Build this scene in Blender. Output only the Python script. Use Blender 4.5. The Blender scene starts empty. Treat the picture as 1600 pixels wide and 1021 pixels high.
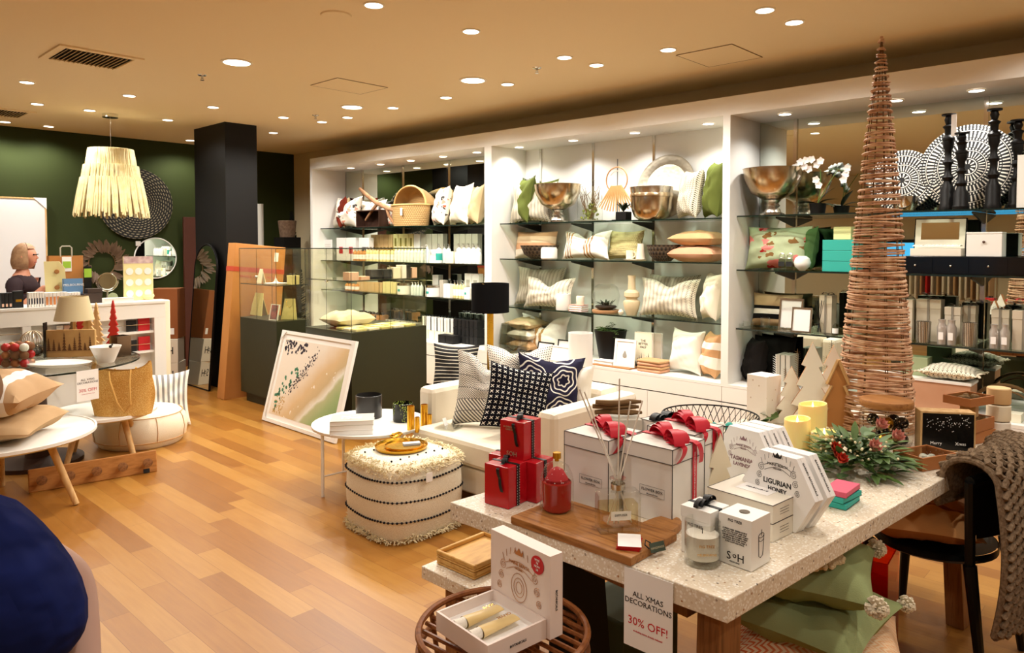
import bpy, math, random
from mathutils import Vector, Matrix
random.seed(7)
SC = bpy.context.scene
COL = SC.collection
R = math.radians
PI = math.pi

# ------------------------------------------------------------------ camera
FPX, EYE, YAW, PIT = 1140.0, 1.62, R(46.8), R(2.0)
PPX, PPY = 800.0, 382 + 1140.0 * math.tan(R(2.0))
cam_d = bpy.data.cameras.new('camera'); cam = bpy.data.objects.new('camera', cam_d); COL.objects.link(cam)
cam.location = (0, 0, EYE)
cam.rotation_euler = (PI / 2 - PIT, 0, -YAW)
cam_d.sensor_width = 36.0; cam_d.sensor_fit = 'HORIZONTAL'; cam_d.lens = 36.0 * FPX / 1600
cam_d.shift_y = -(510.5 - PPY) / 1600.0
cam_d.clip_start = 0.02; cam_d.clip_end = 100
SC.camera = cam

# ------------------------------------------------------------------ world, exposure
w = bpy.data.worlds.new('world'); SC.world = w; w.use_nodes = True
w.node_tree.nodes['Background'].inputs[0].default_value = (1.0, 0.86, 0.68, 1)
w.node_tree.nodes['Background'].inputs[1].default_value = 0.15
SC.view_settings.view_transform = 'Standard'; SC.view_settings.look = 'None'
SC.view_settings.exposure = 0.0; SC.view_settings.gamma = 1.0; SC.view_settings.use_curve_mapping = False
try:
    SC.cycles.max_bounces = 9; SC.cycles.transparent_max_bounces = 24; SC.cycles.diffuse_bounces = 4
    SC.cycles.glossy_bounces = 5; SC.cycles.transmission_bounces = 6; SC.cycles.caustics_reflective = False
    SC.cycles.caustics_refractive = False; SC.cycles.sample_clamp_indirect = 6.0; SC.cycles.use_denoising = True
except Exception: pass

CEIL = 2.96; WX = 5.75; WY = 9.87            # ceiling height, right wall, back wall
# points of the room found from the photograph's perspective
_fw = Vector((math.sin(YAW) * math.cos(PIT), math.cos(YAW) * math.cos(PIT), -math.sin(PIT)))
_rt = Vector((math.cos(YAW), -math.sin(YAW), 0)); _up = _rt.cross(_fw)
_C = Vector((0, 0, EYE))
def ray(x, y): return _fw + _rt * ((x - PPX) / FPX) - _up * ((y - PPY) / FPX)
def aX(x, y, X): d = ray(x, y); return _C + d * (X / d.x)
def aY(x, y, Y): d = ray(x, y); return _C + d * (Y / d.y)
def aZ(x, y, Z): d = ray(x, y); return _C + d * ((Z - EYE) / d.z)
def dep(p): return (Vector(p) - _C).dot(_fw)
def m_(px, p): return px * dep(p) / FPX      # pixels -> metres at point p

# ------------------------------------------------------------------ lights
LAMP_W = 56.0; LAMP_C = (1.0, 0.95, 0.86)
SHELF_W = 20.0; SHELF_C = (1.0, 0.97, 0.92)
def spot(loc, power, color, size=R(130), blend=0.9, radius=0.05):
    l = bpy.data.lights.new('downlight_lamp', 'SPOT'); l.energy = power; l.color = color
    l.spot_size = size; l.spot_blend = blend; l.shadow_soft_size = radius
    o = bpy.data.objects.new('downlight_lamp', l); COL.objects.link(o); o.location = loc
    return o
CEIL_LIGHTS = [(42,128,0),(58,162,0),(8,190,0),(76,197,0),(140,172,0),(202,149,0),(262,187,0),(333,167,0),(297,219,0),(370,97,1),
    (443,183,0),(427,207,0),(503,190,0),(543,183,0),(550,167,1),(614,168,0),(584,7,0),(736,48,0),(739,125,1),(697,152,0),
    (793,131,0),(882,89,0),(932,101,0),(1044,77,0),(1195,15,0),(1241,34,0)]
CEIL_POS = [(aZ(x, y, CEIL), b) for x, y, b in CEIL_LIGHTS]
# the same grid of lamps goes on above and behind the camera
for X, Y in [(0.4, 2.6), (1.6, 0.9), (3.2, -0.2), (-1.2, 4.4), (-1.4, 1.6), (0.2, -0.8), (2.0, -1.8), (4.3, -1.4), (4.6, 0.4), (-2.4, -1.0), (-2.4, 7.0), (-.6, 7.8)]:
    CEIL_POS.append((Vector((X, Y, CEIL)), 0))
for p, b in CEIL_POS:
    spot((p.x, p.y, CEIL - 0.03), LAMP_W * (1.5 if b else 1.0), LAMP_C, R(150), 0.6, 0.05)
SHELF_LIGHTS = [aZ(x, y, 2.6).y for x, y in [(546,262),(590,256),(637,250),(690,244),(748,238),(822,231),(902,220),(997,208),(1108,193),(1227,178),(1403,158),(1525,140)]]
SHELF_LIGHTS += [0.2, -0.4]
for Y in SHELF_LIGHTS:
    spot((5.42, Y, 2.58), SHELF_W, SHELF_C, R(140), 0.8, 0.035)

# ------------------------------------------------------------------ materials
def lin(h):
    if isinstance(h, str):
        h = h.lstrip('#'); c = [int(h[i:i + 2], 16) / 255 for i in (0, 2, 4)]
    else: c = [v / 255 for v in h]
    return tuple(((v + 0.055) / 1.055) ** 2.4 if v > 0.04045 else v / 12.92 for v in c) + (1,)
class E:                                      # small arithmetic on node sockets
    def __init__(s, nt, k): s.nt, s.k = nt, k
    def _op(s, op, *o):
        n = s.nt.nodes.new('ShaderNodeMath'); n.operation = op
        for i, v in enumerate((s,) + o):
            if isinstance(v, E): s.nt.links.new(v.k, n.inputs[i])
            else: n.inputs[i].default_value = v
        return E(s.nt, n.outputs[0])
    def __add__(s, o): return s._op('ADD', o)
    def __sub__(s, o): return s._op('SUBTRACT', o)
    def __mul__(s, o): return s._op('MULTIPLY', o)
    def __truediv__(s, o): return s._op('DIVIDE', o)
    def fr(s): return s._op('FRACT')
    def fl(s): return s._op('FLOOR')
    def ab(s): return s._op('ABSOLUTE')
    def lt(s, o): return s._op('LESS_THAN', o)
    def gt(s, o): return s._op('GREATER_THAN', o)
    def mx(s, o): return s._op('MAXIMUM', o)
    def mn(s, o): return s._op('MINIMUM', o)
    def sin(s): return s._op('SINE')
    def sq(s): return s._op('SQRT')
    def at2(s, o): return s._op('ARCTAN2', o)
def between(e, a, b): return e.gt(a) * e.lt(b)
class Mat:
    def __init__(s, name, color='#ffffff', rough=0.6, metal=0.0, spec=0.4):
        s.m = bpy.data.materials.new(name); s.m.use_nodes = True; s.nt = s.m.node_tree
        s.b = s.nt.nodes['Principled BSDF']
        s.b.inputs['Base Color'].default_value = lin(color); s.b.inputs['Roughness'].default_value = rough
        s.b.inputs['Metallic'].default_value = metal; s.b.inputs['Specular IOR Level'].default_value = spec
        s.col = None
    def tc(s, kind='UV'):
        n = s.nt.nodes.new('ShaderNodeTexCoord'); return n.outputs[kind]
    def xyz(s, kind='UV'):
        n = s.nt.nodes.new('ShaderNodeSeparateXYZ'); s.nt.links.new(s.tc(kind), n.inputs[0])
        return [E(s.nt, n.outputs[i]) for i in range(3)]
    def node(s, typ, vec=None, **kw):
        n = s.nt.nodes.new(typ)
        if vec is not None: s.nt.links.new(vec, n.inputs['Vector'])
        for k, v in kw.items():
            if k in n.inputs.keys(): n.inputs[k].default_value = v
            else: setattr(n, k, v)
        return n
    def noise(s, scale, detail=3, kind='Object', stretch=None):
        v = s.tc(kind)
        if stretch:
            mp = s.nt.nodes.new('ShaderNodeMapping'); mp.inputs['Scale'].default_value = stretch
            s.nt.links.new(v, mp.inputs[0]); v = mp.outputs[0]
        n = s.node('ShaderNodeTexNoise', v, Scale=scale, Detail=detail)
        return E(s.nt, n.outputs[0])
    def vor(s, scale, kind='Object', out='Distance', feature='F1'):
        n = s.node('ShaderNodeTexVoronoi', s.tc(kind), Scale=scale); n.feature = feature
        return E(s.nt, n.outputs[out])
    def ramp(s, e, stops, interp='LINEAR'):
        n = s.nt.nodes.new('ShaderNodeValToRGB'); s.nt.links.new(e.k, n.inputs[0]); n.color_ramp.interpolation = interp
        el = n.color_ramp.elements
        while len(el) < len(stops): el.new(0.5)
        for x, (p, c) in zip(el, stops): x.position = p
        for i, (p, c) in enumerate(stops): el[i].position = p; el[i].color = lin(c)
        return n.outputs[0]
    def mix(s, fac, a, b, mode='MIX'):
        n = s.nt.nodes.new('ShaderNodeMix'); n.data_type = 'RGBA'; n.blend_type = mode
        if isinstance(fac, E): s.nt.links.new(fac.k, n.inputs[0])
        else: n.inputs[0].default_value = fac
        for v, i in ((a, 6), (b, 7)):
            if isinstance(v, (str, tuple)): n.inputs[i].default_value = lin(v) if isinstance(v, str) else v
            else: s.nt.links.new(v, n.inputs[i])
        return n.outputs[2]
    def base(s, c): s.nt.links.new(c, s.b.inputs['Base Color']); s.col = c; return s
    def bump(s, e, strength=0.3, dist=0.01):
        n = s.nt.nodes.new('ShaderNodeBump'); n.inputs['Strength'].default_value = strength; n.inputs['Distance'].default_value = dist
        s.nt.links.new(e.k, n.inputs['Height']); s.nt.links.new(n.outputs[0], s.b.inputs['Normal']); return s
_mc = {}
def mat(name, color, rough=0.6, metal=0.0, bump=None, vary=None, spec=0.4):
    if name in _mc: return _mc[name]
    M = Mat(name, color, rough, metal, spec)
    if vary:
        n = M.noise(vary[0], 3); M.base(M.ramp(n, [(0.3, color), (0.7, vary[1])]))
    if bump: M.bump(M.noise(bump[0], 3), bump[1], 0.004)
    _mc[name] = M.m; return M.m
def emit(name, color, strength):
    m = bpy.data.materials.new(name); m.use_nodes = True; nt = m.node_tree
    nt.nodes.remove(nt.nodes['Principled BSDF']); e = nt.nodes.new('ShaderNodeEmission')
    e.inputs[0].default_value = lin(color); e.inputs[1].default_value = strength
    nt.links.new(e.outputs[0], nt.nodes['Material Output'].inputs[0]); return m
def glass(name, tint='#ffffff', refl=1.0, rough=0.02):
    m = bpy.data.materials.new(name); m.use_nodes = True; nt = m.node_tree
    nt.nodes.remove(nt.nodes['Principled BSDF'])
    t = nt.nodes.new('ShaderNodeBsdfTransparent'); t.inputs[0].default_value = lin(tint)
    g = nt.nodes.new('ShaderNodeBsdfGlossy'); g.inputs['Roughness'].default_value = rough
    lw = nt.nodes.new('ShaderNodeLayerWeight'); pw = nt.nodes.new('ShaderNodeMath'); pw.operation = 'POWER'; pw.inputs[1].default_value = 4.0
    nt.links.new(lw.outputs['Facing'], pw.inputs[0])
    mu = nt.nodes.new('ShaderNodeMath'); mu.operation = 'MULTIPLY_ADD'; mu.use_clamp = True; mu.inputs[1].default_value = .75 * refl; mu.inputs[2].default_value = .045 * refl
    nt.links.new(pw.outputs[0], mu.inputs[0])
    mx = nt.nodes.new('ShaderNodeMixShader'); nt.links.new(mu.outputs[0], mx.inputs[0])
    nt.links.new(t.outputs[0], mx.inputs[1]); nt.links.new(g.outputs[0], mx.inputs[2])
    nt.links.new(mx.outputs[0], nt.nodes['Material Output'].inputs[0]); return m
def stripes(name, axis, stops, rough=0.85, weave=220, extra=None):
    """hard-edged bands across the cloth; stops = [(pos, colour)...]"""
    M = Mat(name, '#ffffff', rough, 0, 0.15); u = M.xyz('UV'); M.base(M.ramp(u[axis], stops, 'CONSTANT'))
    M.bump(M.noise(weave, 2), 0.25, 0.003); return M.m
# ------------------------------------------------------------------ mesh builder
def rot(ax, a): return Matrix.Rotation(a, 4, ax)
def T(x, y, z): return Matrix.Translation((x, y, z))
class MB:
    def __init__(s): s.v = []; s.f = []; s.mi = []; s.uv = []; s.mat = 0; s.M = Matrix.Identity(4)
    def add(s, vs, fs, uvs=None):
        n = len(s.v); s.v += [tuple(s.M @ Vector(p)) for p in vs]
        for f in fs: s.f.append([i + n for i in f]); s.mi.append(s.mat)
        s.uv += (uvs if uvs else [(0, 0)] * len(vs))
        return s
    def box(s, x0, x1, y0, y1, z0, z1):
        v = [(x, y, z) for z in (z0, z1) for y in (y0, y1) for x in (x0, x1)]
        f = [(0, 2, 3, 1), (4, 5, 7, 6), (0, 1, 5, 4), (2, 6, 7, 3), (0, 4, 6, 2), (1, 3, 7, 5)]
        uv = [((p[0] - x0) / max(x1 - x0, 1e-6), (p[2] - z0) / max(z1 - z0, 1e-6)) for p in v]
        return s.add(v, f, uv)
    def cbox(s, cx, cy, cz, sx, sy, sz): return s.box(cx - sx / 2, cx + sx / 2, cy - sy / 2, cy + sy / 2, cz - sz / 2, cz + sz / 2)
    def lathe(s, prof, n=28, closed=False, cx=0, cy=0, sx=1, sy=1):
        v = []; f = []; uv = []; m = len(prof)
        for j, (r, z) in enumerate(prof):
            for i in range(n):
                a = 2 * PI * i / n; v.append((cx + r * sx * math.cos(a), cy + r * sy * math.sin(a), z)); uv.append((i / n, j / (m - 1)))
        for j in range(m - 1):
            for i in range(n):
                k = (i + 1) % n; f.append((j * n + i, j * n + k, (j + 1) * n + k, (j + 1) * n + i))
        if prof[0][0] > 1e-5 and not closed: f.append(tuple(range(n - 1, -1, -1)))
        if prof[-1][0] > 1e-5 and not closed: f.append(tuple(range((m - 1) * n, m * n)))
        return s.add(v, f, uv)
    def cyl(s, r, z0, z1, n=24, r2=None, cx=0, cy=0): return s.lathe([(r, z0), (r if r2 is None else r2, z1)], n, cx=cx, cy=cy)
    def tube(s, pts, r, n=8, closed=False, taper=None):
        pts = [Vector(p) for p in pts]; v = []; f = []; m = len(pts); uv = []
        prev = None
        for j, p in enumerate(pts):
            a = pts[j - 1] if (j or closed) else p; b = pts[(j + 1) % m] if (j < m - 1 or closed) else p
            t = (b - a).normalized() if (b - a).length > 1e-9 else Vector((0, 0, 1))
            if prev is None:
                q = Vector((0, 0, 1)) if abs(t.z) < 0.9 else Vector((1, 0, 0)); nx = t.cross(q).normalized()
            else:
                nx = prev - t * prev.dot(t); nx = nx.normalized() if nx.length > 1e-6 else t.orthogonal().normalized()
            prev = nx; ny = t.cross(nx)
            rr = r[j] if isinstance(r, (list, tuple)) else r
            for i in range(n):
                an = 2 * PI * i / n; v.append(tuple(p + nx * rr * math.cos(an) + ny * rr * math.sin(an))); uv.append((i / n, j / max(m - 1, 1)))
        for j in range(m if closed else m - 1):
            for i in range(n):
                k = (i + 1) % n; j2 = (j + 1) % m; f.append((j * n + i, j * n + k, j2 * n + k, j2 * n + i))
        if not closed: f.append(tuple(range(n - 1, -1, -1))); f.append(tuple(range((m - 1) * n, m * n)))
        return s.add(v, f, uv)
    def prism(s, poly, y0, y1):                # outline in x,z extruded along y
        n = len(poly); xs = [p[0] for p in poly]; zs = [p[1] for p in poly]
        U = lambda p: ((p[0] - min(xs)) / (max(xs) - min(xs)), (p[1] - min(zs)) / (max(zs) - min(zs)))
        v = [(x, y0, z) for x, z in poly] + [(x, y1, z) for x, z in poly]
        f = [tuple(range(n)), tuple(range(2 * n - 1, n - 1, -1))] + [(i, i + n, (i + 1) % n + n, (i + 1) % n) for i in range(n)]
        return s.add(v, f, [U(p) for p in poly] * 2)
    def slab(s, poly, z0, z1):                 # outline in x,y extruded along z
        n = len(poly); v = [(x, y, z0) for x, y in poly] + [(x, y, z1) for x, y in poly]
        f = [tuple(range(n - 1, -1, -1)), tuple(range(n, 2 * n))] + [(i, (i + 1) % n, (i + 1) % n + n, i + n) for i in range(n)]
        return s.add(v, f)
    def grid(s, fn, nu, nv, wrap=False):
        v = []; uv = []; f = []
        for j in range(nv + 1):
            for i in range(nu + (0 if wrap else 1)):
                v.append(fn(i / nu, j / nv)); uv.append((i / nu, j / nv))
        w_ = nu if wrap else nu + 1
        for j in range(nv):
            for i in range(nu):
                k = (i + 1) % w_ if wrap else i + 1
                f.append((j * w_ + i, j * w_ + k, (j + 1) * w_ + k, (j + 1) * w_ + i))
        return s.add(v, f, uv)
    def ball(s, c, r, n=12, sz=1.0):
        m = max(4, n // 2); s0 = s.M.copy(); s.M = s.M @ T(*c)
        s.lathe([(r * math.sin(PI * j / m) if 0 < j < m else 1e-6, -r * sz * math.cos(PI * j / m)) for j in range(m + 1)], n); s.M = s0; return s
    def build(s, name, mats, parent=None, smooth=True, loc=(0, 0, 0), rz=0, bevel=0, ang=35, mx=None):
        me = bpy.data.meshes.new(name); me.from_pydata(s.v, [], s.f)
        if not isinstance(mats, (list, tuple)): mats = [mats]
        for m in mats: me.materials.append(m)
        me.polygons.foreach_set('material_index', [min(i, len(mats) - 1) for i in s.mi])
        ul = me.uv_layers.new(name='UVMap')
        ul.data.foreach_set('uv', [c for l in me.loops for c in s.uv[l.vertex_index]])
        if smooth:
            me.polygons.foreach_set('use_smooth', [True] * len(me.polygons))
            try: me.set_sharp_from_angle(angle=R(ang))
            except Exception: pass
        me.update()
        o = bpy.data.objects.new(name, me); COL.objects.link(o)
        if bevel:
            b = o.modifiers.new('b', 'BEVEL'); b.width = bevel; b.segments = 2; b.limit_method = 'ANGLE'
        if mx is not None: o.matrix_world = mx
        else: o.location = loc; o.rotation_euler = (0, 0, rz)
        if parent: o.parent = parent
        return o
def tag(o, label, cat, group=None, kind=None):
    if label: o['label'] = label
    if cat: o['category'] = cat
    if group: o['group'] = group
    if kind: o['kind'] = kind
    return o
def thing(name, label, cat, loc=(0, 0, 0), rz=0, group=None, rx=0, ry=0):
    o = bpy.data.objects.new(name, None); COL.objects.link(o); o.empty_display_size = 0.1
    o.location = loc; o.rotation_euler = (rx, ry, rz); return tag(o, label, cat, group)
def struct(name, mb, m, parent=None, **kw):
    o = mb.build(name, m, parent, **kw)
    if parent is None: o['kind'] = 'structure'
    return o
def copy_tree(o, loc=None, rz=None, label=None, group=None, parent=None, rx=None):
    c = o.copy(); COL.objects.link(c); c.parent = parent
    for ch in list(o.children): copy_tree(ch, parent=c)
    if loc is not None: c.location = loc
    if rz is not None: c.rotation_euler = (c.rotation_euler[0] if rx is None else rx, c.rotation_euler[1], rz)
    if label: c['label'] = label
    if group: c['group'] = group
    return c
def words(txt, size, m, parent, loc, rx=PI / 2, rz=0, name='lettering', align='CENTER', ext=0.0004, ry=0, bold=0):
    cu = bpy.data.curves.new('t', 'FONT'); cu.body = txt; cu.size = size; cu.align_x = align; cu.align_y = 'CENTER'; cu.extrude = ext
    cu.resolution_u = 2; cu.offset = bold
    o = bpy.data.objects.new('t', cu); COL.objects.link(o)
    me = bpy.data.meshes.new_from_object(o.evaluated_get(bpy.context.evaluated_depsgraph_get())); bpy.data.objects.remove(o)
    me.materials.clear(); me.materials.append(m)
    t = bpy.data.objects.new(name, me); COL.objects.link(t); t.parent = parent; t.location = loc
    t.rotation_mode = 'XYZ'; t.rotation_euler = (rx, ry, rz); return t
# ================================================================== THE ROOM
XL, YN = -3.6, -3.4
def wood_floor():
    M = Mat('floor_boards', '#C8934F', 0.38, 0, 0.35)
    x, y, z = M.xyz('Object')
    W = 0.115; row = (x / W).fl(); L = 0.95
    off = (row * 0.618 + (row * 0.37).sin() * 0.7).fr()
    yy = y / L + off; brd = yy.fl()
    # one random number per board
    h = ((row * 12.9898 + brd * 78.233).sin() * 43758.5453).fr()
    fx = (x / W).fr(); fy = yy.fr()
    seam = fx.lt(0.018).mx(fy.lt(0.0022))
    n = M.noise(6.0, 6, stretch=(9, 0.7, 1)); n2 = M.noise(1.6, 2)
    tone = h * 0.62 + n * 0.45 + n2 * 0.15 - 0.14
    c = M.ramp(tone, [(0.0, '#7F4F1C'), (0.4, '#996528'), (0.65, '#A67533'), (1.0, '#B98A47')])
    M.base(M.mix(seam * 0.7, c, '#6F4118'))
    rr = n * 0.12 + 0.27; M.nt.links.new(rr.k, M.b.inputs['Roughness']); return M.m
m_floor = wood_floor()
m_ceil = mat('ceiling_paint', '#EEDBB4', 0.9, spec=0.1)
m_wall = mat('cream_wall_paint', '#D9C9A6', 0.85)
m_green = mat('dark_green_wall_paint', '#2A3213', 0.75, spec=0.2, vary=(1.2, '#2F3817'))
m_black = mat('black_paint', '#090706', 0.5, spec=0.25)
m_white = mat('white_laminate', '#F0EEE8', 0.45)
m_whitem = mat('white_matt', '#F2F0EC', 0.8)
m_chrome = mat('chrome', '#D8D8D4', 0.12, 1)
m_dark = mat('dark_gap', '#0B0A09', 0.7)
m_blackmetal = mat('black_metal', '#070707', 0.45, 0.3)
m_gold = mat('brushed_gold', '#D9A636', 0.26, 1)
m_silver = mat('silver', '#CFCAC0', 0.22, 1)
m_mirror = mat('mirror_glass', '#DDE5DC', 0.0, 1)
m_glass = glass('clear_glass', '#FAFCFA', 0.9)
m_gshelf = glass('shelf_glass', '#DFE9E0', 1.0)
m_gedge = mat('glass_edge', '#10201A', 0.2, spec=0.6)
m_case = glass('case_glass', '#FBFBF3', 0.7)
m_lens = emit('lamp_glow', '#FFF6E6', 9.0)
m_paper = mat('white_paper', '#F3F1EE', 0.8)
m_ink = mat('black_ink', '#1A1A1A', 0.7)
m_red = mat('red_print', '#C4202A', 0.5)

struct('floor', MB().box(XL, WX + .1, YN, WY + .1, -0.1, 0), m_floor)
struct('ceiling', MB().box(XL, WX + .1, YN, WY + .1, CEIL, CEIL + .1), m_ceil)
struct('wall_right', MB().box(WX, WX + .1, YN, WY, 0, CEIL), m_wall)
struct('wall_back', MB().box(XL, WX + .1, WY, WY + .1, 0, CEIL), m_green)
struct('wall_left', MB().box(XL - .1, XL, YN, WY, 0, CEIL), m_wall)
struct('wall_front', MB().box(XL, WX + .1, YN - .1, YN, 0, CEIL), m_wall)
struct('column', MB().box(3.70, 4.07, 7.78, 8.56, 0, CEIL), m_black)
struct('baseboard_back', MB().box(XL, WX, WY - .015, WY, 0, .1), m_black)
struct('baseboard_right', MB().box(WX - .015, WX, 8.53, WY - .015, 0, .1), m_white)

# ------------------------------------------------------------------ ceiling fittings
m_trim = mat('downlight_rim', '#EFE6D2', 0.4)
near = {0: 'over the counter', 1: 'over the shop floor'}
def downlight(r):
    e = thing('ceiling_downlight', 'x', 'ceiling light')
    MB().lathe([(r * 1.18, 0), (r * 1.18, -.006), (r, -.008), (r * .98, -.001)], 24, closed=True).build('rim', m_trim, e)
    MB().cyl(r * .97, -.006, -.002, 24).build('diffuser', m_lens, e); return e
d0 = downlight(0.05); d1 = downlight(0.095)
used = set()
LBL = ['left end of the ceiling, first of the lights running to the wall','second light out from the green wall on the far left','cut by the left edge of the photo near the small vent','close to the green wall beyond the small vent',
 'between the big vent and the fringed pendant','just beyond the fringed pendant canopy','beside the green wall behind the fringed pendant','in front of the black column','against the left edge of the black column','large one beside the big slatted vent',
 'to the upper right of the black column','just right of the black column','beside the sprinkler near the far corner','directly below the large light over the access panel','large one next to the square access panel','between the two large lights, on the near side','cut by the top edge beside the round speaker','alone in the middle of the ceiling',
 'large one in the middle of the room','just beyond the large middle light','to the right of the large middle light','first of the pair beside the middle sprinkler','second of the pair beside the middle sprinkler','next to the outlined hatch near the white shelving','first of the pair above the rattan cone tree','second of the pair above the rattan cone tree']
for i, (p, b) in enumerate(CEIL_POS):
    src = d1 if b else d0
    lab = ('%s round downlight %s' % ('big' if b else 'small', LBL[i])) if i < len(LBL) else 'small round downlight in the ceiling, only seen as a mirror reflection'
    lab = ' '.join(lab.split()[:16])
    if src in used: o = copy_tree(src, (p.x, p.y, CEIL - .0005))
    else: o = src; o.location = (p.x, p.y, CEIL - .0005); used.add(src)
    o['label'] = lab; o['group'] = 'ceiling downlights'
def vent(x, y, L, Wd, n, lab, rz=0):
    e = thing('ceiling_vent', lab, 'air vent', (x, y, CEIL - .0005), rz)
    b = MB(); t = .05
    b.box(-L/2, L/2, -Wd/2, -Wd/2 + t, -.012, 0).box(-L/2, L/2, Wd/2 - t, Wd/2, -.012, 0).box(-L/2, -L/2 + t, -Wd/2 + t, Wd/2 - t, -.012, 0).box(L/2 - t, L/2, -Wd/2 + t, Wd/2 - t, -.012, 0)
    b.build('frame', m_ceil, e, smooth=False)
    MB().box(-L/2 + t, L/2 - t, -Wd/2 + t, Wd/2 - t, -.003, -.001).build('backing', m_dark, e, smooth=False)
    s = MB()
    for k in range(n):
        x0 = -L/2 + t + (L - 2*t) * (k + .5) / n; s.M = T(x0, 0, -.012) @ rot('Y', R(42 if k % 2 == 0 else 42)); s.cbox(0, 0, 0, .002, Wd - 2*t, .026)
    s.M = Matrix.Identity(4); s.build('louvres', m_ceil, e, smooth=False)
vent(1.79, 5.82, .54, .5, 15, 'large square ceiling vent with slanted louvres above the left side')
vent(1.90, 8.85, .45, .5, 13, 'small ceiling vent near the green wall, cut by the left edge')
def panel_outline(x, y, sx, sy, lab):
    e = thing('access_panel', lab, 'access panel', (x, y, CEIL - .0005))
    MB().box(-sx/2, sx/2, -sy/2, sy/2, -.003, 0).build('hatch', m_ceil, e, smooth=False)
    b = MB(); t = .005
    for q in (-1, 1): b.cbox(q * sx/2, 0, -.002, t, sy, .003); b.cbox(0, q * sy/2, -.002, sx, t, .003)
    b.build('shadow_gap', mat('gap_brown', '#7A5B33', .8), e, smooth=False)
panel_outline(3.60, 5.27, .5, .4, 'square access panel set in the ceiling in front of the large light')
panel_outline(4.83, 2.51, .47, .42, 'square access panel in the ceiling near the white shelving top')
o = MB().lathe([(.001, -.008), (.085, -.008), (.09, 0)], 32).build('ceiling_speaker', m_ceil, loc=(2.44, 3.70, CEIL - .0005)); tag(o, 'flat round speaker cover in the ceiling near the top edge', 'ceiling speaker')
for (x, y, lab) in [(4.203, 3.687, 'small sprinkler head hanging from the ceiling beside a pair of downlights'), (4.159, 6.70, 'small sprinkler head in the ceiling right of the black column'), (2.565, 5.77, 'small sprinkler head flush in the ceiling beside the large vent light')]:
    e = thing('sprinkler_head', lab, 'sprinkler', (x, y, CEIL - .0005), group='ceiling sprinklers')
    MB().lathe([(.035, 0), (.03, -.006), (.012, -.008), (.008, -.02), (.01, -.028)], 16).build('body', m_chrome, e)
    b = MB(); b.cyl(.016, -.042, -.040, 12); b.tube([(-.008, 0, -.028), (-.012, 0, -.035), (0, 0, -.041)], .0015, 6); b.tube([(.008, 0, -.028), (.012, 0, -.035), (0, 0, -.041)], .0015, 6)
    b.build('deflector', m_chrome, e)

# ================================================================== WHITE WALL SHELVING
X0, X1 = 5.185, 5.70           # front and back planes
BT = .545                      # base cabinet top
BAYS = {'A': (5.25, 8.45), 'B': (2.66, 5.15), 'C': (-1.0, 2.60)}
UP = {'A': (6.37, 7.22, 8.07), 'B': (3.59, 4.27, 4.94), 'C': (2.31, 1.66, 1.04, .4)}
LV = {'A': (1.03, 1.41, 1.83), 'B': (.995, 1.475, 1.83), 'C': (.97, 1.425, 1.84)}
unit = thing('wall_shelving', 'long white built-in shelving with glass shelves along the right wall', 'shelving', (X0, 0, 0))
def U(mb, name, m, **kw):
    mb2 = mb; return mb2.build(name, m, unit, smooth=False, loc=(-0, 0, 0), **kw)
ox = X0
def ub(b, x0, x1, y0, y1, z0, z1): return b.box(x0 - ox, x1 - ox, y0, y1, z0, z1)
U(ub(MB(), X0, WX - .003, -1.05, 8.50, 2.60, 2.74), 'fascia', m_white)
for (a, b) in [(8.45, 8.50), (5.15, 5.25), (2.60, 2.66), (-1.05, -1.0)]: U(ub(MB(), X0, X1, a, b, BT, 2.60), 'divider', m_white)
U(ub(MB(), X1 + .02, WX - .003, -1.05, 8.50, BT, 2.60), 'back_board', m_white)
U(ub(MB(), X1 - .004, X1 + .02, 2.66, 5.15, BT, 2.60), 'back_panel', m_white)
for q in 'AC':
    y0, y1 = BAYS[q]; U(ub(MB(), X1 + .004, X1 + .018, y0, y1, BT, 2.60), 'mirror_panel', m_mirror)
base = U(ub(MB(), X0 + .02, WX - .003, -1.05, 8.50, .09, BT - .02), 'base_cabinet', m_dark)
U(ub(MB(), X0, X1 + .02, -1.05, 8.50, BT - .022, BT), 'base_top', m_white)
U(ub(MB(), X0 + .08, WX - .003, -1.05, 8.50, 0, .09), 'plinth', m_black)
ys = [8.50, 7.4, 6.7, 5.95, 5.20, 4.3, 3.32, 2.65, 1.9, 1.1, .3, -.4, -1.05]
for a, b in zip(ys[1:], ys[:-1]):
    MB().box(0, .018, a + .002, b - .002, .09, .398).build('door', m_white, unit, smooth=False)
for a, b in [(7.4, 8.50), (5.20, 7.4), (2.65, 5.20), (-1.05, 2.65)]:
    MB().box(0, .018, a + .002, b - .002, .408, BT - .024).build('drawer', m_white, unit, smooth=False)
m_brk = mat('bracket_grey', '#3A3A36', 0.4, 0.6)
for q in 'ABC':
    y0, y1 = BAYS[q]
    for z in LV[q]:
        b = MB(); ub(b, 5.305, 5.69, y0 + .005, y1 - .005, z - .01, z); b.mat = 1; ub(b, 5.30, 5.305, y0 + .005, y1 - .005, z - .0105, z + .0005)
        U(b, 'glass_shelf', [m_gshelf, m_gedge])
        for u in UP[q]:
            c = MB(); c.M = T(0, u, 0); c.add([(5.69 - ox, s, z - .012) for s in (-.006, .006)] + [(5.36 - ox, s, z - .012) for s in (-.006, .006)] + [(5.36 - ox, s, z - .024) for s in (-.006, .006)] + [(5.69 - ox, s, z - .085) for s in (-.006, .006)],
                  [(0, 2, 4, 6), (1, 7, 5, 3), (0, 1, 3, 2), (2, 3, 5, 4), (4, 5, 7, 6), (6, 7, 1, 0)])
            c.M = Matrix.Identity(4); c.build('bracket', m_brk, unit, smooth=False)
    for u in UP[q]: U(ub(MB(), X1 - .012, X1 - .0045 if q == 'B' else X1 + .004, u - .013, u + .013, BT + .001, 2.599), 'upright', m_chrome)
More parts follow.
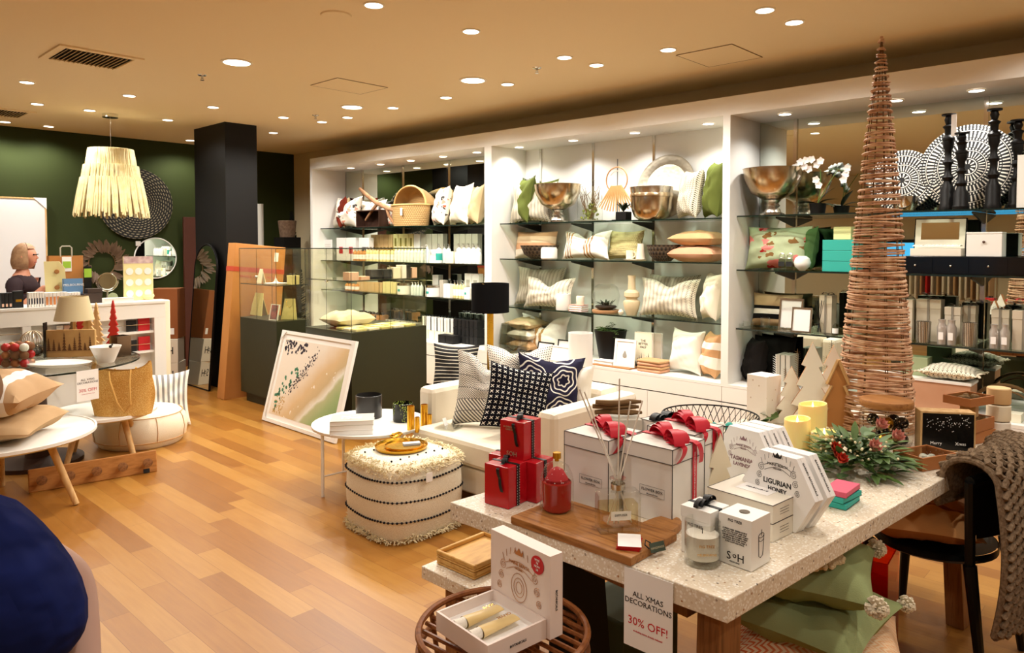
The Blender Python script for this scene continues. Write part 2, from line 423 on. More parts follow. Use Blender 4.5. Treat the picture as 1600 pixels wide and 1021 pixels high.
for Y in SHELF_LIGHTS:
    dl = MB().lathe([(.052, 0), (.052, -.006), (.044, -.007)], 20, closed=True).build('downlight', m_trim, unit, loc=(5.42 - ox, Y, 2.5995))
    MB().cyl(.043, -.006, -.001, 20).build('diffuser', m_lens, dl)
# the chest of sloping kraft board that stands on the base in bay C is built with the shelf goods

# ------------------------------------------------------------------ what the mirrors see on the far side of the shop
m_blue = emit('blue_sign_light', '#4FB4EA', 1.6)
e = thing('lit_shopfront_panel', 'blue lit shopfront panel across the aisle, seen in the mirrors', 'lit panel', (XL + .02, 3.2, 1.15))
MB().box(0, .03, -1.2, 1.2, 0, .5).build('screen', m_blue, e, smooth=False)
b = MB(); b.box(-.01, .05, -1.26, -1.2, -.06, .56).box(-.01, .05, 1.2, 1.26, -.06, .56).box(-.01, .05, -1.2, 1.2, -.06, 0).box(-.01, .05, -1.2, 1.2, .5, .56)
b.build('frame', m_blackmetal, e, smooth=False)
rack = thing('clothes_rack', 'chrome clothes rail across the shop, seen in the mirrors', 'clothes rack', (-2.3, 3.4, 0))
b = MB()
for s in (-1, 1): b.tube([(0, s * 1.1, 0), (0, s * 1.1, 1.4)], .014); b.tube([(-.25, s * 1.1, .02), (.25, s * 1.1, .02)], .014)
b.tube([(0, -1.1, 1.4), (0, 1.1, 1.4)], .014); b.build('frame', m_chrome, rack)
gar = [mat('cream_cloth', '#E9DDC3', .9), mat('tan_cloth', '#C0996B', .9), mat('red_cloth', '#C5251E', .9)]
for i in range(26):
    mm = gar[2] if i == 11 else gar[0 if i % 3 else 1]
    g = MB(); hh = .6 + .15 * ((i * 37) % 7) / 7; g.grid(lambda u, v, hh=hh: (.21 * (1 - .45 * (1 - v) ** 3 * 0 - .5 * max(0, v - .88) / .12) * math.cos(2 * PI * u), .022 * math.sin(2 * PI * u) * (1 + .3 * math.sin(9 * u * PI)), -hh * (1 - v)), 24, 8, True)
    o = g.build('hanging_garment', mm, loc=(-2.3, 2.38 + i * .081, 1.375)); tag(o, ('red' if i == 11 else 'cream' if i % 3 else 'tan') + ' garment on the clothes rail seen in the mirrors', 'garment', 'garments on the mirrored clothes rail')
# ================================================================== SHARED GOODS
def rn(a, b): return a + (b - a) * random.random()
def pillow_mb(w_, h, t, p=.13, dent=0.0, n=22, wr=.012, seed=0):
    rs = random.Random(seed * 13 + 5); ph = [rs.uniform(0, 6.28) for _ in range(8)]
    def sh(u, v, side):
        U_, V_ = 2 * u - 1, 2 * v - 1
        x = U_ * w_ / 2 * (1 - p * (1 - V_ * V_)); z = V_ * h / 2 * (1 - p * (1 - U_ * U_))
        k = max(0, (1 - U_ ** 4) * (1 - V_ ** 4)) ** .55
        k *= (1 - .25 * (U_ * U_ + V_ * V_) / 2)
        edge = (1 - k)
        y = side * t / 2 * k
        wv = math.sin(7 * U_ + ph[0] + 3 * V_) * .5 + math.sin(9 * V_ + ph[1] - 4 * U_) * .4 + math.sin(15 * (U_ + V_) + ph[2]) * .25
        rad = math.sin(6 * math.atan2(V_, U_) + ph[3]) * (U_ * U_ + V_ * V_) * .9
        y += side * (wv + rad) * wr * k * (h / .45)
        if dent:
            g = math.exp(-(U_ / .34) ** 2) * max(0, (V_ + .25) / 1.25); z -= dent * h * g; y *= (1 - .35 * g)
        # the weight settles to the bottom
        if z < 0: y *= 1.08; z *= .97
        return (x, y, z + h / 2)
    b = MB()
    b.grid(lambda u, v: sh(u, v, -1), n, n); b.grid(lambda u, v: sh(1 - u, v, 1), n, n); return b
def cushion(label, m, w_, h, t, loc, rz, lean=0, dent=0, p=.13, fringe=None, group=None, roll=0, piping=None, seed=None, tassels=None, flat=False, name='cushion', fit=None):
    sd = seed if seed is not None else int(abs(loc[0] * 91 + loc[1] * 57 + w_ * 1000))
    b = pillow_mb(w_, h, t, p, dent, seed=sd)
    if flat: Mx = T(*loc) @ rot('Z', rz) @ rot('X', R(90) + lean) @ rot('Y', roll) @ T(0, 0, -h / 2)
    else: Mx = T(*loc) @ rot('Z', rz) @ rot('X', -lean) @ rot('Y', roll)
    zmin = min((Mx @ Vector(q)).z for q in b.v); Mx = T(0, 0, loc[2] - zmin) @ Mx if not flat else Mx
    if fit:
        y0, y1, x1, z1 = fit; q = [Mx @ Vector(p_) for p_ in b.v]
        a0, a1 = min(c.y for c in q), max(c.y for c in q); c1 = max(c.x for c in q); h1 = max(c.z for c in q)
        if h1 > z1: b.v = [(x, y, z * (z1 - loc[2]) / (h1 - loc[2])) for x, y, z in b.v]
        dy = (y0 - a0) if a0 < y0 else (y1 - a1) if a1 > y1 else 0
        Mx = T(min(0, x1 - c1), dy, 0) @ Mx
    o = b.build(name, m, mx=Mx); tag(o, label, 'cushion', group)
    if piping or fringe or tassels:
        def edge(q):   # point on the seam, q in 0..1
            s = q * 4; k = int(s) % 4; f = s - int(s)
            U_, V_ = [(2*f-1, -1), (1, 2*f-1), (1-2*f, 1), (-1, 1-2*f)][k]
            x = U_ * w_ / 2 * (1 - p * (1 - V_ * V_)); z = V_ * h / 2 * (1 - p * (1 - U_ * U_))
            if dent: z -= dent * h * math.exp(-(U_ / .34) ** 2) * max(0, (V_ + .25) / 1.25)
            if z < 0: z *= .97
            return Vector((x, 0, z + h / 2))
        if piping:
            MB().tube([edge(i / 80) for i in range(80)], .004, 6, closed=True).build('piping', piping, o)
        if fringe:
            f = MB(); N = 150; r_ = random.Random(3)
            for i in range(N):
                q = i / N; a = edge(q); c = Vector((0, 0, h / 2)); d = (a - c).normalized(); L = fringe[1]
                f.tube([a, a + d * L * .5 + Vector((r_.uniform(-1, 1), r_.uniform(-1, 1), 0)) * L * .3, a + d * L + Vector((r_.uniform(-1, 1), r_.uniform(-1, 1), r_.uniform(-1, 1))) * L * .4], .0022, 4)
            f.build('fringe', fringe[0], o)
        if tassels:
            for q in (0, .25, .5, .75):
                a = edge(q); f = MB(); r_ = random.Random(9)
                for i in range(150):
                    d = Vector((r_.gauss(0, 1), r_.gauss(0, 1), r_.gauss(0, 1))).normalized(); f.tube([a, a + d * tassels[1] * r_.uniform(.8, 1)], .0045, 3)
                f.build('tassel', tassels[0], o)
    return o
def fabric(name, a, b_=None, sc=260):
    return mat(name, a, .9, vary=(3.0, b_ or a), bump=(sc, .3), spec=.15)
def knit(name, base='#E9E1CC', line='#473D2A', nx=13, ny=24):
    M = Mat(name, base, .95, spec=.1); u, v, _ = M.xyz('UV')
    fx = (u * nx).fr(); row = (v * ny + (fx - .5).ab() * 1.2).fr()
    a = between(fx, .42, .58) * (v * ny * 1.0).fr().lt(.55)
    c = row.lt(.3) * between(fx, .08, .92)
    M.base(M.mix(a.mx(c * .75), base, line)); M.bump(row + fx, .5, .004); return M.m
m_cream = fabric('cream_linen', '#EFE6D2', '#E6DAC0'); m_tan = fabric('tan_linen', '#CDA67B', '#C0976A')
m_olive = fabric('olive_velvet', '#616A30', '#525A28'); m_rust = fabric('rust_linen', '#7E2E1C', '#642214')
m_beige = fabric('beige_linen', '#CBB58E', '#BCA47A'); m_blackf = fabric('black_velvet', '#120F0E', '#1C1816')
m_peach = fabric('peach_linen', '#D9A685', '#CE9877'); m_whitel = fabric('white_linen', '#F3EEE4', '#EAE3D4')
m_knit = knit('cream_knit'); m_knit2 = knit('grey_knit', '#CFC7B2', '#544E3E', 15, 26)
def floral(name, base, reds=('#B5322B', '#D98A80'), leaf='#5B6B5A', sc=7.5, amt=.22):
    M = Mat(name, base, .9, spec=.1); uv = M.tc('UV')
    def blobs(scale, thr, off):
        mp = M.nt.nodes.new('ShaderNodeMapping'); mp.inputs['Location'].default_value = (off, off * 1.7, 0); M.nt.links.new(uv, mp.inputs[0])
        ns = M.node('ShaderNodeTexNoise', mp.outputs[0], Scale=scale * 2.2, Detail=2)
        va = M.nt.nodes.new('ShaderNodeVectorMath'); va.operation = 'MULTIPLY_ADD'; M.nt.links.new(ns.outputs['Color'], va.inputs[0]); va.inputs[1].default_value = (.22, .22, 0); M.nt.links.new(mp.outputs[0], va.inputs[2])
        v_ = M.node('ShaderNodeTexVoronoi', va.outputs[0], Scale=scale); return E(M.nt, v_.outputs['Distance']).lt(thr)
    c = M.mix(blobs(sc * .8, amt, 3.1), base, leaf)
    c = M.mix(blobs(sc * .6, amt * 1.15, 7.7), c, reds[1]); c = M.mix(blobs(sc * .6, amt * .7, 7.75), c, reds[0])
    M.base(c); M.bump(M.noise(250, 2), .2, .003); return M.m
m_floral = floral('cream_floral_print', '#EFE6D6', ('#C4553A', '#DE9A83'), '#4E4A48'); m_floralg = floral('sage_floral_print', '#A9B490', ('#A82A26', '#D87F77'), '#7C5B34', 5, .26)
RW = -PI / 2
def W(pl, pr, yt, zs, X=5.45, k=1.0):
    """goods on the wall: pixel span + pixel top -> centre on the shelf, width, height"""
    a, b = aX(pl, 400, X).y, aX(pr, 400, X).y; zt = aX((pl + pr) / 2, yt, X).z
    return Vector((X, (a + b) / 2, zs + .0015)), abs(a - b) * k, zt - zs
def wall_cushion(label, m, pl, pr, yt, zs, X=5.47, t=.16, yaw=0, k=1.0, **kw):
    l, w_, h = W(pl, pr, yt, zs, X)
    bay = min(BAYS, key=lambda k_: max(BAYS[k_][0] - l.y, l.y - BAYS[k_][1], 0)); up = [z for z in LV[bay] + (2.6,) if z > zs + .1][0]
    kw['fit'] = (BAYS[bay][0] + .004, BAYS[bay][1] - .004, 5.685, up - (.08 if up < 2.5 else .03))
    return cushion(label, m, w_ * k, h, t, l, RW + yaw, kw.pop('lean', R(10)), **kw)
zA1, zA2, zA3 = LV['A'][2], LV['A'][1], LV['A'][0]; zB1, zB2, zB3 = LV['B'][2], LV['B'][1], LV['B'][0]; zC1, zC2, zC3 = LV['C'][2], LV['C'][1], LV['C'][0]

# ------------------------------------------------------------------ bay A, top shelf
m_wick = Mat('wicker', '#D2AE72', .75)
def _wick(M, a, b_, sc=60):
    u, v, _ = M.xyz('UV'); x = (u * sc); y = v * sc * .35; ch = ((x.fl() + y.fl()) * .5).fr().gt(.25)
    sh_ = (y.fr() - .5).ab() * 2; M.base(M.mix(ch * .5 + sh_ * .4, a, b_)); M.bump(ch * .6 + sh_ * -.5, .7, .006); return M.m
m_wick = _wick(m_wick, '#D8B47A', '#8A6232', 110)
G = 'cushions on the glass shelves'
wall_cushion('rust brown cushion at the far end of the top shelf', m_rust, 494, 519, 308, zA1, yaw=R(-35), X=5.5, t=.14, group=G)
wall_cushion('taupe cushion squeezed between the rust and the floral cushion', m_beige, 508, 532, 308, zA1, yaw=R(-25), X=5.52, t=.1, group=G)
wall_cushion('cream cushion with coral flowers, left of the driftwood', m_floral, 521, 560, 306, zA1, X=5.46, dent=.1, group=G)
wall_cushion('second cream floral cushion standing behind the driftwood', m_floral, 560, 600, 311, zA1, X=5.58, t=.12, group=G)
wall_cushion('small floral cushion tucked against the hooded wicker basket', m_floral, 598, 623, 316, zA1, X=5.5, t=.1, group=G)
l, w_, h = W(564, 600, 329, zA1, 5.40)
cr = thing('wooden_crate', 'small dark open wooden crate under the driftwood branch', 'crate', l, RW)
b = MB(); t = .012
b.box(-w_/2, w_/2, -.07, .07, 0, t).box(-w_/2, w_/2, -.07, .07, h - t, h).box(-w_/2, -w_/2 + t, -.07, .07, t, h - t).box(w_/2 - t, w_/2, -.07, .07, t, h - t); b.build('frame', mat('dark_wood', '#3A2216', .6), cr, smooth=False)
MB().box(-w_/2 + t, w_/2 - t, .06, .07, t, h - t).build('back', mat('dark_wood', '#3A2216', .6), cr, smooth=False)
m_drift = mat('driftwood', '#B58A66', .8, vary=(9, '#8C6242'), bump=(30, .5))
a0 = aX(562, 295, 5.33); a1 = aX(590, 318, 5.38); a2 = aX(619, 331, 5.33)
o = MB().tube([a0, a0.lerp(a1, .5) + Vector((0, 0, -.01)), a1, a1.lerp(a2, .6), a2], [.02, .026, .03, .028, .02], 10)
o.tube([a1, a1 + Vector((-.01, .12, -.1)), a1 + Vector((0, .25, -.2))], [.022, .018, .014], 8); o.tube([a1.lerp(a2, .5), a1.lerp(a2, .5) + Vector((0, -.04, -.1)), Vector((5.36, a2.y + .06, zA1 + .016))], [.022, .018, .016], 8)
o = o.build('driftwood_branch', m_drift); tag(o, 'pale branching piece of driftwood rising over the dark crate', 'driftwood')
# hooded wicker basket
l, w_, h = W(618, 668, 291, zA1, 5.46)
bk = thing('wicker_basket', 'hooded wicker bassinet basket on the top glass shelf', 'basket', l, RW)
hb = h * .52
MB().lathe([(.001, .005), (w_*.44, .005), (w_*.47, hb*.5), (w_*.5, hb), (w_*.48, hb), (w_*.45, hb*.5), (w_*.42, .02), (.001, .02)], 36, sy=.6).build('body', m_wick, bk)
def hood(u, v):
    a = PI * u; rr = w_ * .49; d = v
    return (-rr * math.cos(a), .6 * rr * (-.1 + 1.05 * math.sin(d * PI / 2)) , hb + (h - hb) * math.sin(a) * (1 if d < .01 else math.cos(d * PI / 2) ** .5))
MB().grid(hood, 24, 10).grid(lambda u, v: tuple(Vector(hood(u, v)) * .97 + Vector((0, 0, hb * .03))), 24, 10).build('hood', m_wick, bk)
MB().tube([hood(i / 24, 0) for i in range(25)], .012, 8).build('hood_rim', mat('wicker_band', '#CFA668', .8), bk)
MB().tube([(w_*.5*math.cos(2*PI*i/36), .6*w_*.5*math.sin(2*PI*i/36), hb) for i in range(36)], .011, 8, closed=True).build('rim', mat('wicker_band', '#CFA668', .8), bk)
MB().box(.04, .075, -.6*w_*.5-.012, -.6*w_*.5-.009, hb*.5, hb*.85).build('price_tag', m_paper, bk, smooth=False)
wall_cushion('floral cushion with red blooms, right of the wicker basket', m_floral, 669, 703, 290, zA1, yaw=R(-25), X=5.46, dent=.0, group=G)
wall_cushion('plain cream cushion, next to the last on the mirrored top shelf', m_cream, 697, 737, 285, zA1, yaw=R(-15), X=5.47, group=G)
wall_cushion('beige cushion against the white divider on the mirrored top shelf', m_beige, 726, 756, 287, zA1, yaw=R(-30), X=5.47, group=G)

# ------------------------------------------------------------------ small product packs
def product_box(w_, d_, h, m, accent=None, am=None):
    e = thing('product_box', 'x', 'box'); b = MB(); b.box(-w_/2, w_/2, -d_/2, d_/2, 0, h); b.build('carton', m, e, smooth=False, bevel=.0015)
    if accent:
        x0, x1, z0, z1 = accent; MB().box(x0 * w_, x1 * w_, -d_/2 - .001, -d_/2 - .0002, z0 * h, z1 * h).build('printed_mark', am, e, smooth=False)
    return e
def pump_bottle(r, h, m, mcap, mlab=None, neck=.72, pump=True):
    e = thing('bottle', 'x', 'bottle')
    MB().lathe([(.001, 0), (r, .001), (r, h * .62), (r * .85, h * .7), (r * .35, h * neck + .01), (r * .35, h * neck + .015), (.001, h * neck + .015)], 14).build('body', m, e)
    b = MB(); b.cyl(r * .42, h * neck + .0155, h * .86, 10)
    if pump: b.cyl(r * .12, h * .86, h * .96, 8); b.tube([(0, 0, h * .96), (0, -r * .9, h * .95)], r * .14, 6)
    b.build('cap', mcap, e)
    if mlab: MB().lathe([(r * 1.015, h * .14), (r * 1.015, h * .5)], 14, closed=True).build('label', mlab, e)
    return e
def jar_candle(r, h, m, mdot=None):
    e = thing('candle_jar', 'x', 'candle')
    MB().lathe([(.001, 0), (r * .95, .001), (r, .006), (r, h * .82), (.001, h * .82)], 18).build('jar', m, e)
    MB().lathe([(r * 1.03, h * .83), (r * 1.03, h), (.001, h)], 18).build('lid', m_silver, e)
    if mdot: MB().lathe([(.001, 0), (r * .3, .0)], 12).build('round_mark', mdot, e, mx=T(0, -r - .001, h * .45) @ rot('X', PI / 2) if False else None) if False else None
    return e
c_ = {k: mat(k + '_card', v, .6) for k, v in dict(white='#F1EEE8', tan='#D9B683', yellow='#E9DDA0', cream='#EFE6CC', grey='#B9B3A4', pink='#E0B79E', black='#141313', orange='#CC8148', teal='#2FA79A', blue='#B9D2D8', navy='#1D2136', kraft='#B98250', sage='#98A27C').items()}
m_plastic = mat('white_plastic', '#F4F2EC', .35); m_amber = mat('amber_liquid', '#C98A4A', .2); m_pale = mat('pale_yellow_liquid', '#EADCA0', .25); m_ice = mat('pale_blue_liquid', '#D9E4E2', .25)
m_kapok = mat('silver_cap', '#C9C6BE', .3, .8)
def run(proto, ys, X, z, label, group, jit=.003, rz=RW):
    first = True
    for y in ys:
        l = (X + rn(-jit, jit), y, z + .0015)
        if first: o = proto; o.location = l; o.rotation_euler = (0, 0, rz); first = False
        else: o = copy_tree(proto, l, rz)
        o['label'] = label; o['group'] = group
def yr(pl, pr, X, n):
    a, b = aX(pl, 400, X).y, aX(pr, 400, X).y; s = (b - a) / n; return [a + s * (i + .5) for i in range(n)], abs(s)
# back row on the second shelf
def boxes(pl, pr, n, X, z, yt, m, label, group, dpt=.07, accent=None, am=None, gap=.93):
    ys, s = yr(pl, pr, X, n); h = aX((pl + pr) / 2, yt, X).z - z
    run(product_box(s * gap, dpt, h, m, accent, am), ys, X, z, label, group, .002)
pc = thing('photo_card', 'folded white card with a portrait photo, standing at the far end of a glass shelf', 'photo card', (5.36, aX(507, 400, 5.36).y, zA2 + .0015), RW)
MB().prism([(-.18, 0), (.18, 0), (.18, .27), (-.18, .27)], 0, .006).build('card', m_paper, pc, smooth=False)
skn = mat('printed_skin_tone', '#D9A78A', .7)
b = MB(); b.prism([(.035 * math.cos(a * PI / 8) - .10, .165 + .05 * math.sin(a * PI / 8)) for a in range(16)], -.0012, -.0004); b.prism([(-.12, .125), (-.085, .125), (-.06, .06), (-.16, .06)], -.0012, -.0004); b.build('portrait_print', skn, pc, smooth=False)
b = MB(); [b.box(.01, .15, -.0012, -.0004, .08 + .025 * i, .084 + .025 * i) for i in range(6)]; b.build('printed_lines', c_['grey'], pc, smooth=False)
Xb, Xf = 5.56, 5.37
boxes(529, 560, 2, 5.42, zA2, 372, c_['white'], 'white box with a red square, upright at the far end of the second shelf', 'white boxes with red squares', accent=(-.2, .2, .3, .6), am=m_red)
boxes(564, 581, 1, 5.42, zA2, 372, c_['white'], 'white box with a navy square, right of the red-square boxes', 'white boxes with a navy square', accent=(-.2, .2, .3, .6), am=c_['navy'])
boxes(583, 617, 5, Xb, zA2, 367, c_['tan'], 'tall tan carton in the back row of the second mirrored shelf', 'tall tan cartons')
boxes(618, 650, 4, Xb, zA2, 366, c_['yellow'], 'tall pale yellow carton with a flower mark, back row of the second shelf', 'pale yellow cartons', accent=(-.2, .2, .55, .85), am=mat('olive_print', '#8E8440', .7))
boxes(650, 660, 1, Xb, zA2, 366, c_['white'], 'single tall white carton between the yellow and the grey cartons', 'white tall carton')
boxes(661, 696, 4, Xb, zA2, 366, c_['grey'], 'tall grey-beige carton in the back row, right of the white one', 'grey cartons')
boxes(712, 750, 4, Xb, zA2, 366, c_['grey'], 'grey-beige carton in the back row beside the white divider', 'grey cartons by the divider')
def bottles(pl, pr, n, X, z, yt, m, mc, label, group, ml=None, pump=True, fat=.42):
    ys, s = yr(pl, pr, X, n); h = aX((pl + pr) / 2, yt, X).z - z
    run(pump_bottle(s * fat, h, m, mc, ml, pump=pump), ys, X, z, label, group)
bottles(553, 572, 4, Xf, zA2, 388, m_amber, m_kapok, 'amber bottle in the front row of the second shelf, over the glass case', 'amber bottles on the second shelf', m_paper)
bottles(573, 616, 8, Xf, zA2, 386, m_pale, m_gold, 'pale yellow pump bottle in the front row of the second shelf', 'pale yellow bottles', m_paper)
bottles(617, 663, 9, Xf, zA2, 385, m_ice, m_plastic, 'pale blue-white pump bottle in the front row of the second shelf', 'pale blue bottles', m_paper)
bottles(664, 671, 1, Xf, zA2, 382, m_ice, m_plastic, 'clear pump bottle beside the two small framed cards', 'clear pump bottle', m_paper)
bottles(682, 690, 1, Xf, zA2, 381, m_plastic, m_kapok, 'white bottle with a teal round mark, right of the small framed cards', 'white bottle with teal mark', c_['teal'])
bottles(692, 704, 2, Xf + .05, zA2, 381, m_ice, m_kapok, 'clear bottle with metal cap, right of the teal-marked bottle', 'clear bottles with metal caps')
bottles(712, 752, 6, Xf, zA2, 388, m_plastic, m_plastic, 'short white bottle in the front row beside the white divider', 'short white bottles', m_paper, pump=False, fat=.46)
bottles(714, 752, 5, Xf + .1, zA2, 380, m_plastic, m_kapok, 'taller white bottle behind the short ones beside the divider', 'taller white bottles', m_paper)
def picture_frame(w_, h, mf, mp, t=.012, name='picture_frame', dpt=.015, cat='picture frame'):
    e = thing(name, 'x', cat); b = MB()
    b.box(-w_/2, w_/2, 0, dpt, 0, t).box(-w_/2, w_/2, 0, dpt, h - t, h).box(-w_/2, -w_/2 + t, 0, dpt, t, h - t).box(w_/2 - t, w_/2, 0, dpt, t, h - t); b.build('frame', mf, e, smooth=False)
    MB().box(-w_/2 + t, w_/2 - t, dpt * .4, dpt * .8, t, h - t).build('picture', mp, e, smooth=False)
    b = MB(); b.add([(-.01, dpt, h * .7), (.01, dpt, h * .7), (.015, dpt + h * .3, 0), (-.015, dpt + h * .3, 0)], [(0, 1, 2, 3)]); b.add([(-.01, dpt + .002, h * .7), (.01, dpt + .002, h * .7), (.015, dpt + h * .3 + .002, 0), (-.015, dpt + h * .3 + .002, 0)], [(3, 2, 1, 0)])
    b.build('strut', mf, e, smooth=False); return e
def wall_frame(label, pl, pr, yt, z, X, mf, mp, t=.012, lean=R(8), yaw=0, group=None):
    l, w_, h = W(pl, pr, yt, z, X); e = picture_frame(w_, h, mf, mp, t); e.location = l; e.rotation_euler = (-lean, 0, RW + yaw); e['label'] = label
    if group: e['group'] = group
    return e
m_wframe = mat('pale_wood_frame', '#D8CFBC', .6)
wall_frame('small framed card standing on the front of the second shelf', 670, 681, 398, zA2, 5.34, m_wframe, m_paper, .006)
e = product_box(.09, .05, .15, c_['white']); e.location = (5.44, aX(679, 400, 5.44).y, zA2 + .0015); e.rotation_euler = (0, 0, RW); e['label'] = 'taller white carton behind the small framed card on the second shelf'
e = product_box(.1, .05, .13, c_['cream']); e.location = (5.38, aX(706, 400, 5.4).y, zA2 + .0015); e.rotation_euler = (0, 0, RW + .3); e['label'] = 'cream gift pack with orange label between the clear and the short white bottles'
# third shelf of bay A
bottles(540, 560, 4, Xf, zA3, 441, m_amber, m_kapok, 'amber jar seen through the glass case on the third shelf', 'amber jars on the third shelf', m_paper, pump=False, fat=.46)
boxes(561, 600, 7, Xf + .05, zA3, 441, c_['tan'], 'tan carton on the third shelf behind the glass case', 'tan cartons on the third shelf')
boxes(601, 622, 4, Xf + .05, zA3, 441, c_['yellow'], 'pale yellow carton on the third shelf behind the glass case', 'yellow cartons on the third shelf')
def jars(pl, pr, n, X, z, yt, m, label, group, ml=None):
    ys, s = yr(pl, pr, X, n); h = aX((pl + pr) / 2, yt, X).z - z; p = jar_candle(s * .46, h, m)
    if ml: MB().box(-s * .1, s * .1, -s * .47, -s * .44, h * .3, h * .5).build('round_mark', ml, p, smooth=False)
    run(p, ys, X, z, label, group)
jars(624, 640, 1, Xf, zA3, 443, m_plastic, 'white candle jar with teal mark, seen through the right end of the case', 'white candle jar', c_['teal'])
bottles(642, 661, 4, Xf, zA3, 441, m_ice, m_plastic, 'clear bottle on the third shelf behind the glass case', 'clear bottles on the third shelf')
jars(668, 687, 1, Xf, zA3, 446, m_plastic, 'white candle jar with teal mark just right of the glass case', 'white candle jar right of case', c_['teal'])
boxes(679, 689, 1, Xb, zA3, 430, c_['white'], 'white framed carton standing behind the candle jar on the third shelf', 'white carton')
boxes(690, 696, 2, Xf + .03, zA3, 438, c_['grey'], 'narrow grey carton on the third shelf', 'narrow grey cartons')
boxes(696, 707, 2, Xf, zA3, 444, c_['white'], 'white carton in the front of the third shelf', 'white cartons on the third shelf')
bottles(708, 727, 4, Xf + .02, zA3, 438, m_pale, m_kapok, 'slim pale bottle on the third shelf near the black lamp', 'slim pale bottles', m_paper)
boxes(729, 752, 2, Xb - .08, zA3, 428, c_['white'], 'white square box with a round printed mark, above the black lampshade', 'square boxes with round mark', accent=(-.25, .25, .3, .75), am=c_['grey'])
boxes(728, 738, 1, Xf, zA3, 450, c_['white'], 'white box with teal mark beside the black lampshade', 'white box beside shade', accent=(-.4, -.1, .4, .6), am=c_['teal'])
def ribbon_bow(e, z, r, m, tails=.05, n=2, wd=.012, ang=0, x0=0, y0=0):
    """flat ribbon loops and tails lying on the lid"""
    b = MB(); b.M = T(x0, y0, z) @ rot('Z', ang)
    def strip(pts, wdir=(0, 1, 0)):
        wv = Vector(wdir) * wd / 2; v = []; f = []
        for p in pts: p = Vector(p); v += [tuple(p - wv), tuple(p + wv)]
        for i in range(len(pts) - 1): f.append((2*i, 2*i+1, 2*i+3, 2*i+2))
        nn = len(v); v += [(x, y, z_ - .0012) for x, y, z_ in v]; f += [tuple(reversed([k + nn for k in q])) for q in f[:]]; b.add(v, f)
    for s in (-1, 1):
        for k in range(n):
            rr = r * (1 - .2 * k); sk = .25 * k
            strip([(s * rr * (.5 - .5 * math.cos(2 * PI * i / 16)) * 1.0, s * sk * rr * math.sin(PI * i / 16), .004 + rr * .38 * math.sin(2 * PI * i / 16) * (1 if i <= 8 else -.25) + .003 * k) for i in range(17)], (0, 1, 0))
    for s in (-1, 1):
        strip([(s * .2 * tails * i / 6, -s * .1 * tails * i / 6 + .0, .005 - (i / 6) ** 2 * .0) for i in range(7)])
    b.ball((0, 0, .007), wd * .55, 8); b.M = Matrix.Identity(4)
    return b.build('bow', m, e)
m_blackrib = mat('black_ribbon', '#0F0F10', .5); m_redrib = mat('red_ribbon', '#C5142C', .42); m_greyrib = mat('grey_ribbon', '#8A8274', .45)
def gift_box(w_, d_, h, m, lid=.22, rib=None, bow=True, trim=None, sides=True, name='gift_box', rw=.012):
    e = thing(name, 'x', 'box'); hl = h * (1 - lid)
    MB().box(-w_/2 + .002, w_/2 - .002, -d_/2 + .002, d_/2 - .002, 0, h - .004).build('box_body', m, e, smooth=False)
    MB().box(-w_/2, w_/2, -d_/2, d_/2, hl, h).build('lid', m, e, smooth=False, bevel=.001)
    if trim:
        b = MB(); q = .0014; k = .0022
        for z in (hl, h - k): b.box(-w_/2 - q, w_/2 + q, -d_/2 - q, d_/2 + q, z, z + k) if z < h - .01 else None
        for sx in (-1, 1):
            for sy in (-1, 1): b.cbox(sx * w_/2, sy * d_/2, h / 2, k, k, h)
        for s in (-1, 1): b.cbox(0, s * d_/2, h, w_, k, k); b.cbox(s * w_/2, 0, h, k, d_, k)
        b.build('edge_trim', trim, e, smooth=False)
    if rib:
        b = MB(); q = .0012
        b.box(-rw/2, rw/2, -d_/2 - q, d_/2 + q, h, h + q)
        if sides: b.box(-rw/2, rw/2, -d_/2 - 2 * q, -d_/2 - q * .5, 0, h + q).box(-rw/2, rw/2, d_/2 + q * .5, d_/2 + 2 * q, 0, h + q)
        b.build('ribbon', rib, e, smooth=False)
        if bow: ribbon_bow(e, h, min(w_, d_) * .5, rib, wd=rw)
    return e
# base top of bay A
ys, s = yr(664, 713, 5.42, 5)
run(product_box(s * .9, .1, .10, c_['cream']), ys[:3], 5.42, BT, 'pale yellow boxed candle at the bottom of the white gift box stack', 'pale candle boxes')
run(gift_box(s * .9, .1, .15, c_['white'], rib=m_blackrib, rw=.014), ys, 5.42, BT + (.102), 'white gift box with a black ribbon, bottom of the mirrored bay', 'white gift boxes with black ribbon')
for i, y in enumerate(ys[3:]):
    e = product_box(s * .92, .1, .10, c_['cream']); e.location = (5.42, y, BT + .0015); e.rotation_euler = (0, 0, RW); e['label'] = ['pale candle box under the fourth ribboned white box from the glass case', 'pale candle box under the last white ribboned box beside the black stack'][i]
ys, s = yr(714, 752, 5.42, 3)
for k in range(3):
    run(gift_box(s * .92, .12, .085, c_['black'], rib=m_blackrib, bow=(k == 2)), ys, 5.42, BT + k * .088, ['black box at the bottom of the stack against the divider', 'black box in the middle layer of the stack against the divider', 'black box with a bow on top of the stack against the divider'][k], 'stacked black gift boxes')
ys, s = yr(690, 714, 5.3, 2)
run(product_box(s * .92, .1, .09, c_['black']), ys, 5.29, BT, 'low black box in front of the ribboned white gift boxes', 'low black boxes')
ys, s = yr(606, 655, 5.45, 5)
run(gift_box(s * .85, .1, .16, c_['grey'], rib=m_blackrib), ys, 5.45, BT, 'grey gift box with black bow seen through the glass case', 'grey gift boxes behind the case')
ys, s = yr(560, 600, 5.45, 3)
run(gift_box(s * .9, .14, .2, c_['kraft'], rib=m_blackrib, rw=.03), ys, 5.45, BT, 'brown gift box with large black bow seen through the glass case', 'brown gift boxes behind the case')

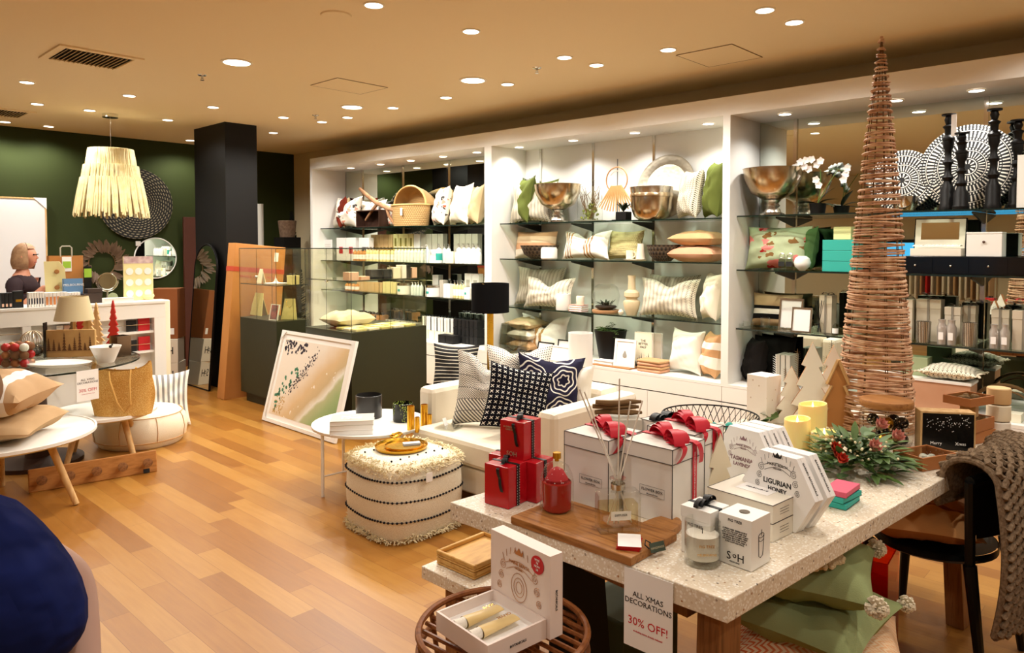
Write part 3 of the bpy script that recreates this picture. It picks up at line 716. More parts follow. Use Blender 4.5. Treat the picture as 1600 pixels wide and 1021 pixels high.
# ------------------------------------------------------------------ bay B, top shelf
GB = 'cushions in the white bay'
wall_cushion('olive green velvet cushion with a ruffled dark edge, against the left divider', m_olive, 771, 812, 277, zB1, X=5.44, yaw=R(-28), t=.15, fringe=(mat('dark_green_fringe', '#3C4424', .9), .016))
wall_cushion('sage cushion corner showing behind the cream knitted cushion', m_olive, 806, 862, 279, zB1, X=5.57, t=.1, yaw=R(0))
wall_cushion('cream knitted cushion on the top shelf beside the footed bowl', m_knit, 797, 863, 283, zB1, X=5.43, dent=.12, t=.14, yaw=R(8), k=.95)
m_antique = Mat('antique_silver', '#C9B08A', .22, 1.0); m_antique.base(m_antique.ramp(m_antique.noise(7, 4), [(.3, '#9C8160'), (.5, '#C8B494'), (.7, '#E2DACA')])); m_antique = m_antique.m
def footed_bowl(w_, h):
    e = thing('footed_bowl', 'x', 'bowl'); r = w_ / 2
    MB().lathe([(.001, h*.32), (r*.3, h*.33), (r*.72, h*.48), (r*.95, h*.78), (r, h), (r*1.02, h*1.0), (r*.97, h*.985), (r*.9, h*.76), (r*.66, h*.5), (r*.25, h*.37), (.001, h*.36)], 40).build('bowl', m_antique, e)
    MB().lathe([(.001, 0), (r*.42, 0), (r*.42, h*.03), (r*.3, h*.06), (r*.27, h*.12), (r*.2, h*.16), (r*.27, h*.2), (r*.2, h*.25), (r*.3, h*.32), (.001, h*.32)], 28).build('foot', m_silver, e); return e
l, w_, h = W(841, 903, 289, zB1, 5.4); e = footed_bowl(w_ * .92, h); e.location = l; e['label'] = 'tarnished footed metal bowl in front of the cream knitted cushion'
# cloche with twigs
l, w_, h = W(903, 941, 277, zB1, 5.46)
cl = thing('glass_cloche', 'glass dome with mossy twigs on a white plate', 'glass dome', l)
r = w_ * .42
MB().lathe([(.001, 0), (r*1.15, 0), (r*1.25, .012), (.001, .014)], 28).build('plate', m_white, cl)
MB().lathe([(r, .015), (r, h*.6), (r*.86, h*.8), (r*.5, h*.92), (.001, h*.95)], 28, closed=True).build('dome', m_glass, cl)
m_moss = mat('moss_green', '#6F7434', .95); m_twig = mat('twig_brown', '#6E5230', .9)
b = MB(); rs = random.Random(4)
for i in range(26):
    a = rs.uniform(0, 6.28); p = Vector((0, 0, .02)); pts = [p]
    for k in range(5): p = p + Vector((math.cos(a), math.sin(a), 0)) * r * .2 + Vector((rs.uniform(-1, 1), rs.uniform(-1, 1), 0)) * r * .15 + Vector((0, 0, h * .14 * rs.uniform(.5, 1.2))); p.x = max(-r*.9, min(r*.9, p.x)); p.y = max(-r*.9, min(r*.9, p.y)); a += rs.uniform(-1, 1); pts.append(p)
    b.tube(pts, .0022, 5)
b.build('twigs', m_twig, cl)
b = MB()
for i in range(60):
    a = rs.uniform(0, 6.28); q = rs.uniform(0, r*.75); b.ball((q*math.cos(a), q*math.sin(a), rs.uniform(.02, h*.4)), rs.uniform(.006, .014), 6)
b.build('moss', m_moss, cl)
# tassel ring on stand
l, w_, h = W(945, 984, 249, zB1, 5.42)
e = thing('hanging_ornament', 'rattan ring with beads and a fan of tan tassels hung on a black stand', 'ornament', l, RW)
b = MB(); b.cyl(.05, 0, .008, 20); b.tube([(0, 0, .008), (0, 0, h), ], .0035, 8); b.build('stand', m_blackmetal, e)
zc = h * .66; rr = w_ * .42
MB().tube([(rr * math.cos(2*PI*i/40), -.012, zc + rr * math.sin(2*PI*i/40)) for i in range(40)], .006, 8, closed=True).build('ring', mat('rattan_ring', '#C18C5A', .6), e)
b = MB()
for i in range(12):
    a = PI * .2 + i * PI * .6 / 11; b.ball((rr*.7*math.cos(a), -.014, zc + rr*.7*math.sin(a)), .007, 8)
b.build('beads', m_whitel, e)
b = MB()
for i in range(13):
    a = (i - 6) / 6 * R(36); p0 = Vector((rr * .62 * math.sin(a*1.3), -.02, zc - rr * .45)); p1 = p0 + Vector((math.sin(a), -.003 * (i % 2), -math.cos(a))) * h * .42
    b.tube([p0, p0.lerp(p1, .5), p1], [.006, .008, .005], 6)
b.build('tassels', mat('tan_tassel', '#D2A46C', .85), e)
l, w_, h = W(962, 986, 330, zB1, 5.36)
e = thing('potted_plant', 'small dark leafy plant in a black square pot under the tassel ring', 'plant', (5.36, l.y, l.z), RW)
MB().box(-.055, .055, -.045, .045, 0, .075).build('pot', m_black, e, bevel=.004, smooth=False)
m_leafd = mat('dark_leaf', '#1E2A16', .4); m_leaf = mat('green_leaf', '#3F5A26', .5, vary=(6, '#5D7836'))
def leaf_mb(b, base, d, L, wd, up=Vector((0, 0, 1)), curl=.25):
    d = Vector(d).normalized(); s = d.cross(up); s = s.normalized() if s.length > 1e-3 else Vector((1, 0, 0)); n_ = s.cross(d)
    pts = []; N = 6; v = []; f = []
    for i in range(N + 1):
        t_ = i / N; c = Vector(base) + d * L * t_ - n_ * curl * L * t_ * t_; ww = wd * math.sin(PI * min(1, t_ * .93 + .05)) ** .8
        v += [tuple(c - s * ww + n_ * ww * .25), tuple(c), tuple(c + s * ww + n_ * ww * .25)]
    for i in range(N): f += [(3*i, 3*i+1, 3*i+4, 3*i+3), (3*i+1, 3*i+2, 3*i+5, 3*i+4)]
    b.add(v, f)
b = MB()
for i in range(7):
    a = i * 0.9; leaf_mb(b, (0, 0, .075), (math.cos(a), math.sin(a) * .5, 1.4), .1, .022)
b.build('leaves', m_leafd, e)
# silver platter and ice bucket
l, w_, h = W(1001, 1083, 241, zB1, 5.6)
m_ham = Mat('hammered_silver', '#B5AF9F', .4, 1); m_ham.bump(m_ham.vor(26), .35, .004); m_ham = m_ham.m
o = MB().lathe([(.001, .006), (h*.34, .006), (h*.37, .02), (h*.47, .024), (h*.5, .03), (h*.5, .026), (h*.36, .014), (.001, 0)], 48)
o = o.build('silver_platter', m_ham, mx=T(5.60, l.y, zB1 + h * .497) @ rot('Y', R(-78))); tag(o, 'large round hammered silver platter leaning behind the metal buckets', 'platter')
def bucket(r, h, m):
    return MB().lathe([(.001, 0), (r*.62, 0), (r*.82, h*.12), (r*.95, h*.4), (r, h*.85), (r*1.03, h*.86), (r*1.03, h*.9), (r, h), (r*.97, h), (r*.9, h*.4), (r*.7, h*.1), (.001, h*.06)], 40)
l, w_, h = W(987, 1049, 302, zB1, 5.40)
o = bucket(w_ * .45, h * .98, m_antique).build('metal_bucket', m_antique, loc=l); tag(o, 'deep tarnished metal bowl, lower of the nested pair before the platter', 'bowl')
o = MB().lathe([(w_*.40, h*.78), (w_*.45, h*1.02), (w_*.465, h*1.2), (w_*.45, h*1.2), (w_*.43, h*1.02), (w_*.38, h*.78)], 40, closed=True).build('metal_bowl', m_silver, loc=l + Vector((0, 0, .004))); tag(o, 'brighter silver bowl nested in the deep tarnished bowl', 'bowl')
wall_cushion('cream knitted cushion right of the nested metal bowls', m_knit, 1050, 1096, 262, zB1, X=5.42, yaw=R(-25), k=.9)
wall_cushion('olive green cushion pressed against the right divider', m_olive, 1090, 1130, 248, zB1, X=5.44, yaw=R(-35), dent=0)
# second shelf
m_pstripe = stripes('peach_stripe', 1, [(0, '#EFE4D0'), (.3, '#D5A27B'), (.55, '#E9C5A6'), (.8, '#CB9A74')])
wall_cushion('cushion with broad peach and cream stripes, left end of the second shelf', m_pstripe, 776, 836, 354, zB2, X=5.52, p=.06)
m_weave = _wick(Mat('black_weave', '#2A2522', .8), '#1B1817', '#6A5B48', 50)
def half_bowl(r, h, m): return MB().lathe([(.001, 0), (r*.45, 0), (r*.8, h*.35), (r, h), (r*.97, h), (r*.76, h*.38), (r*.43, h*.06), (.001, h*.06)], 32)
l, w_, h = W(812, 876, 384, zB2, 5.41); o = half_bowl(w_ * .36, h, m_weave).build('woven_bowl', m_weave, loc=l); tag(o, 'dark woven bowl behind the white candle pot', 'bowl')
l, w_, h = W(846, 868, 387, zB2, 5.335)
o = MB().lathe([(.001, 0), (w_*.40, 0), (w_*.45, h*.1), (w_*.45, h*.85), (w_*.4, h), (.001, h)], 24).build('candle_pot', m_white, loc=(5.345, l.y, l.z)); tag(o, 'squat white candle pot in front of the dark woven bowl', 'candle')
m_lum = stripes('cream_brown_stripe', 0, [(0, '#F1EADB'), (.09, '#B98A55'), (.12, '#F1EADB'), (.15, '#8F6B45'), (.18, '#F1EADB'), (.22, '#B98A55'), (.25, '#F3EEE2'), (.55, '#9E7650'), (.58, '#F1EADB'), (.61, '#B98A55'), (.65, '#F1EADB'), (.69, '#9E7650'), (.72, '#F3EEE2')])
wall_cushion('cream cushion with thin brown vertical stripes, chopped in the middle', m_lum, 878, 952, 351, zB2, X=5.45, dent=.22, t=.16)
m_gw = _wick(Mat('gold_beige_weave', '#CDBE85', .9), '#D8CB96', '#B7A56C', 46)
wall_cushion('golden beige woven cushion right of the brown striped one', m_gw, 944, 1006, 350, zB2, X=5.53, t=.13, yaw=R(-10))
l, w_, h = W(966, 1019, 400, zB2, 5.37)
o = MB().lathe([(.001, 0), (.1, 0), (.12, .012), (.001, .014)], 28, sy=1.0, sx=.55).build('serving_tray', mat('white_ceramic', '#E9E2D4', .35), loc=(5.375, l.y, l.z)); tag(o, 'oval white tray under the jug and the cone vase', 'tray')
tz = l.z + .0155; m_cer = mat('cream_ceramic', '#E6D9C2', .4)
e = thing('mug', 'small cream jug with handle on the oval tray', 'jug', (5.375, l.y + .055, tz), RW)
MB().lathe([(.001, 0), (.034, 0), (.034, .075), (.031, .075), (.03, .008), (.001, .008)], 24).build('body', m_cer, e)
MB().tube([(.033, 0, .06), (.055, 0, .058), (.06, 0, .038), (.05, 0, .02), (.034, 0, .016)], .005, 8).build('handle', m_cer, e)
o = MB().lathe([(.001, 0), (.042, 0), (.03, .1), (.026, .135), (.022, .135), (.026, .1), (.001, .01)], 24).build('cone_vase', m_cer, loc=(5.375, l.y - .055, tz)); tag(o, 'tapering cream vase beside the small jug', 'vase')
l, w_, h = W(1008, 1066, 383, zB2, 5.42); o = half_bowl(w_ * .40, h, m_weave).build('woven_bowl', m_weave, loc=l); tag(o, 'dark woven bowl between the cone vase and the peach cushions', 'bowl')
Yc = aX(1088, 390, 5.47).y
cushion('peach cushion lying flat, lower of the pair against the divider', m_peach, .46, .30, .13, (5.48, Yc, zB2 + .066), RW, flat=True, p=.1)
cushion('peach cushion lying flat on top of the other by the divider', m_tan, .42, .30, .12, (5.48, Yc - .01, zB2 + .192), RW, flat=True, p=.1)
# third shelf
wall_cushion('cream ruffled cushion at the left end of the third shelf', m_cream, 760, 806, 404, zB3, X=5.5, yaw=R(-20))
wall_cushion('knitted cushion standing behind, left side of the third shelf', m_knit2, 796, 866, 410, zB3, X=5.53, t=.13, yaw=R(5))
wall_cushion('knitted cushion with a chopped top, in front on the third shelf', m_knit, 815, 898, 432, zB3, X=5.40, dent=.25, t=.14, k=.92)
l, w_, h = W(861, 891, 460, zB3, 5.335)
o = MB().lathe([(.001, 0), (.065, 0), (.068, .006), (.066, h*.8), (.064, h), (.001, h)], 30).build('round_tin', m_white, loc=(5.375 - .0, l.y, l.z)); tag(o, 'round white lidded tin in front of the knitted cushion', 'tin')
Yb = aX(901, 480, 5.36).y; bz = zB3 + .0015
def books(n, w_, d_, t, ms, loc, rz, labels, group=None, name='book', rr=.02):
    out = []
    for i in range(n):
        e = thing(name, labels[i % len(labels)], 'book', (loc[0], loc[1], loc[2] + i * t), rz + rr * ((i * 7) % 3 - 1))
        if group: e['group'] = group
        c = ms[i % len(ms)]; b = MB(); b.box(-w_/2, w_/2, -d_/2, d_/2, 0, .0025).box(-w_/2, w_/2, -d_/2, d_/2, t - .003, t - .0005).box(-w_/2, -w_/2 + .003, -d_/2, d_/2, .0025, t - .003)
        b.build('cover', c, e, smooth=False); MB().box(-w_/2 + .003, w_/2 - .004, -d_/2 + .004, d_/2 - .004, .0026, t - .0031).build('pages', m_paper, e, smooth=False); out.append(e)
    return out
m_pinkc = mat('pink_cover', '#DDA899', .6)
books(3, .15, .11, .02, [m_pinkc, c_['cream'], m_pinkc], (5.39, Yb, bz), RW, ['pink book at the bottom of the low stack under the candle', 'cream book in the middle of the low stack', 'pink book on top of the low stack under the candle'])
l = Vector((5.39, Yb - .02, bz + .0605)); o = MB().lathe([(.001, 0), (.036, 0), (.038, .01), (.038, .075), (.035, .08), (.001, .08)], 24).build('candle_pot', m_cer, loc=l); tag(o, 'cream candle pot standing on the low stack of pink books', 'candle')
l, w_, h = W(923, 972, 443, zB3, 5.42)
e = thing('terrarium', 'glass bowl terrarium with red-green plants on a wooden disc', 'terrarium', l)
r = w_ * .36; MB().lathe([(.001, 0), (r*.95, 0), (r, .01), (r, .028), (.001, .028)], 30).build('wood_base', mat('wood_disc', '#B98C62', .6), e)
MB().lathe([(r*.5, .029), (r*.85, .05), (r*1.02, .03 + r), (r*.85, .03 + r*1.62), (r*.55, .03 + r*1.85), (r*.52, .03 + r*1.87)], 30, closed=True).build('bowl', m_glass, e)
MB().lathe([(.001, .03), (r*.5, .03), (r*.8, .055), (r*.75, .065), (.001, .07)], 24).build('soil', mat('soil', '#2E2016', .95), e)
b = MB(); rs = random.Random(8)
for i in range(46):
    a = rs.uniform(0, 6.28); q = rs.uniform(0, r*.55); leaf_mb(b, (q*math.cos(a), q*math.sin(a), .07), (math.cos(a)*.8, math.sin(a)*.8, rs.uniform(.4, 1.6)), rs.uniform(.03, .07), .008)
b.build('plants', m_leafd, e)
l, w_, h = W(965, 976, 473, zB3, 5.35); o = MB().lathe([(.001, 0), (.014, 0), (.024, .016), (.024, .03), (.012, .045), (.012, .05), (.001, .05)], 18).build('bud_vase', m_cer, loc=l); tag(o, 'tiny round cream bud vase beside the terrarium', 'vase')
l, w_, h = W(975, 1000, 431, zB3, 5.40)
o = MB().lathe([(.001, 0), (.045, 0), (.062, .05), (.075, .11), (.07, .125), (.05, .135), (.05, .15), (.068, .165), (.066, .2), (.035, .225), (.03, h*.9), (.036, h), (.031, h), (.026, .24), (.001, .24)], 28).build('tall_vase', mat('sand_ceramic', '#CDBB96', .7), loc=l); tag(o, 'tall sand coloured vase with a stepped body on the third shelf', 'vase')
wall_cushion('grey knitted cushion leaning behind another, right half of the third shelf', m_knit2, 1008, 1090, 427, zB3, X=5.55, t=.12)
wall_cushion('broad cream knitted lumbar cushion on the right half of the third shelf', m_knit, 997, 1092, 433, zB3, X=5.42, dent=.17, t=.15, yaw=R(3), k=.95)
wall_cushion('cream linen cushion in the right corner of the third shelf', m_cream, 1091, 1127, 422, zB3, X=5.44, yaw=R(-30))
# base of bay B
z0 = BT
Yq = 4.955
for i, (mm, lab) in enumerate([(m_tan, 'tan cushion at the bottom of the pile in the left corner'), (m_cream, 'cream cushion in the middle of the pile in the left corner'), (m_beige, 'beige cushion on top of the pile in the left corner')]):
    cushion(lab, mm, .36, .32, .11, (5.50, Yq, z0 + .056 + i * .108), RW, flat=True, p=.08)
m_wts = stripes('white_tan_band', 0, [(0, '#F1ECE0'), (.38, '#B98F5C'), (.44, '#F1ECE0'), (.5, '#B98F5C'), (.56, '#F1ECE0')])
wall_cushion('white cushion with two tan bands, behind the grey glass vase', m_wts, 812, 884, 484, z0, X=5.5, dent=.3, t=.16, yaw=R(4))
m_smoke = glass('smoke_glass', '#DADDD6', 1.3, .08)
l, w_, h = W(783, 821, 506, z0, 5.30)
o = MB().lathe([(.001, .004), (w_*.42, .004), (w_*.46, h*.3), (w_*.4, h*.8), (w_*.36, h), (w_*.34, h), (w_*.38, h*.8), (w_*.43, h*.3), (.001, .02)], 30).build('glass_vase', m_smoke, loc=l); tag(o, 'large smoky grey glass vase right of the gold lamp stem', 'vase')
m_photo = mat('frame_mat_board', '#EDEAE4', .7)
wall_frame('black edged white picture frame lying back between vase and white lampshade', 838, 862, 535, z0, 5.33, m_black, m_photo, .01, R(14))
wall_frame('white picture frame left of the white lampshade', 855, 888, 541, z0, 5.25, m_white, m_photo, .012, R(12))
wall_frame('second black edged frame just left of the white lampshade', 870, 896, 532, z0, 5.42, m_black, m_photo, .01, R(8))
# fern in black pot
l, w_, h = W(932, 978, 516, z0, 5.44)
e = thing('potted_fern', 'fern in a tapering black planter behind the white lampshade', 'plant', l)
MB().lathe([(.001, 0), (w_*.3, 0), (w_*.44, h*.9), (w_*.46, h), (w_*.42, h), (w_*.4, h*.86), (.001, h*.84)], 28).build('planter', m_black, e)
b = MB(); rs = random.Random(11)
for i in range(34):
    a = rs.uniform(0, 6.28); el = rs.uniform(.5, 1.5); p = Vector((0, 0, h*.86)); d = Vector((math.cos(a), math.sin(a), el)).normalized(); L = rs.uniform(.12, .24)
    if d.x > 0: d.x *= .5
    pts = [p + d * L * k / 6 + Vector((0, 0, -.10 * (k / 6) ** 2)) for k in range(7)]; b.tube(pts, .0015, 4)
    for k in range(1, 7):
        for s in (-1, 1): sd = d.cross(Vector((0, 0, 1))).normalized() * s; leaf_mb(b, pts[k], sd + d * .6, .045 * (1.15 - k / 8), .007)
b.build('fronds', m_leaf, e)
# tray, books, pear frame, blankets
Yt = aX(958, 572, 5.29).y
o = MB().box(-.2, .2, -.075, .075, 0, .012).build('wooden_tray', mat('honey_wood', '#A9713C', .5), loc=(5.28, Yt - .03, z0 + .001), rz=RW, bevel=.003); tag(o, 'thin wooden board under the pear print on the white base', 'board')
books(1, .2, .12, .03, [c_['white']], (5.29, Yt + .07, z0 + .0145), RW, ['thick white book lying on the wooden board behind the lampshade'])
l, w_, h = W(957, 988, 531, z0 + .014, 5.22)
e = picture_frame(w_, h, m_white, m_whitem, .022); e.location = (5.245, l.y, z0 + .0145); e.rotation_euler = (-R(10), 0, RW + R(6)); e['label'] = 'white framed pear print leaning at the front of the white base'
MB().lathe([(.001, 0), (.016, .004), (.02, .02), (.012, .04), (.006, .055), (.001, .06)], 12).build('pear_print', mat('grey_print', '#9C968A', .7), e, mx=None).matrix_world = T(0, .003, h * .33) @ Matrix.Diagonal((1, .08, 1, 1))
l, w_, h = W(992, 1024, 520, z0, 5.38)
for i, (lab, dx) in enumerate([('upright cream book with dark tree print on its cover', 0), ('upright book right behind the cream tree-print book', .035)]):
    e = thing('book', lab, 'book', (5.36 + dx, l.y - i * .07, z0 + .0015), RW)
    MB().box(-w_*.42, w_*.42, 0, .003, 0, h).box(-w_*.42, w_*.42, .027, .03, 0, h).box(-w_*.42, -w_*.42 + .003, .003, .027, 0, h).build('cover', c_['cream'] if i == 0 else c_['grey'], e, smooth=False)
    MB().box(-w_*.42 + .003, w_*.41, .0031, .0269, .003, h - .003).build('pages', m_paper, e, smooth=False)
    if i == 0:
        b = MB()
        for k in range(9): x = -w_*.36 + w_*.09*k; hh = .05 + .025 * ((k * 5) % 4); b.prism([(x - .012, .012), (x + .012, .012), (x, .012 + hh)], -.0012, -.0002)
        b.build('tree_print', m_ink, e, smooth=False)
        words('THE\nBETTER\nHALF', .028, m_ink, e, (0, -.001, h * .68))
Yf = aX(1020, 575, 5.28).y; m_fold = [m_peach, m_tan]
for i in range(4):
    b = MB(); b.M = T(0, 0, i * .026)
    b.slab([(-.115, -.08), (.115, -.08), (.12, 0), (.115, .08), (-.115, .08), (-.12, 0)], 0, .023)
    o = b.build('folded_throw', m_fold[i % 2], loc=(5.29, Yf, z0 + .002), rz=RW + .04 * ((i % 3) - 1), bevel=.009); tag(o, ['peach folded throw at the bottom of the pile of four', 'tan folded throw, second from the bottom of the pile', 'peach folded throw, third from the bottom of the pile', 'tan folded throw on top of the pile of four'][i], 'throw', 'folded throws')
wall_cushion('white linen cushion with a pointed corner up, on the white base', m_whitel, 1043, 1100, 511, z0, X=5.38, p=.16, t=.17, yaw=R(-10))
m_tw = stripes('tan_white_patch', 1, [(0, '#C99A6C'), (.2, '#EFE7D8'), (.45, '#C99A6C'), (.62, '#EFE7D8'), (.78, '#C99A6C')])
wall_cushion('tan and white patched cushion against the right divider on the base', m_tw, 1092, 1127, 500, z0, X=5.36, yaw=R(-32), t=.16)

# ------------------------------------------------------------------ bay C, top shelf
l, w_, h = W(1158, 1256, 264, zC1, 5.40); e = footed_bowl(w_ * .88, h); e.location = l; e['label'] = 'tarnished footed bowl beside the white orchid'
Yo = aX(1276, 330, 5.44).y
e = thing('potted_orchid', 'white orchid in a black pot on the mirrored top shelf', 'plant', (5.46, Yo, zC1 + .0015), RW)
MB().lathe([(.001, 0), (.05, 0), (.06, .075), (.062, .08), (.055, .08), (.001, .07)], 24).build('pot', m_black, e)
b = MB()
for d in [(-1, -.3, .5), (1, -.2, .6), (.4, .2, 1), (-.6, -.6, .35), (.9, -.5, .2)]: leaf_mb(b, (0, 0, .07), d, .16, .026, curl=.35)
b.build('leaves', m_leafd, e)
b = MB(); st = [(0, 0, .075), (.02, 0, .2), (.02, -.01, .32), (-.04, -.03, .38), (-.11, -.05, .37), (-.15, -.06, .31)]; b.tube(st, .003, 6); st2 = [(0, 0, .075), (.05, .03, .2), (.13, .03, .32), (.2, 0, .30)]; b.tube(st2, .003, 6); b.build('stems', mat('stem_green', '#56702E', .6), e)
m_petal = mat('white_petal', '#F6F3F0', .5); rs = random.Random(5)
cs = [(.0, -.02, .36), (-.03, -.04, .40), (-.07, -.05, .395), (-.105, -.06, .385), (-.14, -.06, .35), (-.155, -.07, .31), (-.13, -.06, .28), (-.16, -.06, .25), (-.08, -.05, .35), (.03, -.03, .385), (-.05, -.04, .33), (.2, -.01, .28), (.19, -.02, .24), (.21, -.01, .32), (.0, -.03, .25), (.02, -.03, .21)]
for c in cs:
    fl = MB()
    for k in range(5):
        a = 2 * PI * k / 5 + c[0] * 9; leaf_mb(fl, c, (math.cos(a), -.35, math.sin(a)), .032, .014, up=Vector((0, -1, 0)), curl=-.1)
    fl.build('flower', m_petal, e)
def mandala(seed):
    M = Mat('mandala_print%d' % seed, '#111111', .7); u = M.xyz('Object'); x, z = u[0], u[1]
    r = (x * x + z * z).sq(); th = z.at2(x) / (2 * PI)
    c = r.lt(-1)
    def dash(r0, r1, n, duty, off=0.0, rnd=False):
        q = ((th * n + off).fr() - .5).ab(); m = between(r, r0, r1) * q.lt(duty * (.5 if duty > 1 else .38))
        return m
    for r0, r1, n, d_, o_ in [(.02, .045, 10, .55, 0), (.05, .056, 1, 1.01, 0), (.062, .10, 30, .5, 0), (.105, .109, 1, 1.01, 0), (.113, .125, 40, .55, 0), (.13, .165, 44, .5, .3), (.169, .173, 1, 1.01, 0), (.178, .19, 64, .5, 0), (.195, .235, 60, .55, 0), (.239, .243, 1, 1.01, 0), (.248, .262, 80, .5, 0), (.267, .305, 84, .5, 0), (.31, .314, 1, 1.01, 0)]:
        c = c.mx(dash(r0, r1, n, d_, o_))
    M.base(M.mix(c, '#0E0D0D', '#E6E0D2')); return M.m
m_mand = mandala(1)
l, w_, h = W(1443, 1588, 196, zC1, 5.60)
R2 = h * .5
def disc(R_, lab, loc, lean):
    s = R_ / .32; b = MB(); b.lathe([(.001, 0), (R_*.97, 0), (R_, .012), (R_, .03), (R_*.97, .035), (.001, .03)], 56)
    o = b.build('patterned_plate', m_mand, mx=T(*loc) @ rot('Z', 0) @ rot('Y', R(-90) + lean) @ Matrix.Diagonal((s, s, 1, 1)) @ Matrix.Diagonal((1/s, 1/s, 1, 1)))
    return tag(o, lab, 'plate')
disc(R2, 'large black plate with white mandala pattern behind the black candlesticks', (5.55, l.y, zC1 + R2 * .99 + .002), R(9))
l, w_, h = W(1383, 1443, 237, zC1, 5.60)
disc(h * .5, 'smaller black plate with white mandala pattern beside the rattan cone', (5.54, l.y, zC1 + h * .5 + .002), R(10))
l, w_, h = W(1391, 1434, 271, zC1, 5.40); o = MB().lathe([(.001, 0), (.04, 0), (.06, .008), (.078, .05), (.082, .1), (.08, .1), (.074, .05), (.001, .012)], 32).build('steel_bowl', m_chrome, loc=l + Vector((0, 0, 0))); tag(o, 'shiny steel bowl in front of the smaller patterned plate', 'bowl')
def candlestick(h):
    s = h / .5; r = .042
    return MB().lathe([(.001, 0), (r*1.1, 0), (r*1.15, .02*s), (r, .03*s), (r*1.0, .11*s), (r*.7, .13*s), (r*.55, .15*s), (r*.85, .17*s), (r*.5, .19*s), (r*.45, .23*s), (r*.8, .25*s), (r*.45, .27*s), (r*.5, .31*s), (r*.75, .33*s), (r*.75, .36*s), (r*.9, .365*s), (r*.9, .375*s), (r*.5, .39*s), (r*.55, .42*s), (r*.85, .435*s), (r*.4, .445*s), (r*.62, .47*s), (r*.45, .488*s), (r*1.0, .492*s), (r*1.0, .5*s), (.001, .5*s)], 20)
for i, (px, yt, X, lab) in enumerate([(1480, 179, 5.40, 'black turned candlestick with a white tag, nearest the big patterned plate rim'), (1501, 208, 5.35, 'shortest of the black turned candlesticks'), (1551, 171, 5.38, 'tallest black turned candlestick, in front of the big plate'), (1588, 188, 5.42, 'black turned candlestick at the right edge beside the white frame')]):
    l = aX(px, 320, X); zt = aX(px, yt, X).z; e = thing('candlestick', lab, 'candlestick', (X, l.y, zC1 + .0015), RW, 'black turned candlesticks')
    candlestick(zt - zC1).build('stick', m_black, e)
    if i == 0: MB().box(.02, .05, -.03, -.029, (zt - zC1) * .76, (zt - zC1) * .985).build('paper_tag', m_paper, e, smooth=False)
l = aX(1606, 320, 5.36); o = MB().box(-.055, .055, -.02, .02, 0, .32).build('white_block_frame', m_white, loc=(5.36, l.y, zC1 + .0015), rz=RW, bevel=.002); tag(o, 'tall white box frame cut by the right edge of the photo', 'box frame')
# second shelf of bay C
wall_cushion('sage green cushion with a red floral and tiger print', m_floralg, 1152, 1250, 338, zC2, X=5.45, t=.17, p=.08, yaw=R(2), piping=None)
wall_cushion('green cushion standing edge-on right of the floral one', fabric('green_cotton', '#4F6B3E', '#3F5A32'), 1236, 1276, 344, zC2, X=5.5, yaw=R(-38), t=.12)
for k, px in enumerate((1221, 1233)):
    l = aX(px, 420, 5.335); e = thing('diffuser_bottle', ['small glass bottle with a ring top, nearer the floral cushion', 'small glass bottle with a ring top, beside the white ball vase'][k], 'bottle', (5.345, l.y, zC2 + .0015), RW, 'ring-top bottles')
    b = MB(); b.box(-.022, .022, -.014, .014, 0, .085); b.build('body', m_smoke, e, smooth=False, bevel=.003)
    MB().box(-.0225, .0225, -.0155, -.0145, .03, .065).build('label', m_ink, e, smooth=False)
    MB().tube([(.018 * math.cos(2*PI*i/20), 0, .108 + .018 * math.sin(2*PI*i/20)) for i in range(20)], .003, 6, closed=True).build('ring_top', m_chrome, e)
l = aX(1251, 420, 5.345); o = MB().lathe([(.001, 0), (.02, 0), (.052, .03), (.06, .058), (.05, .09), (.026, .108), (.02, .108), (.001, .09)], 28).build('ball_vase', m_white, loc=(5.375, l.y, zC2 + .0015)); tag(o, 'round white ball vase in front of the green cushion', 'vase')
l, w_, h = W(1288, 1345, 375, zC2, 5.42)
for i in range(3):
    e = product_box(w_ * .85, .2, h / 3 - .002, c_['teal']); e.location = (5.43, l.y, l.z + i * h / 3); e.rotation_euler = (0, 0, RW); e['label'] = ['teal box at the bottom of the stack beside the rattan cone', 'teal box in the middle of the stack beside the rattan cone', 'teal box on top of the stack beside the rattan cone'][i]; e['group'] = 'stacked teal boxes'
e = product_box(.12, .08, .09, c_['yellow']); e.location = (5.45, l.y - .0, l.z + h + .001); e.rotation_euler = (0, 0, RW); e['label'] = 'small yellow patterned box on top of the teal stack'
# black jewellery case with drawers
a, b_ = aX(1404, 415, 5.33).y, aX(1640, 415, 5.33).y
e = thing('jewellery_chest', 'long low black chest with silver knobs on the second shelf', 'chest', (5.45, (a + b_) / 2, zC2 + .0015), RW); L = abs(a - b_)
MB().box(-L/2, L/2, -.12, .12, 0, .115).build('body', mat('gloss_black', '#0A0A0A', .2), e, smooth=False, bevel=.002)
for k in range(4):
    x = -L/2 + L * (k + .5) / 4; dr = MB().box(x - L/8 + .004, x + L/8 - .004, -.124, -.1205, .008, .105).build('drawer', mat('gloss_black', '#0A0A0A', .2), e, smooth=False)
    MB().ball((x, -.132, .055), .007, 10).build('knob', m_silver, dr)
zz = zC2 + .118
l, w_, h = W(1423, 1505, 342, zz, 5.40)
e = thing('jewellery_box', 'open cream jewellery box with a mirror in its lid and lace inside', 'jewellery box', (5.42, l.y, zz), RW)
wB = w_ * .96
MB().box(-wB/2, wB/2, -.06, .06, 0, .05).build('tray', mat('cream_lacquer', '#EFE6D6', .4), e, smooth=False, bevel=.002)
ld = MB().box(-wB/2, wB/2, 0, .018, .0, h - .05).build('lid', mat('cream_lacquer', '#EFE6D6', .4), e, smooth=False, mx=T(0, .045, .051) @ rot('X', -R(8)))
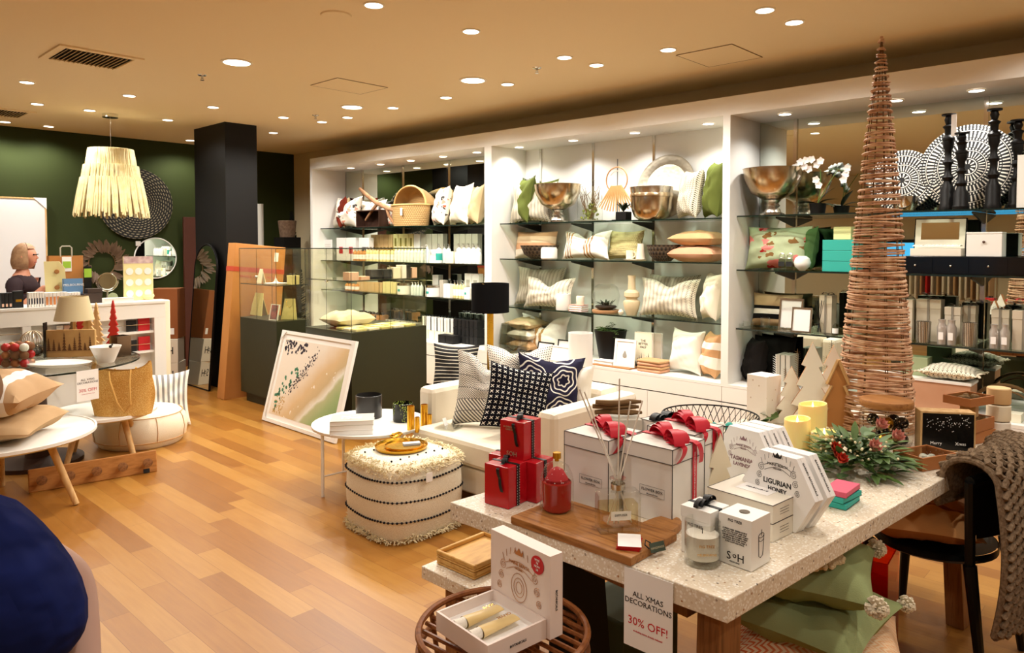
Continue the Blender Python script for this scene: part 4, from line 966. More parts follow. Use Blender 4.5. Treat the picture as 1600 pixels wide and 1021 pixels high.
MB().box(-wB*.38, wB*.38, -.0015, -.0005, (h-.05)*.3, (h-.05)*.88).build('lid_mirror', m_mirror, ld, smooth=False)
MB().box(-wB*.5, wB*.5, -.0, .02, (h-.05), (h-.05)+.006).box(-wB*.5-.006, -wB*.5, 0, .02, 0, (h-.05)+.006).box(wB*.5, wB*.5+.006, 0, .02, 0, (h-.05)+.006).build('lid_edge', m_black, ld, smooth=False)
b = MB(); b.grid(lambda u, v: ((u - .5) * wB * .95, -.055 + .09 * v, .052 + .012 * abs(math.sin(u * 40)) * math.sin(PI * v) + .012), 60, 6); b.build('lace', mat('lace_white', '#F1ECE2', .9), e)
l, w_, h = W(1506, 1572, 363, zz, 5.38)
e = thing('trinket_box', 'glossy white lidded box with a small brown knob', 'box', (5.42, l.y, zz), RW)
MB().box(-w_*.42, w_*.42, -.07, .07, 0, h - .012).build('body', m_white, e, smooth=False, bevel=.002); MB().box(-w_*.425, w_*.425, -.072, .072, h - .0115, h).build('lid', m_white, e, smooth=False, bevel=.002)
MB().ball((0, -.077, h * .6), .008, 10).build('knob', mat('brown_knob', '#4A2A1C', .4), e)
# third shelf of bay C
m_bws = stripes('tan_black_white_band', 1, [(0, '#C2A47C'), (.2, '#121110'), (.36, '#E9E2D4'), (.52, '#121110'), (.62, '#C2A47C')])
wall_cushion('tan cushion with black and white bands behind the glass tumblers', m_bws, 1174, 1252, 458, zC3, X=5.56, t=.12, p=.07)
def tumbler(r, h, m=None): return MB().lathe([(.001, .002), (r*.9, .002), (r, h), (r*.94, h), (r*.84, .008), (.001, .008)], 24)
for i, (px, r, h, lab) in enumerate([(1152, .035, .03, 'low square glass dish at the left end of the third shelf'), (1166, .04, .05, 'wide low glass tumbler left of the tall one'), (1193, .036, .09, 'tall clear glass tumbler before the banded cushion'), (1210, .018, .032, 'tiny glass tealight holder, first of three by the silver frames'), (1221, .018, .03, 'tiny glass tealight holder, middle of three by the silver frames'), (1232, .018, .03, 'tiny glass tealight holder, last of three by the silver frames')]):
    l = aX(px, 515, 5.36); o = tumbler(r, h).build('glass_tumbler', m_glass, loc=(5.36 + (.03 if i < 3 else 0), l.y, zC3 + .0015)); tag(o, lab, 'glass')
wall_frame('larger silver picture frame with a white print', 1217, 1254, 467, zC3, 5.45, m_silver, m_photo, .014, R(8))
wall_frame('smaller silver picture frame in front of the larger one', 1237, 1268, 481, zC3, 5.36, m_silver, m_photo, .010, R(8))
def reed_diffuser(w_, h, hr, n=6, mb=m_glass):
    e = thing('reed_diffuser', 'x', 'diffuser'); MB().lathe([(.001, 0), (w_*.5, 0), (w_*.42, h*.7), (w_*.18, h*.86), (w_*.2, h), (w_*.16, h)], 20).build('bottle', mb, e)
    b = MB()
    for i in range(n): a = 2*PI*i/n; b.tube([(-.2*w_*math.cos(a), -.2*w_*math.sin(a), .01), (w_*.55*math.cos(a), w_*.4*math.sin(a), hr)], .0018, 5)
    b.build('reeds', m_blackmetal, e); return e
l = aX(1280, 515, 5.38); e = reed_diffuser(.07, .1, .24); e.location = (5.38, l.y, zC3 + .0015); e['label'] = 'small reed diffuser with dark reeds right of the silver frames'
m_gb = mat('ribbed_taupe_card', '#CBBFA9', .6)
def wall_gift(lab, pl, pr, yt, z, X, m=None, rib=m_greyrib, grp='taupe gift boxes with grey ribbon', dpt=.1):
    l, w_, h = W(pl, pr, yt, z, X); e = gift_box(w_ * .9, dpt, h, m or m_gb, rib=rib, trim=None, rw=.014); e.location = l; e.rotation_euler = (0, 0, RW); e['label'] = lab; e['group'] = grp; return e
wall_gift('tall taupe gift box left of the rattan cone on the third shelf', 1284, 1306, 462, zC3, 5.5)
l = aX(1305, 520, 5.36); e = pump_bottle(.02, .1, m_smoke, m_silver, m_paper, pump=False); e.location = (5.36, l.y, zC3 + .0015); e['label'] = 'small smoky bottle with silver cap beside the rattan cone'
wall_gift('tall taupe gift box directly right of the rattan cone', 1406, 1432, 468, zC3, 5.46)
wall_gift('square taupe gift box with grey bow, second from the rattan cone', 1434, 1477, 468, zC3, 5.5)
wall_gift('taupe gift box with grey bow, third from the rattan cone', 1479, 1507, 480, zC3, 5.46)
wall_gift('narrow taupe gift box behind the second ridged tumbler', 1508, 1530, 478, zC3, 5.52)
wall_gift('taupe gift box with grey bow behind the wrapped glasses', 1552, 1583, 484, zC3, 5.48)
wall_gift('large taupe gift box cut by the right edge', 1584, 1625, 486, zC3, 5.42)
m_ridge = Mat('ridged_silver', '#B9AFA0', .25, .9); u_ = m_ridge.xyz('UV'); m_ridge.base(m_ridge.mix((u_[0] * 26).fr().lt(.45), '#E2DCD0', '#6E6458')); m_ridge = m_ridge.m
for px, yt, lab in [(1445, 503, 'ridged silver tumbler, left of the two on the third shelf'), (1517, 505, 'ridged silver tumbler, right of the two on the third shelf')]:
    l, w_, h = W(px - 12, px + 12, yt, zC3, 5.35); o = tumbler(w_ * .5, h).build('ridged_tumbler', m_ridge, loc=(5.355, l.y, l.z)); tag(o, lab, 'tumbler')
m_foil = mat('silver_wrap', '#CFC9C2', .3, .7, bump=(60, .6))
for px, yt, lab in [(1474, 500, 'wrapped silver glass with a white tag, left of the pair between the tumblers'), (1489, 501, 'wrapped silver glass, right of the pair between the tumblers'), (1556, 508, 'wrapped silver parcel with a tag, left of the pair near the right edge'), (1573, 508, 'wrapped silver parcel, right of the pair near the right edge')]:
    l, w_, h = W(px - 9, px + 9, yt, zC3, 5.345); e = thing('wrapped_glass', lab, 'wrapped gift', (5.35, l.y, l.z), RW)
    MB().lathe([(.001, 0), (w_*.4, 0), (w_*.46, h*.7), (w_*.3, h*.85), (w_*.34, h), (.001, h*.9)], 14).build('wrap', m_foil, e); MB().box(-.014, .014, -w_*.47, -w_*.46, h*.2, h*.5).build('tag', m_paper, e, smooth=False)
# base of bay C
wall_cushion('black velvet cushion in the left corner of the mirrored base', m_blackf, 1143, 1180, 520, z0, X=5.40, yaw=R(-35), t=.16)
wall_cushion('second black cushion half hidden behind the first', m_blackf, 1160, 1225, 522, z0, X=5.58, t=.1, p=.05)
ys = [aX(p_, 560, 5.45).y for p_ in (1221, 1229, 1237)]
for i, y in enumerate(ys):
    o = MB().box(-.016, .016, -.08, .08, 0, .24).build('upright_book', c_['grey'], loc=(5.46, y, z0 + .0015), rz=RW, bevel=.002); tag(o, 'tall grey book standing behind the speckled box', 'book', 'three tall grey books')
def twig(lab, px, X, z, h, m, n=9):
    l = aX(px, 560, X); b = MB(); b.tube([(0, 0, 0), (.005, 0, h*.5), (0, .0, h)], .002, 5); b.cyl(.02, 0, .006, 12)
    for i in range(n):
        z_ = h * (.3 + .65 * i / n)
        for s in (-1, 1): leaf_mb(b, (0, 0, z_), (s, .1, .9), .028, .005)
    o = b.build('twig_sprig', m, loc=(X, l.y, z + .0015), rz=RW); tag(o, lab, 'sprig')
twig('small white twig sprig above the speckled box', 1212, 5.38, z0, .24, m_white); twig('dark twig sprig between the grey books and the wooden trees', 1246, 5.36, z0, .3, m_twig, 12); twig('low dark twig sprig behind the wooden trees', 1228, 5.3, z0, .16, m_twig, 7)
a, b_ = aX(1342, 600, 5.26).y, aX(1518, 600, 5.26).y
e = thing('wooden_trough', 'pale pink-brown sloping box with white rim behind the rattan cone', 'box', (5.33, (a + b_) / 2, z0 + .0015), RW); L = abs(a - b_)
MB().box(-L/2, L/2, -.1, .1, 0, .19).build('body', mat('pink_brown_board', '#C7997A', .6, vary=(5, '#BD8C6B')), e, smooth=False); MB().box(-L/2 - .005, L/2 + .005, -.105, .105, .191, .206).build('rim', m_white, e, smooth=False)
cushion('cream fringed cushion lying on the sloping box', m_knit, .34, .24, .09, (5.34, aX(1484, 560, 5.3).y, z0 + .209 + .047), RW, flat=True, fringe=(m_cream, .018))
e = product_box(.16, .12, .12, c_['sage']); e.location = (5.38, aX(1432, 560, 5.38).y, z0 + .209); e.rotation_euler = (0, 0, RW); e['label'] = 'sage green box on the sloping box beside the rattan cone'
yh = aX(1572, 580, 5.4).y
o = MB().tube([(.19 * math.cos(PI * i / 20), 0, .19 * math.sin(PI * i / 20)) for i in range(21)], .012, 8).tube([(.155 * math.cos(PI * i / 20), .0, .155 * math.sin(PI * i / 20)) for i in range(21)], .006, 8).build('basket_hoop', m_twig, loc=(5.42, yh, z0 + .004), rz=RW); tag(o, 'dark arched basket hoop standing on the base near the right edge', 'basket hoop')
o = MB().box(-.09, .09, -.05, .05, 0, .05).build('striped_box', mat('striped_card', '#E8E2CC', .6), loc=(5.3, aX(1571, 600, 5.3).y, z0 + .0015), rz=RW); tag(o, 'low cream box in front of the basket hoop', 'box')
# ================================================================== TERRAZZO TABLE AND WHAT STANDS ON IT
TZ = .76; TR = R(-6)
N0 = Vector((1.619, .806, 0)); UV_ = Vector((math.cos(TR), math.sin(TR), 0)); UU = Vector((-math.sin(TR), math.cos(TR), 0))
def TT(a, b, z=0): return N0 + UV_ * a + UU * b + Vector((0, 0, z))
def terrazzo():
    M = Mat('terrazzo', '#E9E2D2', .35, 0, .4)
    v1 = M.node('ShaderNodeTexVoronoi', M.tc('Object'), Scale=120.0); v2 = M.node('ShaderNodeTexVoronoi', M.tc('Object'), Scale=68.0); v3 = M.node('ShaderNodeTexVoronoi', M.tc('Object'), Scale=30.0)
    n = M.noise(40, 3)
    c = M.mix(E(M.nt, v1.outputs['Distance']).lt(.42), '#DDCFB8', M.ramp(E(M.nt, v1.outputs['Color']), [(.25, '#F4EFE4'), (.5, '#DCCDB4'), (.75, '#EFE8DA')]))
    c = M.mix((E(M.nt, v2.outputs['Distance']) + n * .3).lt(.40), c, M.ramp(E(M.nt, v2.outputs['Color']), [(.3, '#F2ECDF'), (.42, '#D2BFA3'), (.55, '#EFE9DE'), (.78, '#A08F7B')], 'CONSTANT'))
    c = M.mix(E(M.nt, v3.outputs['Distance']).lt(.10), c, M.ramp(E(M.nt, v3.outputs['Color']), [(.2, '#6B5B4C'), (.5, '#A4713F'), (.8, '#4D463F')], 'CONSTANT'))
    M.base(c); return M.m
m_terr = terrazzo()
def wood(name, a, b_, stretch=(1.2, 14, 14), sc=4, rough=.5):
    M = Mat(name, a, rough, 0, .3); n = M.noise(sc, 5, stretch=stretch); M.base(M.ramp(n, [(.3, b_), (.5, a), (.72, b_)])); M.bump(n, .15, .003); return M.m
m_leg = wood('table_leg_wood', '#93633A', '#6B4424', (14, 14, 1.2)); m_board = wood('board_wood', '#A8733E', '#7C4C22', (14, 1.2, 14)); m_lightwood = wood('light_wood', '#D9B47E', '#C1935A', (8, 8, 1.2))
LT, WT = 2.35, .986
tb = thing('display_table', 'long terrazzo topped table with slanted wooden legs full of gifts', 'table', (N0.x, N0.y, 0), TR)
MB().slab([(0, 0), (LT, 0), (LT - .11, WT), (-.11, WT)], TZ - .058, TZ).build('tabletop', m_terr, tb, smooth=False, bevel=.003)
def legp(a, b, da, db, wd=.1, th=.07):
    q = MB(); q.add([(a - wd/2 + (da if z == 0 else 0), b - th/2 + (db if z == 0 else 0), z) for z in (0, TZ - .06)] + [(a + wd/2 + (da if z == 0 else 0), b - th/2 + (db if z == 0 else 0), z) for z in (0, TZ - .06)] + [(a + wd/2 + (da if z == 0 else 0), b + th/2 + (db if z == 0 else 0), z) for z in (0, TZ - .06)] + [(a - wd/2 + (da if z == 0 else 0), b + th/2 + (db if z == 0 else 0), z) for z in (0, TZ - .06)],
        [(0, 1, 3, 2), (2, 3, 5, 4), (4, 5, 7, 6), (6, 7, 1, 0), (1, 7, 5, 3), (0, 2, 4, 6)])
    q.build('leg', m_leg, tb, smooth=False, bevel=.003)
for a, b, da, db in [(.12, .10, -.02, .0), (.06, WT - .17, .0, .0), (LT - .43, .14, .0, -.04), (LT - .43, WT - .12, 0, .04)]: legp(a, b, da, db)
for a, s in ((.10, 1), (LT - .43, -1)): MB().cbox(a, WT / 2, TZ - .1, .05, WT - .34, .07).build('leg_brace', m_leg, tb, smooth=False)
# bench beside the table
bn = thing('terrazzo_bench', 'low terrazzo bench standing behind the end of the long table', 'bench', (1.68, 2.03, 0), R(0))
MB().box(0, .95, -.36, 0, .405, .45).build('seat', m_terr, bn, smooth=False, bevel=.003)
for x, y in [(.12, -.3), (.12, -.06), (.83, -.3), (.83, -.06)]: MB().box(x - .03, x + .03, y - .03, y + .03, 0, .404).build('leg', m_leg, bn, smooth=False)
m_tray = wood('pale_tray_wood', '#D6A85E', '#BC8A42', (2, 9, 9))
for i in range(2):
    c = aZ(722, 880, .46); e = thing('wooden_tray', ['pale wooden tray, lower of the two on the bench', 'pale wooden tray, upper of the two on the bench'][i], 'tray', (c.x + .07, c.y - .02, .4515 + i * .026), R(0))
    L, D = .25, .2; b = MB(); b.cbox(0, 0, .004, L, D, .008)
    for s in (-1, 1): b.cbox(s * (L/2 - .006), 0, .0162, .012, D, .0164); b.cbox(0, s * (D/2 - .006), .0162, L - .026, .012, .0164)
    b.build('tray', m_tray, e, bevel=.004)
# black panel and glass cloche under the table end
def near_box(px, py, z, a, b_, rz):
    """near corner at the pixel on height z: centre of a box b_ wide to the right, a deep to the left"""
    c = aZ(px, py, z); ex = Vector((math.cos(rz), math.sin(rz), 0)); ey = Vector((-math.sin(rz), math.cos(rz), 0))
    return c + ex * b_ / 2 + ey * a / 2
# paper sign taped to the table end
def sign(loc_obj, loc, rz, lab, w_=.148, h=.21, s=1):
    e = thing('paper_sign', lab, 'sign', loc, rz); MB().box(-w_/2, w_/2, -.0006, .0006, -h, 0).build('sheet', m_paper, e, smooth=False)
    words('ALL XMAS\nDECORATIONS', .0205 * s, m_ink, e, (0, -.001, -h * .36)); words('30% OFF!', .031 * s, m_red, e, (0, -.001, -h * .66)); words('excluding items already reduced', .0068 * s, m_red, e, (0, -.001, -h * .78))
    return e
p0 = Vector((1.6135, 1.027, TZ - .004)); sign(None, p0, -PI / 2 + R(.4), 'white paper sign about decorations taped to the terrazzo table edge')

# chopping board
bd = thing('serving_board', 'thick wooden serving board with handle under the diffuser', 'board', (1.611, 1.079, TZ + .001))
MB().box(0, .237, 0, .44, 0, .024).build('board', m_board, bd, smooth=False, bevel=.003)
MB().slab([(.237, .02), (.29, .025), (.325, .035), (.345, .055), (.345, .085), (.325, .105), (.29, .115), (.237, .12)], 0, .0235).build('handle', m_board, bd, bevel=.003)
BZ = TZ + .0255

# red gift boxes
m_redbox = Mat('red_gloss_card', '#B5121D', .22, 0, .5); m_redbox.bump(m_redbox.noise(14, 3), .25, .01); m_redbox = m_redbox.m
m_sil = mat('silver_print', '#D8C7A6', .35, .6)
def stitched(e, w_, d_, h, face=1):
    b = MB(); k = .003
    for i in range(int(h / .009)):
        for s in (-1, 1): b.cbox(s * .0058, -d_/2 - .0032, .004 + i * .009, .0008, .0006, .004)
    b.build('ribbon_stitching', m_paper, e, smooth=False)
def red_box(c, rz, h, lab, bow=True, txt=False, bz=TZ + .0015):
    e = thing('gift_box', lab, 'box', (c.x, c.y, bz), rz, None)
    s = .1; MB().box(-s/2, s/2, -s/2, s/2, 0, h).build('box_body', m_redbox, e, smooth=False, bevel=.0015)
    b = MB(); q = .0014; b.box(-.007, .007, -s/2 - 2*q, -s/2 - q*.4, 0, h + q).box(-.007, .007, s/2 + q*.4, s/2 + 2*q, 0, h + q).box(-.007, .007, -s/2, s/2, h + .0002, h + q); b.build('ribbon', m_blackrib, e, smooth=False); stitched(e, s, s, h)
    if bow:
        ribbon_bow(e, h + .001, .035, m_blackrib, wd=.012, ang=.4)
        t = MB(); xf = -s/2 - .003
        t.grid(lambda u, v: (xf + (.03 if v < .12 else 0) * (1 - v / .12) - .004 * abs(math.sin(v * 6)), -.012 + .012 * u - .02 * v, h + .003 - .085 * v), 2, 14)
        t.build('ribbon_tail', m_blackrib, e, smooth=False)
    if txt:
        words('SOH', .022, m_sil, e, (-s/2 - .001, 0, h * .13), rz=-PI/2); words('A CHRISTMAS\nCANDLE', .008, m_sil, e, (-s/2 - .001, .01, h * .8), rz=-PI/2)
    return e
rA = R(6)
red_box(near_box(794.5, 797.5, TZ, .1, .1, rA), rA, .135, 'red gift box with black ribbon, front left of the three')
cB2 = near_box(838, 788, TZ, .1, .1, rA); eyv = Vector((-math.sin(rA), math.cos(rA), 0))
red_box(cB2, rA, .133, 'red gift box under the right side of the top red box', bow=False)
red_box(cB2 + eyv * .103, rA, .133, 'red gift box mostly hidden behind the front left red box', bow=False)
red_box(cB2 + eyv * .045 + Vector((-.008, 0, 0)), rA, .128, 'red gift box with silver lettering standing on two others', txt=True, bz=TZ + .136)

# red candle under a glass dome
c = aZ(870, 797, BZ); r = .05
e = thing('candle_cloche', 'red glass candle under a clear dome with a gold knob', 'candle', (c.x, c.y, BZ))
MB().lathe([(r + .003, .0), (r + .003, .09), (r * .98, .115), (r * .75, .14), (r * .35, .152), (.006, .155)], 36, closed=True).build('dome', m_glass, e)
m_redglass = mat('red_glass', '#A30D14', .12, spec=.8)
MB().lathe([(.001, .002), (.040, .002), (.045, .008), (.046, .09), (.043, .094), (.042, .088), (.001, .086)], 36).build('candle', m_redglass, e)
b = MB(); b.lathe([(.034, .0862), (.036, .1), (.02, .128), (.001, .138)], 24); b.build('red_fabric', mat('red_dotted', '#B01620', .7), e)
b = MB(); rs = random.Random(2)
for i in range(40):
    a = rs.uniform(0, 6.28); z = rs.uniform(.088, .132); q = .0365 * (1 - max(0, z - .098) / .042 * .8); b.ball((q * math.cos(a), q * math.sin(a), z), .0017, 6)
b.build('white_dots', m_paper, e)
MB().lathe([(.001, .155), (.007, .155), (.007, .162), (.013, .164), (.013, .182), (.001, .182)], 20).build('knob', m_gold, e)

# reed diffuser with square bottle
c = aZ(945, 806, BZ); c = Vector((1.745, 1.215, 0))
e = thing('reed_diffuser', 'large square clear glass reed diffuser with white reeds', 'diffuser', (c.x, c.y, BZ), R(-38))
bw, bd_, bh = .125, .062, .118
m_cg = glass('bottle_glass', '#FBFCFA', 1.5)
b = MB(); b.box(-bw/2, bw/2, -bd_/2, bd_/2, 0, bh); b.build('bottle', m_cg, e, bevel=.008)
MB().box(-bw/2 + .007, bw/2 - .007, -bd_/2 + .007, bd_/2 - .007, .012, bh * .72).build('oil', glass('scented_oil', '#F8F0DA', .6), e, bevel=.005)
MB().lathe([(.017, bh), (.015, bh + .006), (.015, bh + .028), (.024, bh + .032), (.024, bh + .037), (.013, bh + .037), (.012, bh + .006)], 28, closed=True).build('neck', m_cg, e)
MB().lathe([(.021, bh + .004), (.021, bh + .02)], 28, closed=True).build('collar', m_silver, e)
b = MB(); b.box(-.03, .03, -bd_/2 - .0012, -bd_/2 - .0004, .04, .066); b.build('label', mat('translucent_label', '#E9E3D2', .5), e, smooth=False)
words('DIFFUSER', .009, m_ink, e, (0, -bd_/2 - .0015, .055), name='label_lettering')
for i, (x, y) in enumerate([(905, 608), (913, 612), (968, 592), (985, 628), (1004, 626)]):
    tip = aD_ = ray(x, y) * (1.98 + .03 * i) + _C; M_ = (T(c.x, c.y, BZ) @ rot('Z', R(-38))).inverted(); tl = M_ @ tip
    d = Vector((0, 0, bh + .037)) - tl; p1 = Vector((0.003 * (i - 2), 0, bh + .03)); dd = (p1 - tl).normalized(); bt = p1 + dd * (p1.z - .014) / max(.2, -dd.z)
    bt.x = max(-.048, min(.048, bt.x)); bt.y = max(-.02, min(.02, bt.y)); bt.z = .012
    MB().tube([tl, p1, bt], .0021, 6).build('reed', m_whitel if i else m_paper, e)

# flower boxes
m_fbox = mat('white_linen_card', '#EAE6DF', .75, vary=(5, '#DFD9D0')); m_gtrim = mat('charcoal_trim', '#5B5550', .6)
def flower_box(px, py, lab, rz=TR + R(4), txt=True, w_=.185, h=.235, c=None):
    c = c if c is not None else near_box(px, py, TZ, w_, w_, rz)
    e = gift_box(w_, w_, h, m_fbox, lid=.2, trim=m_gtrim, name='flower_box'); e.location = (c.x, c.y, TZ + .0015); e.rotation_euler = (0, 0, rz); e['label'] = lab
    b = MB(); q = .0035; rw = .024; b.box(w_/2 - .075, w_/2 - .075 + rw, -w_/2 - q, -w_/2 - q + .001, 0, h + .003).box(w_/2 - .075, w_/2 - .075 + rw, w_/2 + q - .001, w_/2 + q, 0, h + .003).box(w_/2 - .075, w_/2 - .075 + rw, -w_/2 - q, w_/2 + q, h + .0025, h + .0037)
    b.build('ribbon', m_redrib, e, smooth=False)
    bw = ribbon_bow(e, h + .004, .1, m_redrib, wd=.034, n=3, ang=.9, x0=-.0, y0=-.02)
    t = MB()
    for s, L in ((1, .09), (-1, .06)):
        x0 = s * .03 - .02; t.grid(lambda u, v, s=s, x0=x0, L=L: (x0 + s * .035 * v + .028 * u * (1 - .15*v), -w_/2 - .006 - .012 * math.sin(v * 3) * (1 if v > .3 else v * 3) + (1 - min(1, v * 4)) * .06, h + .006 + .0 - max(0, v - .2) * L), 3, 14)
    t.build('ribbon_tails', m_redrib, e, smooth=False)
    for k in range(5): words('FLOWER BOX', .006, m_paper, e, (w_/2 - .063, -w_/2 - q - .0004, h * (.12 + .17 * k)), ry=-PI/2, name='ribbon_lettering') if k < 5 and txt else None
    if txt:
        f = MB(); yy = w_*.2; X_ = -w_/2 - .0012
        for (a, b_, z0_, z1_) in [(-.045, .045, .076, .0768), (-.045, .045, .106, .1068), (-.0455, -.0448, .076, .1068), (.0448, .0455, .076, .1068)]: f.box(X_ - .0003, X_, -.02 + a, -.02 + b_, z0_, z1_)
        f.build('label_frame', m_ink, e, smooth=False)
        words('FLOWER BOX', .0125, m_ink, e, (X_, -.02, .094), rz=-PI/2); words('blooms & vase', .007, m_ink, e, (X_, -.02, .082), rz=-PI/2)
    return e
fb1 = near_box(1050, 825, TZ, .185, .185, TR + R(4)); rzf = TR + R(4); exf = Vector((math.cos(rzf), math.sin(rzf), 0)); eyf = Vector((-math.sin(rzf), math.cos(rzf), 0))
flower_box(0, 0, 'white flower box with red bow, nearest the reed diffuser', c=fb1)
flower_box(0, 0, 'white flower box with red bow behind the tall diffuser reeds', c=fb1 + eyf * .20 - exf * .055)
flower_box(0, 0, 'third white flower box with red ribbon, behind the nearest one', c=fb1 + exf * .20 + eyf * .045, txt=False)

# cards and tag on the board
c = aZ(985, 850, BZ)
for i in range(3):
    e = thing('gift_card', ['red edged gift card, bottom of the small pack on the board', 'red gift card in the middle of the small pack', 'white gift card on top of the small pack on the board'][i], 'card', (c.x - .005, c.y, BZ + i * .004), R(-62) + .06 * i)
    MB().box(-.032, .032, -.045, .045, 0, .0035).build('card', m_redbox if i < 2 else m_paper, e, smooth=False)
    if i == 2: MB().box(-.032, .032, -.0455, -.045, 0, .0035).box(-.0325, -.032, -.045, .045, 0, .0035).build('edge', m_redbox, e, smooth=False)
c = aZ(1024, 862, BZ)
e = thing('paper_tag', 'small dark green tag hanging off the end of the serving board', 'tag', (1.72, 1.068, TZ + .026), R(-20))
MB().prism([(-.025, -.014), (.025, -.014), (.025, .012), (-.025, .012)], -.004, -.0026).build('tag', mat('dark_green_card', '#3E4A3C', .6), e, smooth=False, mx=rot('X', R(-25)))
words('HANDMADE', .008, m_sil, e, (0, -.0045, -.001), rx=PI/2 - R(25)); MB().tube([(-.02, 0, .014), (-.03, .01, .02), (-.04, .0, .012), (-.03, -.006, .002)], .002, 6).build('string', m_blackrib, e)

# candle jar in front
c = aZ(1097, 880, TZ); e = thing('glass_candle', 'white candle in a thick clear glass near the table corner', 'candle', (c.x, c.y, TZ + .0015))
r = .047
MB().lathe([(.001, .0), (r*.94, .0), (r, .01), (r, .115), (r*.95, .115), (r*.94, .018), (.001, .018)], 36).build('glass', m_cg, e)
MB().lathe([(.001, .0185), (r*.93, .0185), (r*.93, .08), (.001, .079)], 36).build('wax', m_whitel, e); MB().tube([(0, 0, .079), (.001, 0, .088), (.0005, 0, .094)], .0012, 6).build('wick', m_ink, e)
a_ = YAW
words('FIG TREE', .0105, m_gold, e, (-r*math.sin(a_)*1.03, -r*math.cos(a_)*1.03, .062), rz=-a_ , name='gold_lettering'); words('MELBOURNE', .009, m_gold, e, (-r*math.sin(a_)*1.03, -r*math.cos(a_)*1.03, .040), rz=-a_, name='gold_lettering')
# white box with ribbon behind candle
rz = R(-4); c = near_box(1103, 880, TZ, .092, .092, rz) + Vector((.045, .045, 0))
cs = near_box(1174, 895.5, TZ, .098, .098, rz)
e = gift_box(.095, .095, .132, m_white, lid=.24, rib=m_blackrib, rw=.014); e.location = (cs.x - .018, cs.y + .108, TZ + .0015); e.rotation_euler = (0, 0, rz); e['label'] = 'white candle box with a black stitched bow behind the glass candle'; e.name = 'candle_box'
words('FIG TREE', .012, m_ink, e, (-.049, 0, .085), rz=-PI/2); stitched(e, .095, .095, .12)
# SOH candle box
e = thing('candle_box', 'white candle box with SOH lettering and a line drawing of a candle', 'box', (cs.x, cs.y, TZ + .0015), rz); s = .098; h = .134
MB().box(-s/2, s/2, -s/2, s/2, 0, h).build('carton', m_white, e, smooth=False, bevel=.001)
MB().lathe([(.001, 0), (.014, .0), (.014, .0015), (.001, .0015)], 24, sx=1, sy=1).build('seal', mat('dark_bronze', '#4A3A22', .4, .4), e, loc=(0, 0, h + .0004))
xf = -s/2 - .0006
words('FIG TREE', .0105, m_ink, e, (xf, 0, h*.90), rz=-PI/2)
words('A FRESH AND GREEN SCENT\nOF CUT FIG LEAF AND SAP\nWITH COCONUT AND WARM\nCEDAR HAND POURED HERE\nIN SMALL BATCHES USING\nNATURAL SOY WAX AND A\nPURE COTTON WICK', .0056, m_ink, e, (xf, 0, h*.59), rz=-PI/2)
words('S', .03, m_ink, e, (xf, .017, h*.18), rz=-PI/2); words('o', .022, m_ink, e, (xf, 0, h*.215), rz=-PI/2); words('H', .03, m_ink, e, (xf, -.018, h*.18), rz=-PI/2); words('MELBOURNE', .0052, m_ink, e, (xf, 0, h*.075), rz=-PI/2)
yf = -s/2 - .001; t = .0007
b = MB(); b.tube([(-.014, yf, .085), (-.012, yf, .03), (-.004, yf, .026), (.008, yf, .03), (.014, yf, .085)], t, 5); b.tube([(.014 * math.cos(2*PI*i/24), yf, .085 + .006 * math.sin(2*PI*i/24)) for i in range(24)], t, 5, closed=True); b.tube([(0, yf, .084), (.001, yf, .096), (.003, yf, .1)], t, 5)
b.tube([(.012*math.cos(PI*i/12+PI), yf, .074 + .005*math.sin(PI*i/12+PI)) for i in range(13)], t, 5); b.build('candle_drawing', m_ink, e)
# flat boxes
rz = R(-6); w_, d_, h = .2, .22, .052
c = near_box(1207, 849, TZ, d_, w_, rz)
for i in range(2):
    e = thing('flat_box', ['lower of the two flat cream gift boxes beside the hexagonal boxes', 'upper of the two flat cream gift boxes, with a white label'][i], 'box', (c.x, c.y, TZ + .0015 + i * (h + .002)), rz)
    MB().box(-w_/2, w_/2, -d_/2, d_/2, 0, h).build('carton', mat('warm_white_card', '#E7E1D2', .6), e, smooth=False)
    b = MB(); k = .0018
    for s in (-1, 1): b.cbox(s*w_/2, 0, h, k, d_, k); b.cbox(0, s*d_/2, h, w_, k, k)
    b.build('edge_trim', m_gtrim, e, smooth=False)
    for kx in range(3): MB().box(w_*(-.3), w_*(-.3) + .05, -d_/2 - .001, -d_/2 - .0003, .018 + kx*.008, .0188 + kx*.008).build('printed_line', m_gtrim, e, smooth=False)
    if i: MB().box(-.055, .055, -.035, .035, h + .0002, h + .0008).build('label', m_paper, e, smooth=False, mx=rot('Z', -PI/2)); words('MELBOURNE', .013, m_ink, e, (0, 0, h + .001), rx=0, rz=-PI/2)
